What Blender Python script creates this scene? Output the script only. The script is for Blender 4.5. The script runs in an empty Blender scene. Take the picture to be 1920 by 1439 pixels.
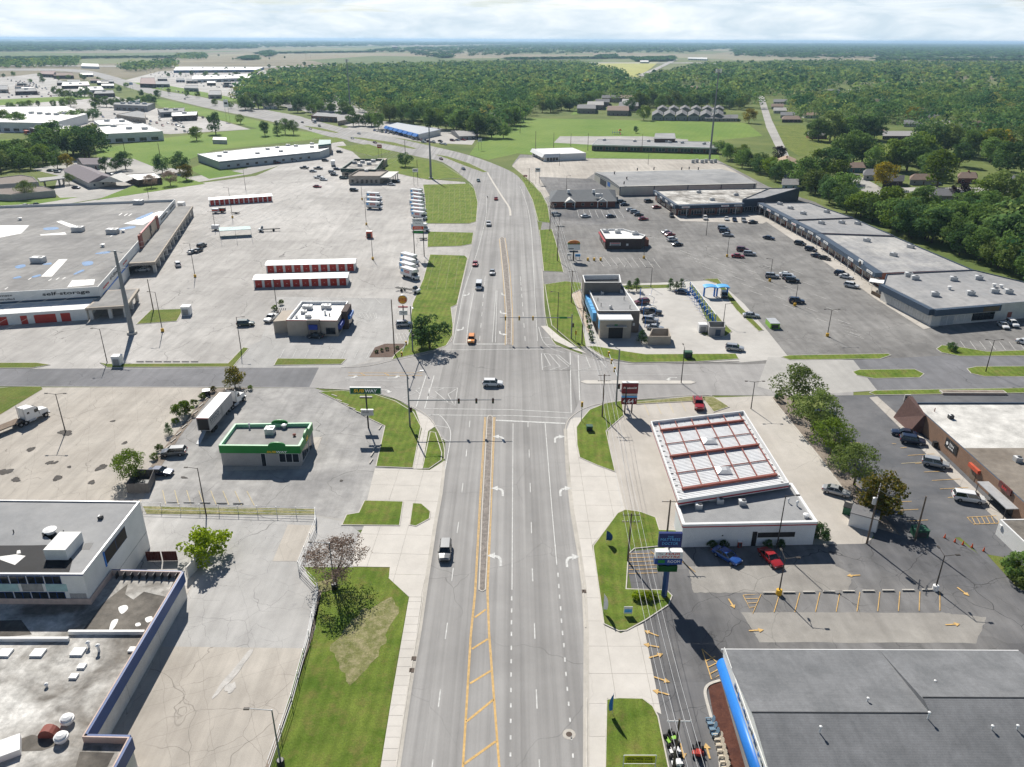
import bpy,bmesh,math,random
import numpy as np
from mathutils import Vector,Matrix
random.seed(7)
R=math.radians
sc=bpy.context.scene
COL=sc.collection
# ---------------------------------------------------------------- camera
F_PX,CAM_H,PW,PH,HOR=1440.0,73.0,1920.0,1439.0,75.0
PITCH=math.atan((PH/2-HOR)/F_PX)
ROLL=R(0.24)
cam_d=bpy.data.cameras.new('camera')
cam=bpy.data.objects.new('camera',cam_d)
COL.objects.link(cam)
cam.location=(0,0,CAM_H)
cam_d.sensor_fit='HORIZONTAL'
cam_d.sensor_width=36.0
cam_d.lens=36.0*F_PX/PW
cam_d.clip_start=0.5
cam_d.clip_end=90000
_cp,_sp=math.cos(PITCH),math.sin(PITCH)
_r=Vector((math.cos(ROLL),_sp*math.sin(ROLL),_cp*math.sin(ROLL)))
_u=Vector((-math.sin(ROLL),_sp*math.cos(ROLL),_cp*math.cos(ROLL)))
_f=Vector((0,_cp,-_sp))
_m=Matrix((_r,_u,-_f)).transposed().to_4x4()
_m.translation=Vector((0,0,CAM_H))
cam.matrix_world=_m
sc.camera=cam
# ---------------------------------------------------------------- sky and sun
SUN_AZ,SUN_EL=R(-19.3),R(40.5)
world=bpy.data.worlds.new('World')
sc.world=world
world.use_nodes=True
wt=world.node_tree
wt.nodes.clear()
def wn(t,**k):
 n=wt.nodes.new(t)
 for a,b in k.items():
  setattr(n,a,b)
 return n
sky=wn('ShaderNodeTexSky',sky_type='NISHITA',sun_disc=False,sun_elevation=SUN_EL,sun_rotation=SUN_AZ)
sky.air_density,sky.dust_density,sky.ozone_density=1.0,0.15,2.0
tc=wn('ShaderNodeTexCoord')
sep=wn('ShaderNodeSeparateXYZ')
wt.links.new(tc.outputs['Generated'],sep.inputs[0])
def wmath(op,a,b=None):
 n=wn('ShaderNodeMath',operation=op)
 for i,v in enumerate((a,b)):
  if v is None:continue
  if isinstance(v,(int,float)):n.inputs[i].default_value=v
  else:wt.links.new(v,n.inputs[i])
 return n.outputs[0]
zc=wmath('ADD',wmath('MAXIMUM',sep.outputs[2],0.0),0.06)
cu=wn('ShaderNodeCombineXYZ')
wt.links.new(wmath('DIVIDE',sep.outputs[0],zc),cu.inputs[0])
wt.links.new(wmath('DIVIDE',sep.outputs[1],zc),cu.inputs[1])
n1=wn('ShaderNodeTexNoise');n1.inputs['Scale'].default_value=0.42;n1.inputs['Detail'].default_value=7;n1.inputs['Roughness'].default_value=0.6
n2=wn('ShaderNodeTexNoise');n2.inputs['Scale'].default_value=1.0;n2.inputs['Detail'].default_value=8;n2.inputs['Roughness'].default_value=0.62
n2.inputs['Distortion'].default_value=0.5
wt.links.new(cu.outputs[0],n1.inputs['Vector']);mpv=wn('ShaderNodeMapping');mpv.inputs['Scale'].default_value=(9,9,42);wt.links.new(tc.outputs['Generated'],mpv.inputs[0]);wt.links.new(mpv.outputs[0],n2.inputs['Vector'])
cover=wmath('ADD',n1.outputs[0],wmath('DIVIDE',0.042,zc))
cr=wn('ShaderNodeMapRange');cr.inputs['From Min'].default_value=0.7;cr.inputs['From Max'].default_value=0.9
wt.links.new(cover,cr.inputs['Value'])
tone=wn('ShaderNodeValToRGB')
tone.color_ramp.elements[0].position=0.36;tone.color_ramp.elements[0].color=(9.8,11.6,13.0,1)
tone.color_ramp.elements[1].position=0.66;tone.color_ramp.elements[1].color=(15.4,16.0,16.4,1)
wt.links.new(n2.outputs[0],tone.inputs[0])
mx=wn('ShaderNodeMixRGB')
wt.links.new(cr.outputs[0],mx.inputs[0]);wt.links.new(sky.outputs[0],mx.inputs[1]);wt.links.new(tone.outputs[0],mx.inputs[2])
bg=wn('ShaderNodeBackground');bg.inputs['Strength'].default_value=0.05
wt.links.new(mx.outputs[0],bg.inputs['Color'])
wo=wn('ShaderNodeOutputWorld')
wt.links.new(bg.outputs[0],wo.inputs['Surface'])
sun_d=bpy.data.lights.new('sun','SUN')
sun_d.energy,sun_d.angle,sun_d.color=5.0,R(0.53),(1.0,0.95,0.87)
sun=bpy.data.objects.new('sun',sun_d)
COL.objects.link(sun)
_s=Vector((math.sin(SUN_AZ)*math.cos(SUN_EL),math.cos(SUN_AZ)*math.cos(SUN_EL),math.sin(SUN_EL)))
sun.rotation_euler=(-_s).to_track_quat('-Z','Y').to_euler()
sun.location=_s*200
vs=sc.view_settings
sc.display_settings.display_device='sRGB'
vs.view_transform,vs.look,vs.exposure,vs.gamma='Standard','None',0.48,1.0
vs.use_curve_mapping=False
sc.cycles.use_denoising=True
sc.cycles.max_bounces=5
sc.cycles.diffuse_bounces=2
sc.cycles.glossy_bounces=2
sc.cycles.transmission_bounces=3
sc.cycles.transparent_max_bounces=6
sc.cycles.volume_bounces=0
sc.cycles.use_adaptive_sampling=True
sc.cycles.adaptive_threshold=0.02
sc.cycles.caustics_reflective=False
sc.cycles.caustics_refractive=False
# ---------------------------------------------------------------- pixel -> place
def ray(x,y):
 u,v=(x-PW/2)/F_PX,(PH/2-y)/F_PX
 return _r*u+_u*v+_f
def P(x,y,z=0.0):
 d=ray(x,y)
 t=(z-CAM_H)/d.z
 return Vector((d.x*t,d.y*t,z))
def HT(xb,yb,xt,yt):
 b,d=P(xb,yb),ray(xt,yt)
 return CAM_H+b.y/d.y*d.z
def PX(pts,z=0.0):
 return[P(a,b,z)for a,b in pts]
def unit(v):
 return v/max(v.length,1e-9)
def smooth(pts,n=4,closed=True):
 out,m=[],len(pts)
 rng=range(m)if closed else range(m-1)
 for i in rng:
  if closed:
   a,b,c,d=(pts[(i+k)%m]for k in(-1,0,1,2))
  else:
   a,b,c,d=pts[max(i-1,0)],pts[i],pts[i+1],pts[min(i+2,m-1)]
  for k in range(n):
   t=k/n
   out.append(0.5*(2*b+(c-a)*t+(2*a-5*b+4*c-d)*t*t+(3*b-a-3*c+d)*t**3))
 if not closed:
  out.append(pts[-1])
 return out
def area2(p):
 return sum(p[i].x*p[(i+1)%len(p)].y-p[(i+1)%len(p)].x*p[i].y for i in range(len(p)))
def ccw(p):
 return p if area2(p)>0 else p[::-1]
def inset(p,d):
 p=ccw(p)
 out,m=[],len(p)
 for i in range(m):
  a,b,c=p[i-1],p[i],p[(i+1)%m]
  e1,e2=unit(Vector((b.x-a.x,b.y-a.y))),unit(Vector((c.x-b.x,c.y-b.y)))
  n1,n2=Vector((-e1.y,e1.x)),Vector((-e2.y,e2.x))
  n=n1+n2
  k=max(n.dot(n1),0.5)
  out.append(Vector((b.x+n.x*d/k,b.y+n.y*d/k,b.z)))
 return out
# ---------------------------------------------------------------- mesh building
class MB:
 def __init__(s):
  s.v,s.f,s.m=[],[],[]
 def add(s,vs,fs,m=0):
  k=len(s.v)
  s.v+=[tuple(v)for v in vs]
  for f in fs:
   s.f.append(tuple(i+k for i in f));s.m.append(m)
  return s
 def poly(s,pts,m=0):
  return s.add(pts,[tuple(range(len(pts)))],m)
 def prism(s,pts,z0,z1,m=0,bottom=True):
  p=ccw(pts);n=len(p)
  vs=[(q.x,q.y,z0)for q in p]+[(q.x,q.y,z1)for q in p]
  fs=[tuple(range(n,2*n))]+[(i,(i+1)%n,n+(i+1)%n,n+i)for i in range(n)]
  if bottom:fs.append(tuple(range(n-1,-1,-1)))
  return s.add(vs,fs,m)
 def box(s,c,size,rz=0.0,m=0,tilt=None):
  x,y,z=size
  M_=Matrix.Rotation(rz,3,'Z')
  if tilt is not None:M_=M_@tilt
  c=Vector(c)
  vs=[c+M_@Vector((a*x/2,b*y/2,d*z))for d in(0,1)for a,b in((-1,-1),(1,-1),(1,1),(-1,1))]
  return s.add(vs,[(3,2,1,0),(4,5,6,7),(0,1,5,4),(1,2,6,5),(2,3,7,6),(3,0,4,7)],m)
 def tube(s,a,b,r0,r1=None,n=8,m=0,cap=True):
  a,b=Vector(a),Vector(b);r1=r0 if r1 is None else r1
  d=unit(b-a)
  x=d.cross(Vector((0,0,1)))
  x=unit(x)if x.length>1e-4 else Vector((1,0,0))
  y=d.cross(x)
  vs=[]
  for p,r in((a,r0),(b,r1)):
   for i in range(n):
    t=2*math.pi*i/n
    vs.append(p+x*(r*math.cos(t))+y*(r*math.sin(t)))
  fs=[(i,n+i,n+(i+1)%n,(i+1)%n)for i in range(n)]
  if cap:fs+=[tuple(range(n)),tuple(range(2*n-1,n-1,-1))]
  return s.add(vs,fs,m)
 def path(s,pts,r,n=6,m=0):
  for a,b in zip(pts[:-1],pts[1:]):s.tube(a,b,r,r,n,m)
  return s
 def lathe(s,c,prof,n=12,m=0):
  c=Vector(c);vs=[]
  for r,z in prof:
   for i in range(n):
    t=2*math.pi*i/n
    vs.append((c.x+r*math.cos(t),c.y+r*math.sin(t),c.z+z))
  fs=[]
  for k in range(len(prof)-1):
   for i in range(n):
    j=(i+1)%n
    fs.append((k*n+i,k*n+j,(k+1)*n+j,(k+1)*n+i))
  fs+=[tuple(range(n-1,-1,-1)),tuple(range((len(prof)-1)*n,len(prof)*n))]
  return s.add(vs,fs,m)
 def build(s,name,mats,parent=None,smooth_=False,origin=None):
  me=bpy.data.meshes.new(name)
  off=Vector((0,0,0))
  if parent is not None:
   q=parent
   while q is not None:
    off+=q.location;q=q.parent
  o=bpy.data.objects.new(name,me)
  if origin is not None:
   o.location=Vector(origin)-off;off=Vector(origin)
  me.from_pydata([(v[0]-off.x,v[1]-off.y,v[2]-off.z)for v in s.v],[],s.f)
  if not isinstance(mats,(list,tuple)):mats=[mats]
  for m in mats:me.materials.append(m)
  if len(mats)>1:me.polygons.foreach_set('material_index',s.m)
  if smooth_:me.polygons.foreach_set('use_smooth',[True]*len(s.f))
  me.update()
  COL.objects.link(o)
  if parent is not None:o.parent=parent
  return o
def thing(name,loc,label,cat,group=None,rz=0.0):
 o=bpy.data.objects.new(name,None)
 o.empty_display_size=0.3
 COL.objects.link(o)
 o.location=loc;o.rotation_euler[2]=rz
 o['label']=label;o['category']=cat
 if group:o['group']=group
 return o
def tag(o,label,cat,group=None):
 o['label']=label;o['category']=cat
 if group:o['group']=group
 return o
def struct(o,kind='structure'):
 o['kind']=kind
 return o
def clone(o,parent=None):
 c=o.copy();COL.objects.link(c)
 if parent is not None:
  c.parent=parent
 for ch in o.children:
  clone(ch,c)
 return c
def text_mesh(body,size=1.0,ext=0.01,bold=0.0,sx=1.0,shear=0.0,font_spacing=1.0):
 cu_=bpy.data.curves.new('txt','FONT')
 cu_.body,cu_.size,cu_.extrude,cu_.offset=body,size,ext,bold
 cu_.align_x,cu_.align_y,cu_.resolution_u='CENTER','CENTER',2
 cu_.shear,cu_.space_character=shear,font_spacing
 o=bpy.data.objects.new('txt',cu_)
 me=bpy.data.meshes.new_from_object(o)
 bpy.data.objects.remove(o);bpy.data.curves.remove(cu_)
 if sx!=1.0:
  for v in me.vertices:v.co.x*=sx
 return me
def text(body,loc,width,height,right,up,mat,parent,name='lettering',bold=0.0,shear=0.0,ext=0.02):
 me=text_mesh(body,1.0,0.0,bold,1.0,shear)
 co=np.empty(len(me.vertices)*3);me.vertices.foreach_get('co',co);co=co.reshape(-1,3)
 lo,hi=co.min(0),co.max(0)
 c=(lo+hi)/2;d=np.maximum(hi-lo,1e-6)
 right,up=unit(Vector(right)),unit(Vector(up));nrm=right.cross(up)
 off=Vector((0,0,0));q=parent
 while q is not None:off+=q.location;q=q.parent
 L=Vector(loc)-off
 k=np.array(L)+np.outer((co[:,0]-c[0])/d[0]*width,right)+np.outer((co[:,1]-c[1])/d[1]*height,up)+np.array(nrm)*ext
 me.vertices.foreach_set('co',k.ravel());me.update()
 me.materials.clear();me.materials.append(mat)
 o=bpy.data.objects.new(name,me);COL.objects.link(o)
 if parent is not None:o.parent=parent
 return o
# ---------------------------------------------------------------- materials
MATS={}
def node_mat(name):
 m=bpy.data.materials.new(name);m.use_nodes=True
 nt=m.node_tree;b=nt.nodes['Principled BSDF']
 return m,nt,b
class NT:
 def __init__(s,nt):s.nt=nt
 def n(s,t,**k):
  q=s.nt.nodes.new(t)
  for a,b in k.items():setattr(q,a,b)
  return q
 def l(s,a,b):s.nt.links.new(a,b)
 def math(s,op,a,b=None,clamp=False):
  q=s.n('ShaderNodeMath',operation=op,use_clamp=clamp)
  for i,v in enumerate((a,b)):
   if v is None:continue
   if isinstance(v,(int,float)):q.inputs[i].default_value=v
   else:s.l(v,q.inputs[i])
  return q.outputs[0]
 def noise(s,vec,scale,detail=4,rough=0.55,dist=0.0):
  q=s.n('ShaderNodeTexNoise')
  q.inputs['Scale'].default_value=scale;q.inputs['Detail'].default_value=detail
  q.inputs['Roughness'].default_value=rough;q.inputs['Distortion'].default_value=dist
  if vec is not None:s.l(vec,q.inputs['Vector'])
  return q.outputs[0]
 def map(s,v,a,b,c,d):
  q=s.n('ShaderNodeMapRange')
  for i,k in enumerate((a,b,c,d)):q.inputs[i+1].default_value=k
  s.l(v,q.inputs[0]);return q.outputs[0]
 def mix(s,f,a,b,mode='MIX'):
  q=s.n('ShaderNodeMixRGB',blend_type=mode)
  for i,v in enumerate((f,a,b)):
   if isinstance(v,(int,float)):q.inputs[i].default_value=v
   elif isinstance(v,(tuple,list)):q.inputs[i].default_value=(v[0],v[1],v[2],1)
   else:s.l(v,q.inputs[i])
  return q.outputs[0]
 def scalev(s,vec,sc_,rz=0.0):
  q=s.n('ShaderNodeMapping');q.inputs['Scale'].default_value=sc_;q.inputs['Rotation'].default_value[2]=rz
  s.l(vec,q.inputs[0]);return q.outputs[0]
 def bump(s,h,strength,dist,b):
  q=s.n('ShaderNodeBump');q.inputs['Strength'].default_value=strength;q.inputs['Distance'].default_value=dist
  s.l(h,q.inputs['Height']);s.l(q.outputs[0],b.inputs['Normal'])
def mul(c,k):return tuple(min(x*k,1.0)for x in c)
def M(name,c,rough=0.75,var=0.18,scale=1.2,metal=0.0,spec=0.3,fine=0.1,bump=0.0):
 """painted or plain surface with soft blotches and a little grime"""
 if name in MATS:return MATS[name]
 m,nt,b=node_mat(name);t=NT(nt)
 tc_=t.n('ShaderNodeTexCoord').outputs['Object']
 a=t.noise(tc_,scale,5,0.6);f=t.noise(tc_,scale*14,3)
 v=t.math('ADD',t.map(a,0.3,0.7,1-var,1+var*0.5),t.map(f,0.3,0.7,-fine,fine))
 q=t.n('ShaderNodeVectorMath',operation='SCALE');q.inputs[0].default_value=c[:3];t.l(v,q.inputs['Scale'])
 t.l(q.outputs[0],b.inputs['Base Color'])
 b.inputs['Roughness'].default_value=rough;b.inputs['Metallic'].default_value=metal
 b.inputs['Specular IOR Level'].default_value=spec
 if bump:t.bump(f,0.5,bump,b)
 MATS[name]=m;return m
def flatm(name,c,rough=0.5,metal=0.0,spec=0.4,coat=0.0):
 if name in MATS:return MATS[name]
 m,nt,b=node_mat(name)
 b.inputs['Base Color'].default_value=(*c[:3],1);b.inputs['Roughness'].default_value=rough
 b.inputs['Metallic'].default_value=metal;b.inputs['Specular IOR Level'].default_value=spec
 b.inputs['Coat Weight'].default_value=coat;b.inputs['Coat Roughness'].default_value=0.08
 MATS[name]=m;return m
def ground(name,c,c2,blotch=0.05,var=0.16,grit=0.10,cracks=None,streak=None,patches=None,stains=None,joints=None,bump=0.004,rough=0.9,spec=0.25):
 """paving: two tones in blotches, grit, long streaks (angle, stretch, amount), cracks (scale, width, strength),
       repaired patches (scale, amount), oil stains (scale, threshold, amount)"""
 if name in MATS:return MATS[name]
 m,nt,b=node_mat(name);t=NT(nt)
 g=t.n('ShaderNodeNewGeometry').outputs['Position']
 a=t.noise(g,blotch,4,0.62,0.4)
 col=t.mix(t.map(a,0.36,0.64,0,1),c,c2)
 a2=t.noise(g,blotch*7.3,4,0.65)
 col=t.mix(1.0,col,t.map(a2,0.25,0.75,1-var,1+var),'MULTIPLY')
 if streak:
  ang,st,am=streak[:3]
  vec=t.scalev(g,(1.0,1.0/st,1),ang)
  s1=t.noise(vec,streak[3]if len(streak)>3 else 0.55,3,0.6)
  col=t.mix(1.0,col,t.map(s1,0.3,0.7,1-am,1+am*0.7),'MULTIPLY')
 if patches:
  vo=t.n('ShaderNodeTexVoronoi',feature='F1',distance='CHEBYCHEV');vo.inputs['Scale'].default_value=patches[0]
  t.l(g,vo.inputs['Vector'])
  se=t.n('ShaderNodeSeparateColor');t.l(vo.outputs['Color'],se.inputs[0])
  col=t.mix(1.0,col,t.map(se.outputs[0],0,1,1-patches[1],1+patches[1]*0.5),'MULTIPLY')
 if stains:
  s2=t.noise(g,stains[0],5,0.7,0.3)
  col=t.mix(t.map(s2,stains[1],stains[1]+0.1,0,stains[2]),col,mul(c,0.3))
 if cracks:
  for k,(cs,w,stg)in enumerate(cracks if isinstance(cracks[0],tuple)else[cracks]):
   wv=t.n('ShaderNodeVectorMath',operation='ADD')
   wob=t.n('ShaderNodeTexNoise');wob.inputs['Scale'].default_value=cs*3.0;wob.inputs["Detail"].default_value=2
   t.l(g,wob.inputs['Vector'])
   sc2=t.n('ShaderNodeVectorMath',operation='SCALE');sc2.inputs['Scale'].default_value=0.2/cs
   t.l(wob.outputs['Color'],sc2.inputs[0]);t.l(g,wv.inputs[0]);t.l(sc2.outputs[0],wv.inputs[1])
   vo=t.n('ShaderNodeTexVoronoi',feature='DISTANCE_TO_EDGE');vo.inputs['Scale'].default_value=cs
   t.l(wv.outputs[0],vo.inputs['Vector'])
   gap=t.noise(g,cs*0.8,1)
   e=t.math('MULTIPLY',t.map(vo.outputs['Distance'],0,w*cs,1,0),t.map(gap,0.42,0.58,0,stg))
   col=t.mix(e,col,mul(c,0.25))
 if joints:
  sp_,ang,stg=joints
  wv=t.n('ShaderNodeVectorMath',operation='ADD');wob=t.n('ShaderNodeTexNoise');wob.inputs['Scale'].default_value=0.25;wob.inputs['Detail'].default_value=3
  t.l(g,wob.inputs['Vector']);t.l(t.scalev(g,(1,1,1),ang),wv.inputs[0]);t.l(wob.outputs['Color'],wv.inputs[1])
  sx=t.n('ShaderNodeSeparateXYZ');t.l(wv.outputs[0],sx.inputs[0])
  for k,dm in((0,sp_[0]),(1,sp_[1])):
   fr=t.math('ABSOLUTE',t.math('SUBTRACT',t.math('FRACT',t.math('DIVIDE',sx.outputs[k],dm)),0.5))
   col=t.mix(t.map(fr,0.0,0.06/dm,stg,0),col,mul(c,0.4))
 gr=t.noise(g,9.0,2,0.8)
 col=t.mix(1.0,col,t.map(gr,0.25,0.75,1-grit,1+grit),'MULTIPLY')
 t.l(col,b.inputs['Base Color'])
 b.inputs['Roughness'].default_value=rough;b.inputs['Specular IOR Level'].default_value=spec
 if bump:t.bump(gr,0.6,bump,b)
 MATS[name]=m;return m
def grass(name,c,c2,dry=(0.20,0.17,0.06),dryness=0.0,mow=None,blotch=0.12):
 if name in MATS:return MATS[name]
 m,nt,b=node_mat(name);t=NT(nt)
 g=t.n('ShaderNodeNewGeometry').outputs['Position']
 col=t.mix(t.map(t.noise(g,blotch,8,0.65,0.3),0.34,0.66,0,1),c,c2)
 if dryness:col=t.mix(t.map(t.noise(g,blotch*2.2,7,0.7),0.62-dryness*0.25,0.8-dryness*0.2,0,0.8),col,dry)
 if mow:
  w=t.n('ShaderNodeTexWave',wave_type='BANDS',bands_direction='X');w.inputs['Scale'].default_value=mow[1]
  w.inputs['Distortion'].default_value=2.0;w.inputs['Detail'].default_value=2;w.inputs['Detail Scale'].default_value=0.4
  t.l(t.scalev(g,(1,1,1),mow[0]),w.inputs['Vector'])
  col=t.mix(1.0,col,t.map(w.outputs['Fac'],0,1,1-mow[2],1+mow[2]),'MULTIPLY')
 fi=t.noise(g,4.0,6,0.85);fi2=t.noise(g,22.0,3,0.8)
 col=t.mix(1.0,col,t.map(fi,0.25,0.75,0.55,1.45),'MULTIPLY')
 col=t.mix(1.0,col,t.map(fi2,0.25,0.75,0.75,1.25),'MULTIPLY')
 t.l(col,b.inputs['Base Color']);b.inputs['Roughness'].default_value=0.95;b.inputs['Specular IOR Level'].default_value=0.1
 t.bump(t.math('ADD',fi,t.math('MULTIPLY',fi2,0.5)),0.9,0.12,b)
 MATS[name]=m;return m
# ================================================================ the setting: ground, roads, lots
ASPH_ROAD=ground('road_asphalt',(0.255,0.248,0.24),(0.315,0.307,0.297),0.03,0.07,0.07,cracks=(0.05,0.05,0.5),streak=(0.0,90,0.3,0.55),joints=((3.7,400.0),0.0,0.16))
ASPH_STREET=ground('street_asphalt',(0.28,0.27,0.262),(0.35,0.34,0.33),0.04,0.10,0.08,cracks=((0.06,0.06,0.6),),streak=(R(90),40,0.10))
ASPH_DARKST=ground('dark_street_asphalt',(0.145,0.147,0.155),(0.20,0.20,0.21),0.05,0.10,0.08,cracks=((0.11,0.06,0.7),),streak=(R(90),30,0.12))
LOT_LIGHT=ground('pale_lot_asphalt',(0.345,0.33,0.312),(0.455,0.438,0.415),0.018,0.15,0.08,cracks=((0.05,0.12,0.9),(0.16,0.06,0.6)),streak=(R(62),9,0.13),patches=(0.02,0.12),stains=(0.12,0.62,0.35),joints=((14.0,17.0),R(12),0.5))
LOT_GREY=ground('grey_lot_asphalt',(0.165,0.160,0.154),(0.25,0.243,0.232),0.03,0.2,0.10,cracks=((0.07,0.08,0.8),(0.2,0.05,0.5)),streak=(R(-35),8,0.18),stains=(0.15,0.61,0.4),joints=((16.0,19.0),R(-38),0.25),patches=(0.03,0.12))
LOT_BK=ground('restaurant_lot_asphalt',(0.33,0.325,0.315),(0.42,0.41,0.395),0.03,0.12,0.08,cracks=((0.07,0.06,0.8),(0.25,0.04,0.5)),streak=(R(-28),14,0.12),stains=(0.14,0.64,0.35),joints=((9.0,11.0),R(-26),0.25))
LOT_TAN=ground('tan_concrete_lot',(0.35,0.318,0.278),(0.47,0.435,0.385),0.03,0.12,0.08,cracks=((0.055,0.05,0.6),(0.17,0.04,0.6)),streak=(R(-28),22,0.16),stains=(0.16,0.67,0.7),joints=((4.6,5.2),R(-26),0.3))
LOT_SUB=ground('worn_lot_asphalt',(0.25,0.245,0.24),(0.38,0.37,0.355),0.07,0.18,0.10,cracks=((0.08,0.07,0.8),),streak=(R(-30),9,0.15),stains=(0.18,0.68,0.6))
LOT_DARK=ground('dark_lot_asphalt',(0.115,0.115,0.12),(0.20,0.195,0.19),0.035,0.16,0.10,cracks=((0.10,0.06,1.0),(0.23,0.04,0.6)),streak=(R(80),7,0.2),patches=(0.05,0.15),stains=(0.2,0.64,0.4))
LOT_MID=ground('faded_lot_asphalt',(0.24,0.225,0.205),(0.31,0.295,0.27),0.06,0.14,0.09,cracks=((0.10,0.05,0.7),),streak=(R(85),9,0.10))
LOT_SEAL=ground('sealed_lot_asphalt',(0.085,0.09,0.10),(0.155,0.155,0.16),0.05,0.18,0.08,cracks=((0.12,0.05,0.5),),stains=(0.25,0.66,0.0))
LOT_BASE=ground('old_lot_paving',(0.30,0.29,0.27),(0.40,0.385,0.36),0.03,0.14,0.1)
CONC=ground('pale_concrete',(0.49,0.462,0.42),(0.57,0.54,0.495),0.06,0.07,0.05,cracks=(0.10,0.03,0.25),stains=(0.3,0.7,0.15),bump=0.002)
CONC_LOT=ground('forecourt_concrete',(0.395,0.365,0.325),(0.48,0.45,0.41),0.035,0.10,0.06,cracks=((0.075,0.05,0.5),),streak=(R(-25),10,0.06),stains=(0.2,0.70,0.4))
CONC_WASH=ground('wash_concrete',(0.42,0.402,0.375),(0.50,0.482,0.45),0.05,0.08,0.05,stains=(0.2,0.7,0.3))
KERB=M('kerb_concrete',(0.52,0.49,0.44),0.9,0.15,0.8,fine=0.12)
TERR_Y=1600.0
GRASS=grass('lawn_grass',(0.095,0.14,0.026),(0.165,0.195,0.045),dryness=0.45,mow=(R(8),0.28,0.04))
GRASS_LUSH=grass('green_lawn_grass',(0.085,0.145,0.018),(0.175,0.225,0.042),dryness=0.5,mow=(R(4),0.22,0.08),blotch=0.2)
GRASS_DRY=grass('dry_grass',(0.13,0.15,0.04),(0.27,0.26,0.12),dry=(0.38,0.33,0.2),dryness=0.7,blotch=0.4)
FIELD_G=grass('school_field_grass',(0.12,0.205,0.036),(0.18,0.25,0.055),blotch=0.02,mow=(R(20),0.06,0.03))
MULCH=ground('mulch',(0.085,0.055,0.042),(0.13,0.085,0.065),0.5,0.3,0.3,bump=0.05)
MULCH_RED=ground('red_mulch',(0.075,0.028,0.02),(0.115,0.045,0.03),0.8,0.3,0.3,bump=0.05)
LEAF_DIRT=ground('leafy_dirt',(0.17,0.14,0.115),(0.27,0.225,0.185),0.5,0.35,0.3,bump=0.05)
PEBBLE=ground('median_gravel',(0.17,0.152,0.135),(0.28,0.25,0.225),1.2,0.4,0.4,bump=0.08)
WHITE_P=M('white_road_paint',(0.58,0.58,0.56),0.8,0.3,2.0,fine=0.3)
FADE_P=M('faded_white_paint',(0.60,0.59,0.56),0.85,0.25,1.5,fine=0.3)
GRASS_LINE=M('worn_line',(0.24,0.26,0.12),0.9,0.4,0.6,fine=0.4)
YEL_P=M('yellow_road_paint',(0.60,0.39,0.15),0.85,0.3,2.0,fine=0.3)
FADE_YEL=M('faded_yellow_paint',(0.55,0.46,0.27),0.85,0.2,2.0,fine=0.25)
def terrain_mat():
 m,nt,b=node_mat('terrain_land');t=NT(nt)
 g=t.n('ShaderNodeNewGeometry').outputs['Position']
 near=t.mix(t.map(t.noise(g,0.02,8,0.65),0.35,0.65,0,1),(0.085,0.125,0.032),(0.16,0.185,0.058))
 vo=t.n('ShaderNodeTexVoronoi',feature='F1',distance='MANHATTAN');vo.inputs['Scale'].default_value=0.0013
 t.l(t.scalev(g,(1.0,0.55,1),R(12)),vo.inputs['Vector'])
 se=t.n('ShaderNodeSeparateColor');t.l(vo.outputs['Color'],se.inputs[0])
 ra=t.n('ShaderNodeValToRGB');ra.color_ramp.interpolation='CONSTANT'
 cols=[(0,(0.25,0.22,0.15)),(0.25,(0.17,0.19,0.09)),(0.45,(0.22,0.195,0.135)),(0.68,(0.27,0.25,0.17)),(0.84,(0.12,0.155,0.06))]
 for k,(p_,c_)in enumerate(cols):
  e=ra.color_ramp.elements[k]if k<2 else ra.color_ramp.elements.new(p_)
  e.position=p_;e.color=(*c_,1)
 t.l(se.outputs[0],ra.inputs[0])
 far=t.mix(1.0,ra.outputs[0],t.map(t.noise(g,0.006,6,0.6),0.3,0.7,0.8,1.15),'MULTIPLY')
 sp_=t.n('ShaderNodeSeparateXYZ');t.l(g,sp_.inputs[0])
 k=t.math('ADD',sp_.outputs[1],t.map(t.noise(g,0.004,3),0,1,-300,300))
 col=t.mix(t.map(k,1500,1650,0,1),near,far)
 col=t.mix(1.0,col,t.map(t.noise(g,1.2,5,0.8),0.25,0.75,0.7,1.3),'MULTIPLY')
 t.l(col,b.inputs['Base Color']);b.inputs['Roughness'].default_value=0.95;b.inputs['Specular IOR Level'].default_value=0.1
 return m
struct(MB().poly([(-45000,-400,0),(45000,-400,0),(45000,45000,0),(-45000,45000,0)]).build('terrain',terrain_mat()))
NSHEET=[0]
def sheet(name,px,mat,lev,sm=0,kind='structure',parent=None,world=False):
 NSHEET[0]+=1
 z=0.006*lev+0.0008*(NSHEET[0]%7)
 p=[Vector((q.x,q.y,z))for q in(px if world else PX(px))]
 if sm:p=smooth(p,sm)
 o=MB().poly(ccw(p)).build(name,mat,parent)
 if parent is None:struct(o,kind)
 return o
def ragged(px,amp=0.35,n=9,seed=1):
 rg=random.Random(seed);p=PX(px);out=[]
 for i in range(len(p)):
  for k in range(n):out.append(p[i].lerp(p[(i+1)%len(p)],k/n)+Vector((rg.gauss(0,amp),rg.gauss(0,amp),0)))
 return out
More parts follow.
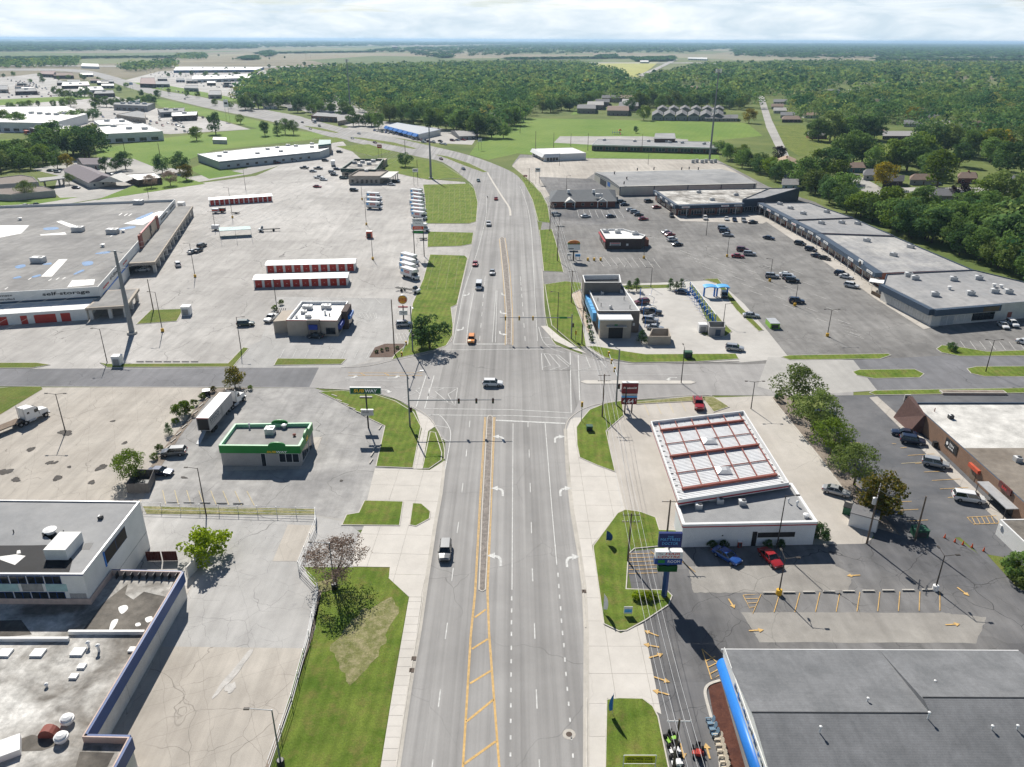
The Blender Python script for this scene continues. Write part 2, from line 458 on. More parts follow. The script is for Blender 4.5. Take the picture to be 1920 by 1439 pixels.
def island(px,mat=None,sm=0,h=0.13,kerb=True,name='lawn',lev=3):
 """raised planting with a kerb of its own"""
 p=[Vector((q.x,q.y,0))for q in PX(px)]
 if sm:p=smooth(p,sm)
 p=ccw(p)
 mat=mat or GRASS
 if kerb:
  inn=inset(p,0.17)
  o=MB().prism(inn,0.004,h+0.012,bottom=False).build(name,mat)
  k=MB();n=len(p)
  vs=[(q.x,q.y,0.004)for q in p]+[(q.x,q.y,h)for q in p]+[(q.x,q.y,h)for q in inn]
  fs=[]
  for i in range(n):
   j=(i+1)%n
   fs+=[(i,j,n+j,n+i),(n+i,n+j,2*n+j,2*n+i)]
  k.add(vs,fs).build('kerb',KERB,o)
 else:
  o=MB().poly([Vector((q.x,q.y,0.006*lev+0.0003))for q in p]).build(name,mat)
 return struct(o)
def clip(poly,a,b):
 out=[];n=len(poly)
 d=b-a
 side=lambda q:d.x*(q.y-a.y)-d.y*(q.x-a.x)
 for i in range(n):
  p,q=poly[i],poly[(i+1)%n]
  s,t=side(p),side(q)
  if s>=0:out.append(p)
  if(s>=0)!=(t>=0):out.append(p+(q-p)*(s/(s-t)))
 return out
def slabs(px,mat,lev,sx,sy,ang=0.0,name='sidewalk',gap=0.035,base=None,org=None):
 """a walk or apron laid in concrete slabs, each a piece with its own edges"""
 z=0.006*lev
 p=ccw([Vector((q.x,q.y,0))for q in PX(px)])
 o=MB().poly([Vector((q.x,q.y,z))for q in p]).build(name,base or KERB_DARK)
 struct(o)
 ca,sa=math.cos(ang),math.sin(ang)
 loc=[Vector((q.x*ca+q.y*sa,-q.x*sa+q.y*ca,0))for q in p]
 x0,x1=min(q.x for q in loc),max(q.x for q in loc)
 y0,y1=min(q.y for q in loc),max(q.y for q in loc)
 n=0
 i0=x0
 while i0<x1 and n<160:
  j0=y0
  while j0<y1 and n<160:
   c=loc
   A=[Vector((i0+gap/2,j0+gap/2,0)),Vector((i0+sx-gap/2,j0+gap/2,0)),Vector((i0+sx-gap/2,j0+sy-gap/2,0)),Vector((i0+gap/2,j0+sy-gap/2,0))]
   for k in range(4):
    if len(c)>=3:c=clip(c,A[k],A[(k+1)%4])
   if len(c)>=3 and abs(area2(c))>0.12:
    dz=random.uniform(0.02,0.032)
    w=[Vector((q.x*ca-q.y*sa,q.x*sa+q.y*ca,0))for q in c]
    MB().prism(w,z+0.001,z+dz,bottom=False).build('slab',mat,o);n+=1
   j0+=sy
  i0+=sx
 return o
KERB_DARK=M('joint_dirt',(0.22,0.20,0.17),0.95,0.3,2.0)
# ---- paving, from the widest sheets up
sheet('parking_lot',[(-500,693),(645,690),(770,668),(850,645),(862,560),(885,470),(905,400),(872,342),(800,336),(700,318),(655,280),(640,262),(560,295),(480,330),(330,350),(0,405),(-500,440)],LOT_LIGHT,1)
sheet('parking_lot',[(-500,728),(392,726),(300,860),(275,945),(-500,945)],LOT_TAN,1)
sheet('parking_lot',[(392,728),(590,728),(640,745),(720,790),(790,870),(700,990),(640,1000),(262,965),(262,945),(300,880),(335,810)],LOT_SUB,1)
sheet('parking_lot',[(-500,940),(262,940),(275,966),(590,966),(650,975),(680,1010),(662,1064),(600,1064),(596,1190),(575,1215),(-500,1215)],LOT_BASE,2)
sheet('parking_lot',[(275,965),(590,968),(650,980),(676,1000),(662,1064),(600,1064),(596,1180),(570,1216),(330,1213),(200,1213),(200,1100)],LOT_BK,3)
sheet('parking_lot',[(-500,1216),(330,1213),(568,1216),(500,1460),(-500,1460)],LOT_TAN,3)
sheet('parking_lot',[(488,640),(520,557),(734,560),(742,655),(690,676),(652,690),(440,690),(460,652)],LOT_BK,3)
sheet('parking_lot',[(1003,520),(1012,440),(1022,392),(1012,345),(990,318),(960,310),(975,290),(1110,297),(1345,300),(1440,350),(1530,380),(2000,640),(2000,690),(1440,690),(1100,690),(1060,560)],LOT_GREY,1)
sheet('parking_lot',[(960,312),(975,296),(1100,298),(1340,300),(1420,345),(1120,322),(1085,345),(1020,372),(1000,345)],LOT_TAN,2)
sheet('parking_lot',[(1042,386),(1190,390),(1192,412),(1110,424),(1030,418)],LOT_DARK,2)
sheet('parking_lot',[(1010,332),(1110,336),(1160,366),(1030,366)],LOT_DARK,3)
sheet('parking_lot',[(1098,535),(1250,530),(1345,526),(1395,570),(1440,622),(1480,672),(1390,680),(1130,672),(1096,650)],CONC_WASH,2)
sheet('parking_lot',[(1100,765),(1190,757),(1340,746),(1475,741),(1560,850),(1640,1000),(1625,1026),(1270,1034),(1150,1000),(1140,810)],CONC_LOT,2)
sheet('parking_lot',[(1170,1035),(1270,1026),(1620,1020),(1640,1008),(1790,1008),(1850,1050),(2000,1100),(2000,1460),(1255,1460),(1200,1180)],LOT_DARK,3)
sheet('parking_lot',ragged([(1390,1148),(1770,1150),(1850,1158),(1830,1206),(1425,1205)],0.05,16,5),LOT_MID,4,world=True)
sheet('parking_lot',ragged([(1290,1062),(1560,1058),(1600,1078),(1590,1108),(1420,1112),(1300,1112)],0.05,16,5),LOT_MID,5,world=True)
sheet('parking_lot',[(1540,742),(2000,738),(2000,1100),(1860,1062),(1800,1008),(1640,1010),(1600,900)],LOT_SEAL,3)
# ---- far paving: shopping lots left of the highway, school court, side streets
sheet('parking_lot',[(-300,170),(40,142),(70,138),(230,185),(300,205),(420,228),(470,243),(320,252),(175,244),(-300,262)],LOT_LIGHT,8)
sheet('parking_lot',[(230,152),(300,134),(480,128),(560,150),(660,190),(720,232),(660,240),(560,205),(480,190),(330,172)],LOT_LIGHT,8)
sheet('parking_lot',[(640,242),(720,228),(900,250),(885,272),(800,268),(700,252)],LOT_BASE,8)
sheet('access_road',[(-300,405),(0,402),(130,382),(350,345),(470,327),(560,300),(540,292),(455,318),(330,336),(200,362),(60,380),(-300,392)],LOT_BASE,4)
sheet('access_road',[(185,296),(250,297),(285,312),(360,320),(330,340),(200,362),(120,378),(100,360),(110,330),(60,318),(150,300)],LOT_BASE,3)
sheet('side_street',[(1420,180),(1432,180),(1447,225),(1482,298),(1466,300),(1437,240),(1430,215)],LOT_BASE,9)
sheet('side_street',[(1600,325),(1640,345),(1690,375),(1750,405),(1735,420),(1670,385),(1590,345)],LOT_BASE,6)
sheet('side_street',[(1690,352),(1980,352),(1980,360),(1690,362)],LOT_BASE,6)
sheet('basketball_court',[(1038,268),(1050,256),(1210,256),(1290,262),(1290,272),(1110,272)],LOT_BASE,6)
sheet('school_field',[(895,268),(985,222),(1110,224),(1400,231),(1430,255),(1340,264),(1350,300),(1100,297),(970,288),(915,300),(880,290)],FIELD_G,5)
sheet('school_field',[(1080,205),(1130,178),(1140,182),(1100,205),(1090,214),(1070,216)],FIELD_G,5)
sheet('lawn',[(1448,236),(1500,234),(1700,262),(1690,300),(1500,294),(1476,278)],GRASS,5)
sheet('lawn',[(182,294),(180,280),(332,256),(500,240),(620,252),(590,262),(400,282),(345,303),(285,312),(250,298)],FIELD_G,7)
sheet('lawn',[(-300,262),(20,262),(82,270),(75,278),(-300,300)],FIELD_G,7)
sheet('lawn',[(355,318),(375,309),(458,326),(392,336)],FIELD_G,7)
sheet('lawn',[(-300,378),(0,376),(148,370),(75,382),(-300,402)],FIELD_G,7)
sheet('lawn',[(262,344),(250,338),(320,326),(385,345),(180,376)],FIELD_G,7)
sheet('lawn',[(-300,190),(0,187),(150,180),(190,184),(0,198),(-300,204)],FIELD_G,9)
sheet('lawn',[(278,182),(330,192),(480,226),(560,244),(520,250),(400,222),(300,200)],FIELD_G,9)
sheet('lawn',[(205,152),(300,168),(480,198),(600,232),(560,220),(430,182),(300,158)],FIELD_G,9)
sheet('crop_field',[(1090,125),(1130,118),(1235,117),(1222,128),(1195,146),(1160,142)],M('yellow_crop',(0.36,0.36,0.10),0.95,0.2,0.02),100)
sheet('country_road',[(-50,122),(480,126),(960,118),(1300,118),(1500,124),(1500,126),(1300,119.5),(960,119.6),(480,128),(-50,124)],LOT_BASE,110)
sheet('country_road',[(1195,142),(1225,130),(1262,112),(1272,112),(1240,128),(1208,144)],LOT_BASE,120)
# ---- the roads
ROAD_L=[(738,1480),(745,1439),(768,1290),(787,1179),(800,1090),(815,990),(827,925),(834,865),(833,820),(815,795),(815,765),(830,690),(846,655),(853,600),(862,555),(877,490),(888,450),(896,395),(890,355),(872,335),(830,305),(787,295),(730,282),(652,265),(600,252),(562,241),(480,222),(375,200),(287,178),(225,160),(175,142),(140,135.5),(80,133),(-50,133)]
ROAD_R=[(-50,129),(80,129),(140,130.5),(175,134.5),(225,147),(287,167),(375,182),(480,203),(555,217),(580,224),(660,244),(695,249),(780,268),(855,285),(905,300),(952,319),(975,335),(992,362),(1004,398),(1011,440),(1018,510),(1020,560),(1024,610),(1040,645),(1075,665),(1088,700),(1088,745),(1070,785),(1061,805),(1065,880),(1074,960),(1086,1030),(1096,1100),(1100,1180),(1100,1439),(1100,1480)]
_rl=smooth(PX(ROAD_L),3,False);_rr=smooth(PX(ROAD_R),3,False)
road=sheet('main_road',_rl+_rr,ASPH_ROAD,10,world=True)
street_w=sheet('cross_street',[(-500,693),(0,692),(640,690),(740,673),(850,640),(1000,640),(1045,648),(1110,672),(1190,683),(1400,684),(1600,676),(1600,742),(1480,743),(1340,742),(1190,751),(1135,758),(1090,785),(1062,810),(835,830),(812,797),(780,770),(745,750),(700,737),(640,731),(590,728),(0,725),(-500,726)],ASPH_STREET,8)
sheet('cross_street',[(-500,693.5),(0,692.5),(598,690),(580,726.5),(0,724),(-500,725)],ASPH_DARKST,9)
sheet('cross_street',[(1596,676),(1760,668),(2000,668),(2000,736),(1645,734)],ASPH_DARKST,9)
sheet('cross_street',[(1440,670),(1600,676),(1645,733),(1480,743),(1420,725)],ground('entry_concrete',(0.36,0.35,0.33),(0.43,0.415,0.39),0.05,0.08,0.06,streak=(R(90),20,0.08)),9)
GUT=ground('gutter_concrete',(0.40,0.375,0.335),(0.49,0.46,0.41),0.1,0.12,0.1,streak=(0,20,0.08))
def strip(name,line,w,mat,lev,parent=None,world=False,side=0.0):
 """a band of width w along a line"""
 p=line if world else PX(line)
 z=0.006*lev
 L_,R_=[],[]
 for i,q in enumerate(p):
  d=unit((p[min(i+1,len(p)-1)]-p[max(i-1,0)]).xy)
  n=Vector((-d.y,d.x))
  L_.append(Vector((q.x+n.x*(w/2+side),q.y+n.y*(w/2+side),z)))
  R_.append(Vector((q.x-n.x*(w/2-side),q.y-n.y*(w/2-side),z)))
 m=MB()
 for i in range(len(p)-1):
  m.poly([R_[i],R_[i+1],L_[i+1],L_[i]])
 o=m.build(name,mat,parent)
 if parent is None:struct(o)
 return o
def kerbline(line,w=0.16,h=0.12,sm=3,name='kerb'):
 p=smooth(PX(line),sm,False)if sm else PX(line)
 m=MB();n=len(p);A=[]
 for i,q in enumerate(p):
  d=unit((p[min(i+1,n-1)]-p[max(i-1,0)]).xy);nn=Vector((-d.y,d.x))*(w/2)
  A.append(((q.x+nn.x,q.y+nn.y),(q.x-nn.x,q.y-nn.y)))
 for i in range(n-1):
  (a,b),(c,d)=A[i],A[i+1]
  m.add([(*a,0),(*b,0),(*d,0),(*c,0),(*a,h),(*b,h),(*d,h),(*c,h)],[(4,5,6,7),(0,4,7,3),(1,2,6,5),(0,1,5,4),(3,7,6,2)])
 return struct(m.build(name,KERB))
strip('gutter',[(745,1445),(768,1290),(787,1179),(800,1090),(815,990),(827,925),(834,865)],0.6,GUT,11)
strip('gutter',[(1099,1445),(1099,1180),(1095,1100),(1085,1030),(1073,960),(1064,880),(1060,805)],0.7,GUT,11)
kerbline([(741,1450),(765,1290),(784,1179),(793,1120)])
kerbline([(833,862),(832,835),(815,797),(802,782),(782,768),(745,750),(700,736),(640,731),(598,729)])
kerbline([(1061,830),(1060,806),(1068,786),(1095,767),(1135,756),(1190,750),(1300,742),(1335,743)])
kerbline([(1016,505),(1019,540),(1022,590),(1036,640),(1060,656),(1095,668),(1135,677),(1190,684),(1386,678)])
kerbline([(640,690),(690,687),(740,676),(810,661),(846,640),(851,612),(857,575),(872,510),(880,478)])
kerbline([(1100,1450),(1100,1310)]);kerbline([(1098,1178),(1094,1110),(1083,1025)])
# ---- concrete walks and aprons laid in slabs
slabs([(703,879),(780,881),(806,882),(831,866),(826,930),(812,992),(800,1068),(792,1120),(767,1120),(729,1085),(731,1064),(660,1063),(668,1020),(682,988),(688,940)],CONC,4,4.6,5.0,R(-2),'driveway_apron')
slabs([(767,1121),(791,1121),(768,1280),(742,1450),(712,1450),(736,1300)],CONC,12,4.0,1.55,R(0),'sidewalk')
slabs([(779,770),(802,783),(816,800),(803,809),(791,880),(774,880),(791,805)],CONC,5,3.0,1.6,R(0),'sidewalk')
slabs([(1062,808),(1070,788),(1096,770),(1108,770),(1085,800),(1086,858),(1122,874),(1156,888),(1172,956),(1158,964),(1110,1024),(1134,1174),(1164,1188),(1206,1170),(1240,1340),(1220,1330),(1190,1310),(1138,1310),(1134,1450),(1101,1450),(1101,1180),(1094,1080),(1075,960)],CONC,4,4.4,4.8,R(0),'driveway_apron')
slabs([(1014,612),(1026,612),(1050,632),(1082,652),(1100,664),(1078,657),(1040,640)],CONC,12,3.0,1.8,0,'sidewalk')
slabs([(1630,746),(1645,744),(1725,815),(1790,880),(1905,990),(1895,1000),(1760,875),(1700,815)],CONC_LOT,5,2.6,2.6,R(-38),'sidewalk')
slabs([(1432,413),(1445,408),(1530,455),(1640,535),(1760,613),(1732,618),(1640,560),(1620,545),(1530,480)],CONC_LOT,6,6.0,4.0,R(-40),'sidewalk')
slabs([(1232,378),(1247,375),(1290,410),(1415,402),(1445,412),(1430,420),(1275,415)],CONC_LOT,6,6.0,4.0,R(0),'sidewalk')
slabs([(-60,593),(170,590),(240,512),(250,510),(180,602),(0,618),(-60,620)],CONC_LOT,5,6.0,4.0,R(-4),'sidewalk')
slabs([(352,1085),(368,1082),(208,1400),(236,1440),(240,1450),(180,1450)],CONC_LOT,5,1.6,1.8,R(26),'sidewalk')
# ---- lawns and planted islands
for px,mt,kb in(([(598,736),(640,733),(700,739),(742,753),(776,774),(790,801),(775,879),(704,876),(721,800),(690,785),(655,765),(628,750)],GRASS_LUSH,True),([(806,810),(817,812),(829,850),(828,864),(805,880),(791,880)],GRASS_LUSH,True),
([(683,939),(757,941),(750,987),(640,986),(649,966),(672,962)],GRASS_LUSH,True),([(773,944),(791,945),(808,960),(806,974),(780,988),(767,986)],GRASS_LUSH,True),([(748,1066),(783,1067),(795,1090),(792,1095),(774,1098),(748,1074)],GRASS_LUSH,False),
([(570,1064),(731,1065),(729,1083),(766,1120),(736,1290),(711,1450),(508,1450),(527,1386),(562,1274),(591,1180),(600,1110),(580,1085)],GRASS_LUSH,False),([(1080,802),(1090,787),(1105,769),(1135,757),(1167,752),(1170,780),(1137,809),(1147,855),(1154,886),(1120,874),(1086,859),(1081,835)],GRASS_LUSH,True),
([(1190,755),(1295,744),(1338,745),(1368,764),(1338,774),(1320,752),(1193,759)],GRASS_DRY,True),([(1111,1025),(1157,963),(1172,956),(1200,960),(1230,971),(1237,994),(1271,995),(1275,1022),(1190,1030),(1179,1040),(1175,1105),(1250,1107),(1261,1118),(1255,1135),(1210,1165),(1175,1184),(1160,1185),(1131,1171),(1112,1035)],GRASS_LUSH,True),
([(1136,1312),(1160,1309),(1205,1310),(1225,1325),(1235,1345),(1257,1450),(1133,1450)],GRASS_LUSH,True),([(1011,432),(1035,430),(1042,452),(1057,511),(1019,509)],GRASS_LUSH,True),
([(1021,534),(1060,528),(1090,531),(1091,542),(1072,552),(1092,605),(1100,652),(1080,650),(1034,611),(1025,560)],GRASS_LUSH,True),([(1100,650),(1117,650),(1175,660),(1210,665),(1380,664),(1386,674),(1310,679),(1185,681),(1135,672)],GRASS_LUSH,True),
([(977,334),(990,338),(1015,362),(1027,385),(1032,419),(1009,416),(998,375)],GRASS_LUSH,True),([(1317,524),(1346,523),(1390,577),(1432,620),(1422,622),(1380,582),(1342,532)],GRASS,True),
([(1292,532),(1304,540),(1355,604),(1373,622),(1362,631),(1330,632),(1312,627),(1330,615)],GRASS,True),([(1165,536),(1255,534),(1255,540),(1172,543)],GRASS,False),
([(1464,670),(1480,667),(1665,664),(1671,667),(1650,674),(1480,676)],GRASS_LUSH,True),([(1598,698),(1610,694),(1715,693),(1733,702),(1725,709),(1640,711),(1606,705)],GRASS_LUSH,True),
([(1812,692),(1830,688),(2000,687),(2000,708),(1845,707),(1820,701)],GRASS_LUSH,True),([(1755,655),(1765,648),(1790,650),(1850,660),(2000,655),(2000,668),(1800,669),(1765,662)],GRASS_LUSH,True),
([(1629,737),(1640,733),(1750,731),(2000,727),(2000,737),(1640,742)],GRASS_LUSH,True),([(806,478),(872,480),(877,485),(857,572),(846,577),(850,610),(849,630),(837,649),(812,658),(735,675),(740,665),(764,646),(773,570),(793,525)],GRASS_LUSH,True),
([(802,435),(888,437),(885,458),(865,462),(801,464)],GRASS_LUSH,True),([(793,347),(880,345),(890,355),(896,380),(893,416),(880,420),(798,420),(797,375)],GRASS_LUSH,True),
([(702,317),(730,298),(787,298),(830,308),(870,334),(805,338),(762,330),(730,322)],GRASS_LUSH,True),([(630,275),(692,271),(736,285),(700,294),(655,283)],GRASS_LUSH,True),
([(585,260),(630,258),(655,264),(620,269)],GRASS_LUSH,True),([(187,681),(200,683),(427,682),(456,652),(467,654),(437,689),(200,690)],GRASS,True),([(-100,681),(70,681),(95,685),(60,691),(-100,692)],GRASS,True),
([(520,673),(650,674),(640,684),(513,686)],GRASS,True),([(255,609),(283,582),(345,580),(332,603)],GRASS,True),([(-100,775),(0,728),(75,724),(80,730),(0,778),(-100,830)],GRASS,False),
([(1850,1040),(1880,1045),(1960,1080),(1960,1130),(1905,1100)],GRASS,False),):
 island(px,mt,0,kerb=kb,lev=7)
def blob(px,rx,ry,seed,rz=0.0,n=44):
 rg=random.Random(seed);c=P(*px);ph=[rg.uniform(0,6.28)for _ in range(5)];out=[]
 for k in range(n):
  t_=2*math.pi*k/n;r=1+0.16*math.sin(2*t_+ph[0])+0.12*math.sin(3*t_+ph[1])+0.09*math.sin(5*t_+ph[2])+0.06*math.sin(9*t_+ph[3])+0.05*math.sin(14*t_+ph[4])
  u,v=rx*r*math.cos(t_),ry*r*math.sin(t_);out.append(Vector((c.x+u*math.cos(rz)-v*math.sin(rz),c.y+u*math.sin(rz)+v*math.cos(rz),0)))
 return out
for sd,(q,rx,ry,rz)in enumerate((((684,1195),3.6,6.4,-0.12),((612,1098),1.3,1.6,0))):
 sheet('dry_lawn',blob(q,rx,ry,sd,rz),GRASS_DRY,8,world=True)
OIL=M('oil_stain',(0.07,0.062,0.055),0.85,0.4,1.2,fine=0.4)
for sd,(q,rx,ry)in enumerate((((108,897),0.8,0.9),((30,900),0.9,0.7),((190,877),0.9,1.1),((10,885),1.2,1.1),((58,843),0.7,0.9),((93,868),0.5,0.8),((103,868),0.45,0.6),((130,876),0.4,0.4),((234,831),0.5,0.6),((212,790),0.4,0.5),((172,905),0.7,0.6),((123,812),1.5,1.1),((345,896),0.7,0.3),((640,902),0.35,0.3))):
 sheet('oil_stain',blob(q,rx,ry,40+sd,-0.5,30),OIL,9,world=True)
sheet('lot_patch',[(540,984),(592,986),(557,1053),(511,1053)],LOT_TAN,6)
for sd,(q,rx,ry)in enumerate((((440,1260),0.5,4.0),((432,1290),0.6,0.9))):
 sheet('lot_patch',blob(q,rx,ry,70+sd,-0.25,30),M('patch_cement',(0.50,0.48,0.45),0.9,0.25,1.0),9,world=True)
sheet('flower_bed',[(692,671),(703,652),(722,645),(762,645),(735,670)],MULCH,7)
sheet('flower_bed',[(1072,552),(1088,545),(1098,575),(1108,640),(1095,606)],ground('pale_gravel',(0.42,0.34,0.26),(0.52,0.43,0.34),0.4,0.15,0.2),8)
sheet('tree_strip',[(1448,746),(1474,742),(1500,770),(1560,845),(1640,950),(1690,1005),(1640,990),(1600,940),(1540,860)],LEAF_DIRT,8)
kerbline([(1446,746),(1538,862),(1598,942),(1638,990)],sm=0)
sheet('planting_strip',[(392,735),(410,728),(470,728),(395,745),(340,815),(305,870),(285,905),(262,905),(300,850)],LEAF_DIRT,8)
sheet('weed_strip',[(268,950),(590,955),(590,966),(275,964)],GRASS_DRY,6)
sheet('fence_bed',[(597,1106),(604,1108),(560,1274),(500,1460),(490,1460),(588,1190)],LEAF_DIRT,9)
# ---- medians in the main road
island([(937,447),(941,445),(946,447),(953,495),(957,545),(960,595),(959,648),(949,647),(950,595),(946,540),(941,490)],PEBBLE,0,name='median')
island([(913,783),(919,779),(925,783),(919,960),(911,1107),(904,1111),(897,1107),(903,960)],PEBBLE,0,name='median')
island([(815,290),(840,294),(880,307),(914,323),(906,324),(870,311),(838,298)],GRASS,0,name='median')
island([(652,257),(680,259),(740,268),(782,279),(775,280),(720,270),(665,260)],GRASS,0,name='median')
island([(567,236),(600,240),(636,249),(630,250),(590,243)],GRASS,0,name='median')
strip('median_kerb',smooth(PX([(914,324),(923,340),(942,370),(955,390),(957,405)]),3,False),0.9,KERB,14,world=True)
island([(1088,717),(1096,714),(1295,715),(1305,718),(1296,721),(1100,721)],CONC,0,name='traffic_island')
# ---- road paint: every dash and line is a piece of its road
def pline(a,b,w,mat=None,parent=None,name='lane_line',lev=13):
 return strip(name,[a,b],w,mat or WHITE_P,lev,parent or road)
def pmulti(pts,w,mat,name='edge_line',lev=13,parent=None,sm=3):
 return strip(name,smooth(PX(pts),sm,False)if sm else PX(pts),w,mat,lev,parent or road,True)
for x0,y0,x1,y1 in((881,790,880,802),(875,844,874,857),(868,907,866,924),(860,980,857,1000),(850,1066,847,1090),(839,1169,835,1199),(826,1293,822,1327),(812,1425,809,1450)):
 pline((x0,y0),(x1,y1),0.14,name='lane_dash')
for x0,y0,x1,y1 in((990,791,990,802),(992,844,992.4,859),(994,907,994.4,924),(996,980,996.6,1001),(998,1067,999,1091),(1002,1170,1003,1199),(1005.5,1294,1007,1330),(1011,1425,1012,1450)):
 pline((x0,y0),(x1,y1),0.14,name='lane_dash')
pline((962,795),(960,1107),0.14)
for y in(1123,1146,1168,1190,1216,1241,1266,1295,1324,1353,1384,1416):
 pline((959.5-(y-1123)*0.008,y-4),(959.4-(y-1123)*0.008,y+4),0.2,name='lane_dash')
pmulti([(1022,794),(1035,958),(1044,1060)],0.15,WHITE_P,sm=0,name='lane_line')
for x,y in((1046,1079),(1047.5,1100),(1049,1120),(1051,1142),(1052.5,1165),(1054.5,1188),(1057,1211),(1059,1238),(1061,1265),(1063.5,1293),(1066,1321),(1068.5,1351),(1071,1385),(1074,1418)):
 pline((x,y-4),(x+0.5,y+4),0.2,name='lane_dash')
for off in(0,1):
 d=2.2 if off else 0
 pmulti([(911-d,783),(902-d,930),(892-d,1112),(884-d,1190),(869-d,1439),(868-d,1460)],0.13,YEL_P,sm=0,name='centre_line')
 pmulti([(926+d,783),(920+d,930),(913+d,1112),(916+d,1190),(935+d,1439),(936+d,1460)],0.13,YEL_P,sm=0,name='centre_line')
for a,b in(((890,1159),(911,1144)),((885,1218),(915,1199)),((881,1283),(920,1259)),((875,1354),(925,1313)),((870,1434),(930,1391))):
 pline(a,b,0.3,YEL_P,name='hatch_line')
for pts in([(936,448),(941,495),(945,545),(948,600),(947,648)],[(947,447),(955,500),(959,550),(961.5,600),(961.5,648)]):
 pmulti(pts,0.14,YEL_P,name='centre_line')
pmulti([(850,645),(860,595),(870,545),(892,482),(905,435),(912,400),(912,370)],0.13,WHITE_P)
pmulti([(874,644),(880,595),(888,550)],0.13,WHITE_P,name='lane_line')
pline((923,643),(930,545),0.13);pline((929,643),(932,545),0.13)
for k in range(9):
 y0=640-k*26*(1-k*0.055)
 x=899+(643-y0)*0.085
 pline((x,y0),(x+0.8,y0-9*(1-k*0.06)),0.14,name='lane_dash')
 x=985-(643-y0)*0.075*(1+k*0.0)
 pline((x,y0),(x-0.7,y0-9*(1-k*0.06)),0.14,name='lane_dash')
pmulti([(1008,640),(1003,560),(1000,500),(996,430),(988,385),(975,350)],0.13,WHITE_P)
for a,b,w in(((930,789),(1060,795),0.5),((796,767),(960,769),0.2),((960,769),(1071,775),0.2),((802,779),(960,780),0.2),((960,780),(1065,785),0.2),((1069,662),(1071,775),0.2),((1084,666),(1087,752),0.2),
((814,705),(796,767),0.2),((799,705),(780,765),0.2),((830,657),(821,685),0.2),((817,662),(806,685),0.2),((850,646),(947,646),0.4),((830,657),(960,656),0.2),((962,656),(1020,656),0.2)):
 pline(a,b,w,name='crosswalk_line',lev=14)
for loop in([(1015,663),(1048,667),(1069,685),(1069,695),(1017,695),(1015,663)],[(805,728),(858,728),(853,761),(803,743),(805,728)]):
 pmulti(loop,0.16,WHITE_P,'island_line',14,sm=0)
for ch in([(1020,664),(1032,686),(1017,690)],[(1030,665),(1050,688),(1030,695)],[(1042,667),(1067,688),(1050,695)],[(833,728),(816,735),(840,755)],[(856,730),(840,740),(850,758)],
[(740,728),(790,732),(755,748)],[(788,728),(780,733),(787,739)],[(1098,668),(1107,690),(1084,695)],[(1120,672),(1137,690),(1120,695)]):
 pmulti(ch,0.16,WHITE_P,'chevron',14,sm=0)
pline((1017,695),(1180,695),0.14,name='lane_line',lev=14)
pline((1160,704),(1300,703),0.12,name='lane_line',lev=14)
pline((650,714),(772,716),0.16,name='lane_line',lev=14)
for yy in(700,705):
 pline((653,yy),(792,yy),0.14,YEL_P,name='centre_line',lev=14)
pline((675,700),(685,705),0.2,YEL_P,name='hatch_line',lev=14);pline((720,700),(730,705),0.2,YEL_P,name='hatch_line',lev=14)
pmulti([(800,782),(822,778),(840,798),(845,815),(842,840),(835,880)],0.15,WHITE_P,'edge_line',14)
for a,b in(((813,798),(841,803)),((828,823),(843,829))):pline(a,b,0.15,name='hatch_line',lev=14)
pmulti([(1010,614),(1018,640),(1035,655),(1060,662)],0.15,WHITE_P,'edge_line',14)
for a,b in(((1014,633),(1030,634)),((1022,646),(1050,650))):pline(a,b,0.15,name='hatch_line',lev=14)
def arrow_shape(turn):
 if turn==0:
  return[(-0.11,0),(0.11,0),(0.11,1.7),(0.42,1.7),(0,2.6),(-0.42,1.7),(-0.11,1.7)]
 s=turn
 out=[(-0.12,0),(0.12,0),(0.14,0.9),(0.3,1.3),(0.62,1.5),(0.62,1.2),(1.45,1.72),(0.62,2.25),(0.62,1.85),(0.2,1.7),(-0.06,1.3),(-0.12,0.8)]
 return[(x*s,y)for x,y in out]
def arrow(px,turn,rz=0.0,mat=None,k=1.0,parent=None,lev=14,ky=1.0):
 c=P(*px);ca,sa=math.cos(rz),math.sin(rz)
 pts=[Vector((c.x+(x*ca-(y-1.2)*ky*sa)*k,c.y+(x*sa+(y-1.2)*ky*ca)*k,0.006*lev))for x,y in arrow_shape(turn)]
 return MB().poly(ccw(pts)).build('turn_arrow',mat or WHITE_P,parent or road)
for px in((944,823),(943,921),(939,1049)):arrow(px,-1,0,k=1.5)
for px in((1040,823),(1050,921),(1062,1051)):arrow(px,1,0,k=1.5)
for px in((941,553),(938,587),(937,626)):arrow(px,-1,R(180),k=1.5)
for px in((879,553),(868,618)):arrow(px,1,R(180),k=1.5)
for px in((660,710),(739,710)):arrow(px,-1,R(-90),k=1.3)
arrow((725,732),1,R(-90),k=1.3);arrow((1257,709),-1,R(90),k=1.3);arrow((1110,715),-1,R(90),FADE_P,k=1.0)
def stalls(a,b,n,dx,dy,mat,parent,w=0.11,lev=15):
 for i in range(n):
  t=i/(n-1)if n>1 else 0
  x,y=a[0]+(b[0]-a[0])*t,a[1]+(b[1]-a[1])*t
  ddx=dx[0]+(dx[1]-dx[0])*t if isinstance(dx,tuple)else dx
  pline((x,y),(x+ddx,y+dy),w,mat,parent,'stall_line',lev)
lots=[o for o in COL.objects if o.name.startswith('parking_lot')]
LOT={k:lots[i]for i,k in enumerate(('west','truck','sub','base','yard','yard2','bk','mall','north','hip','north2','wash','fuel','dark','mid','mid2','seal'))}
stalls((305,920),(463,922),8,(6,14),27,FADE_YEL,LOT['sub'])
stalls((533,656),(695,657),8,-8,16,WHITE_P,LOT['bk'])
stalls((583,557),(702,558),5,13,13,FADE_P,LOT['bk'])
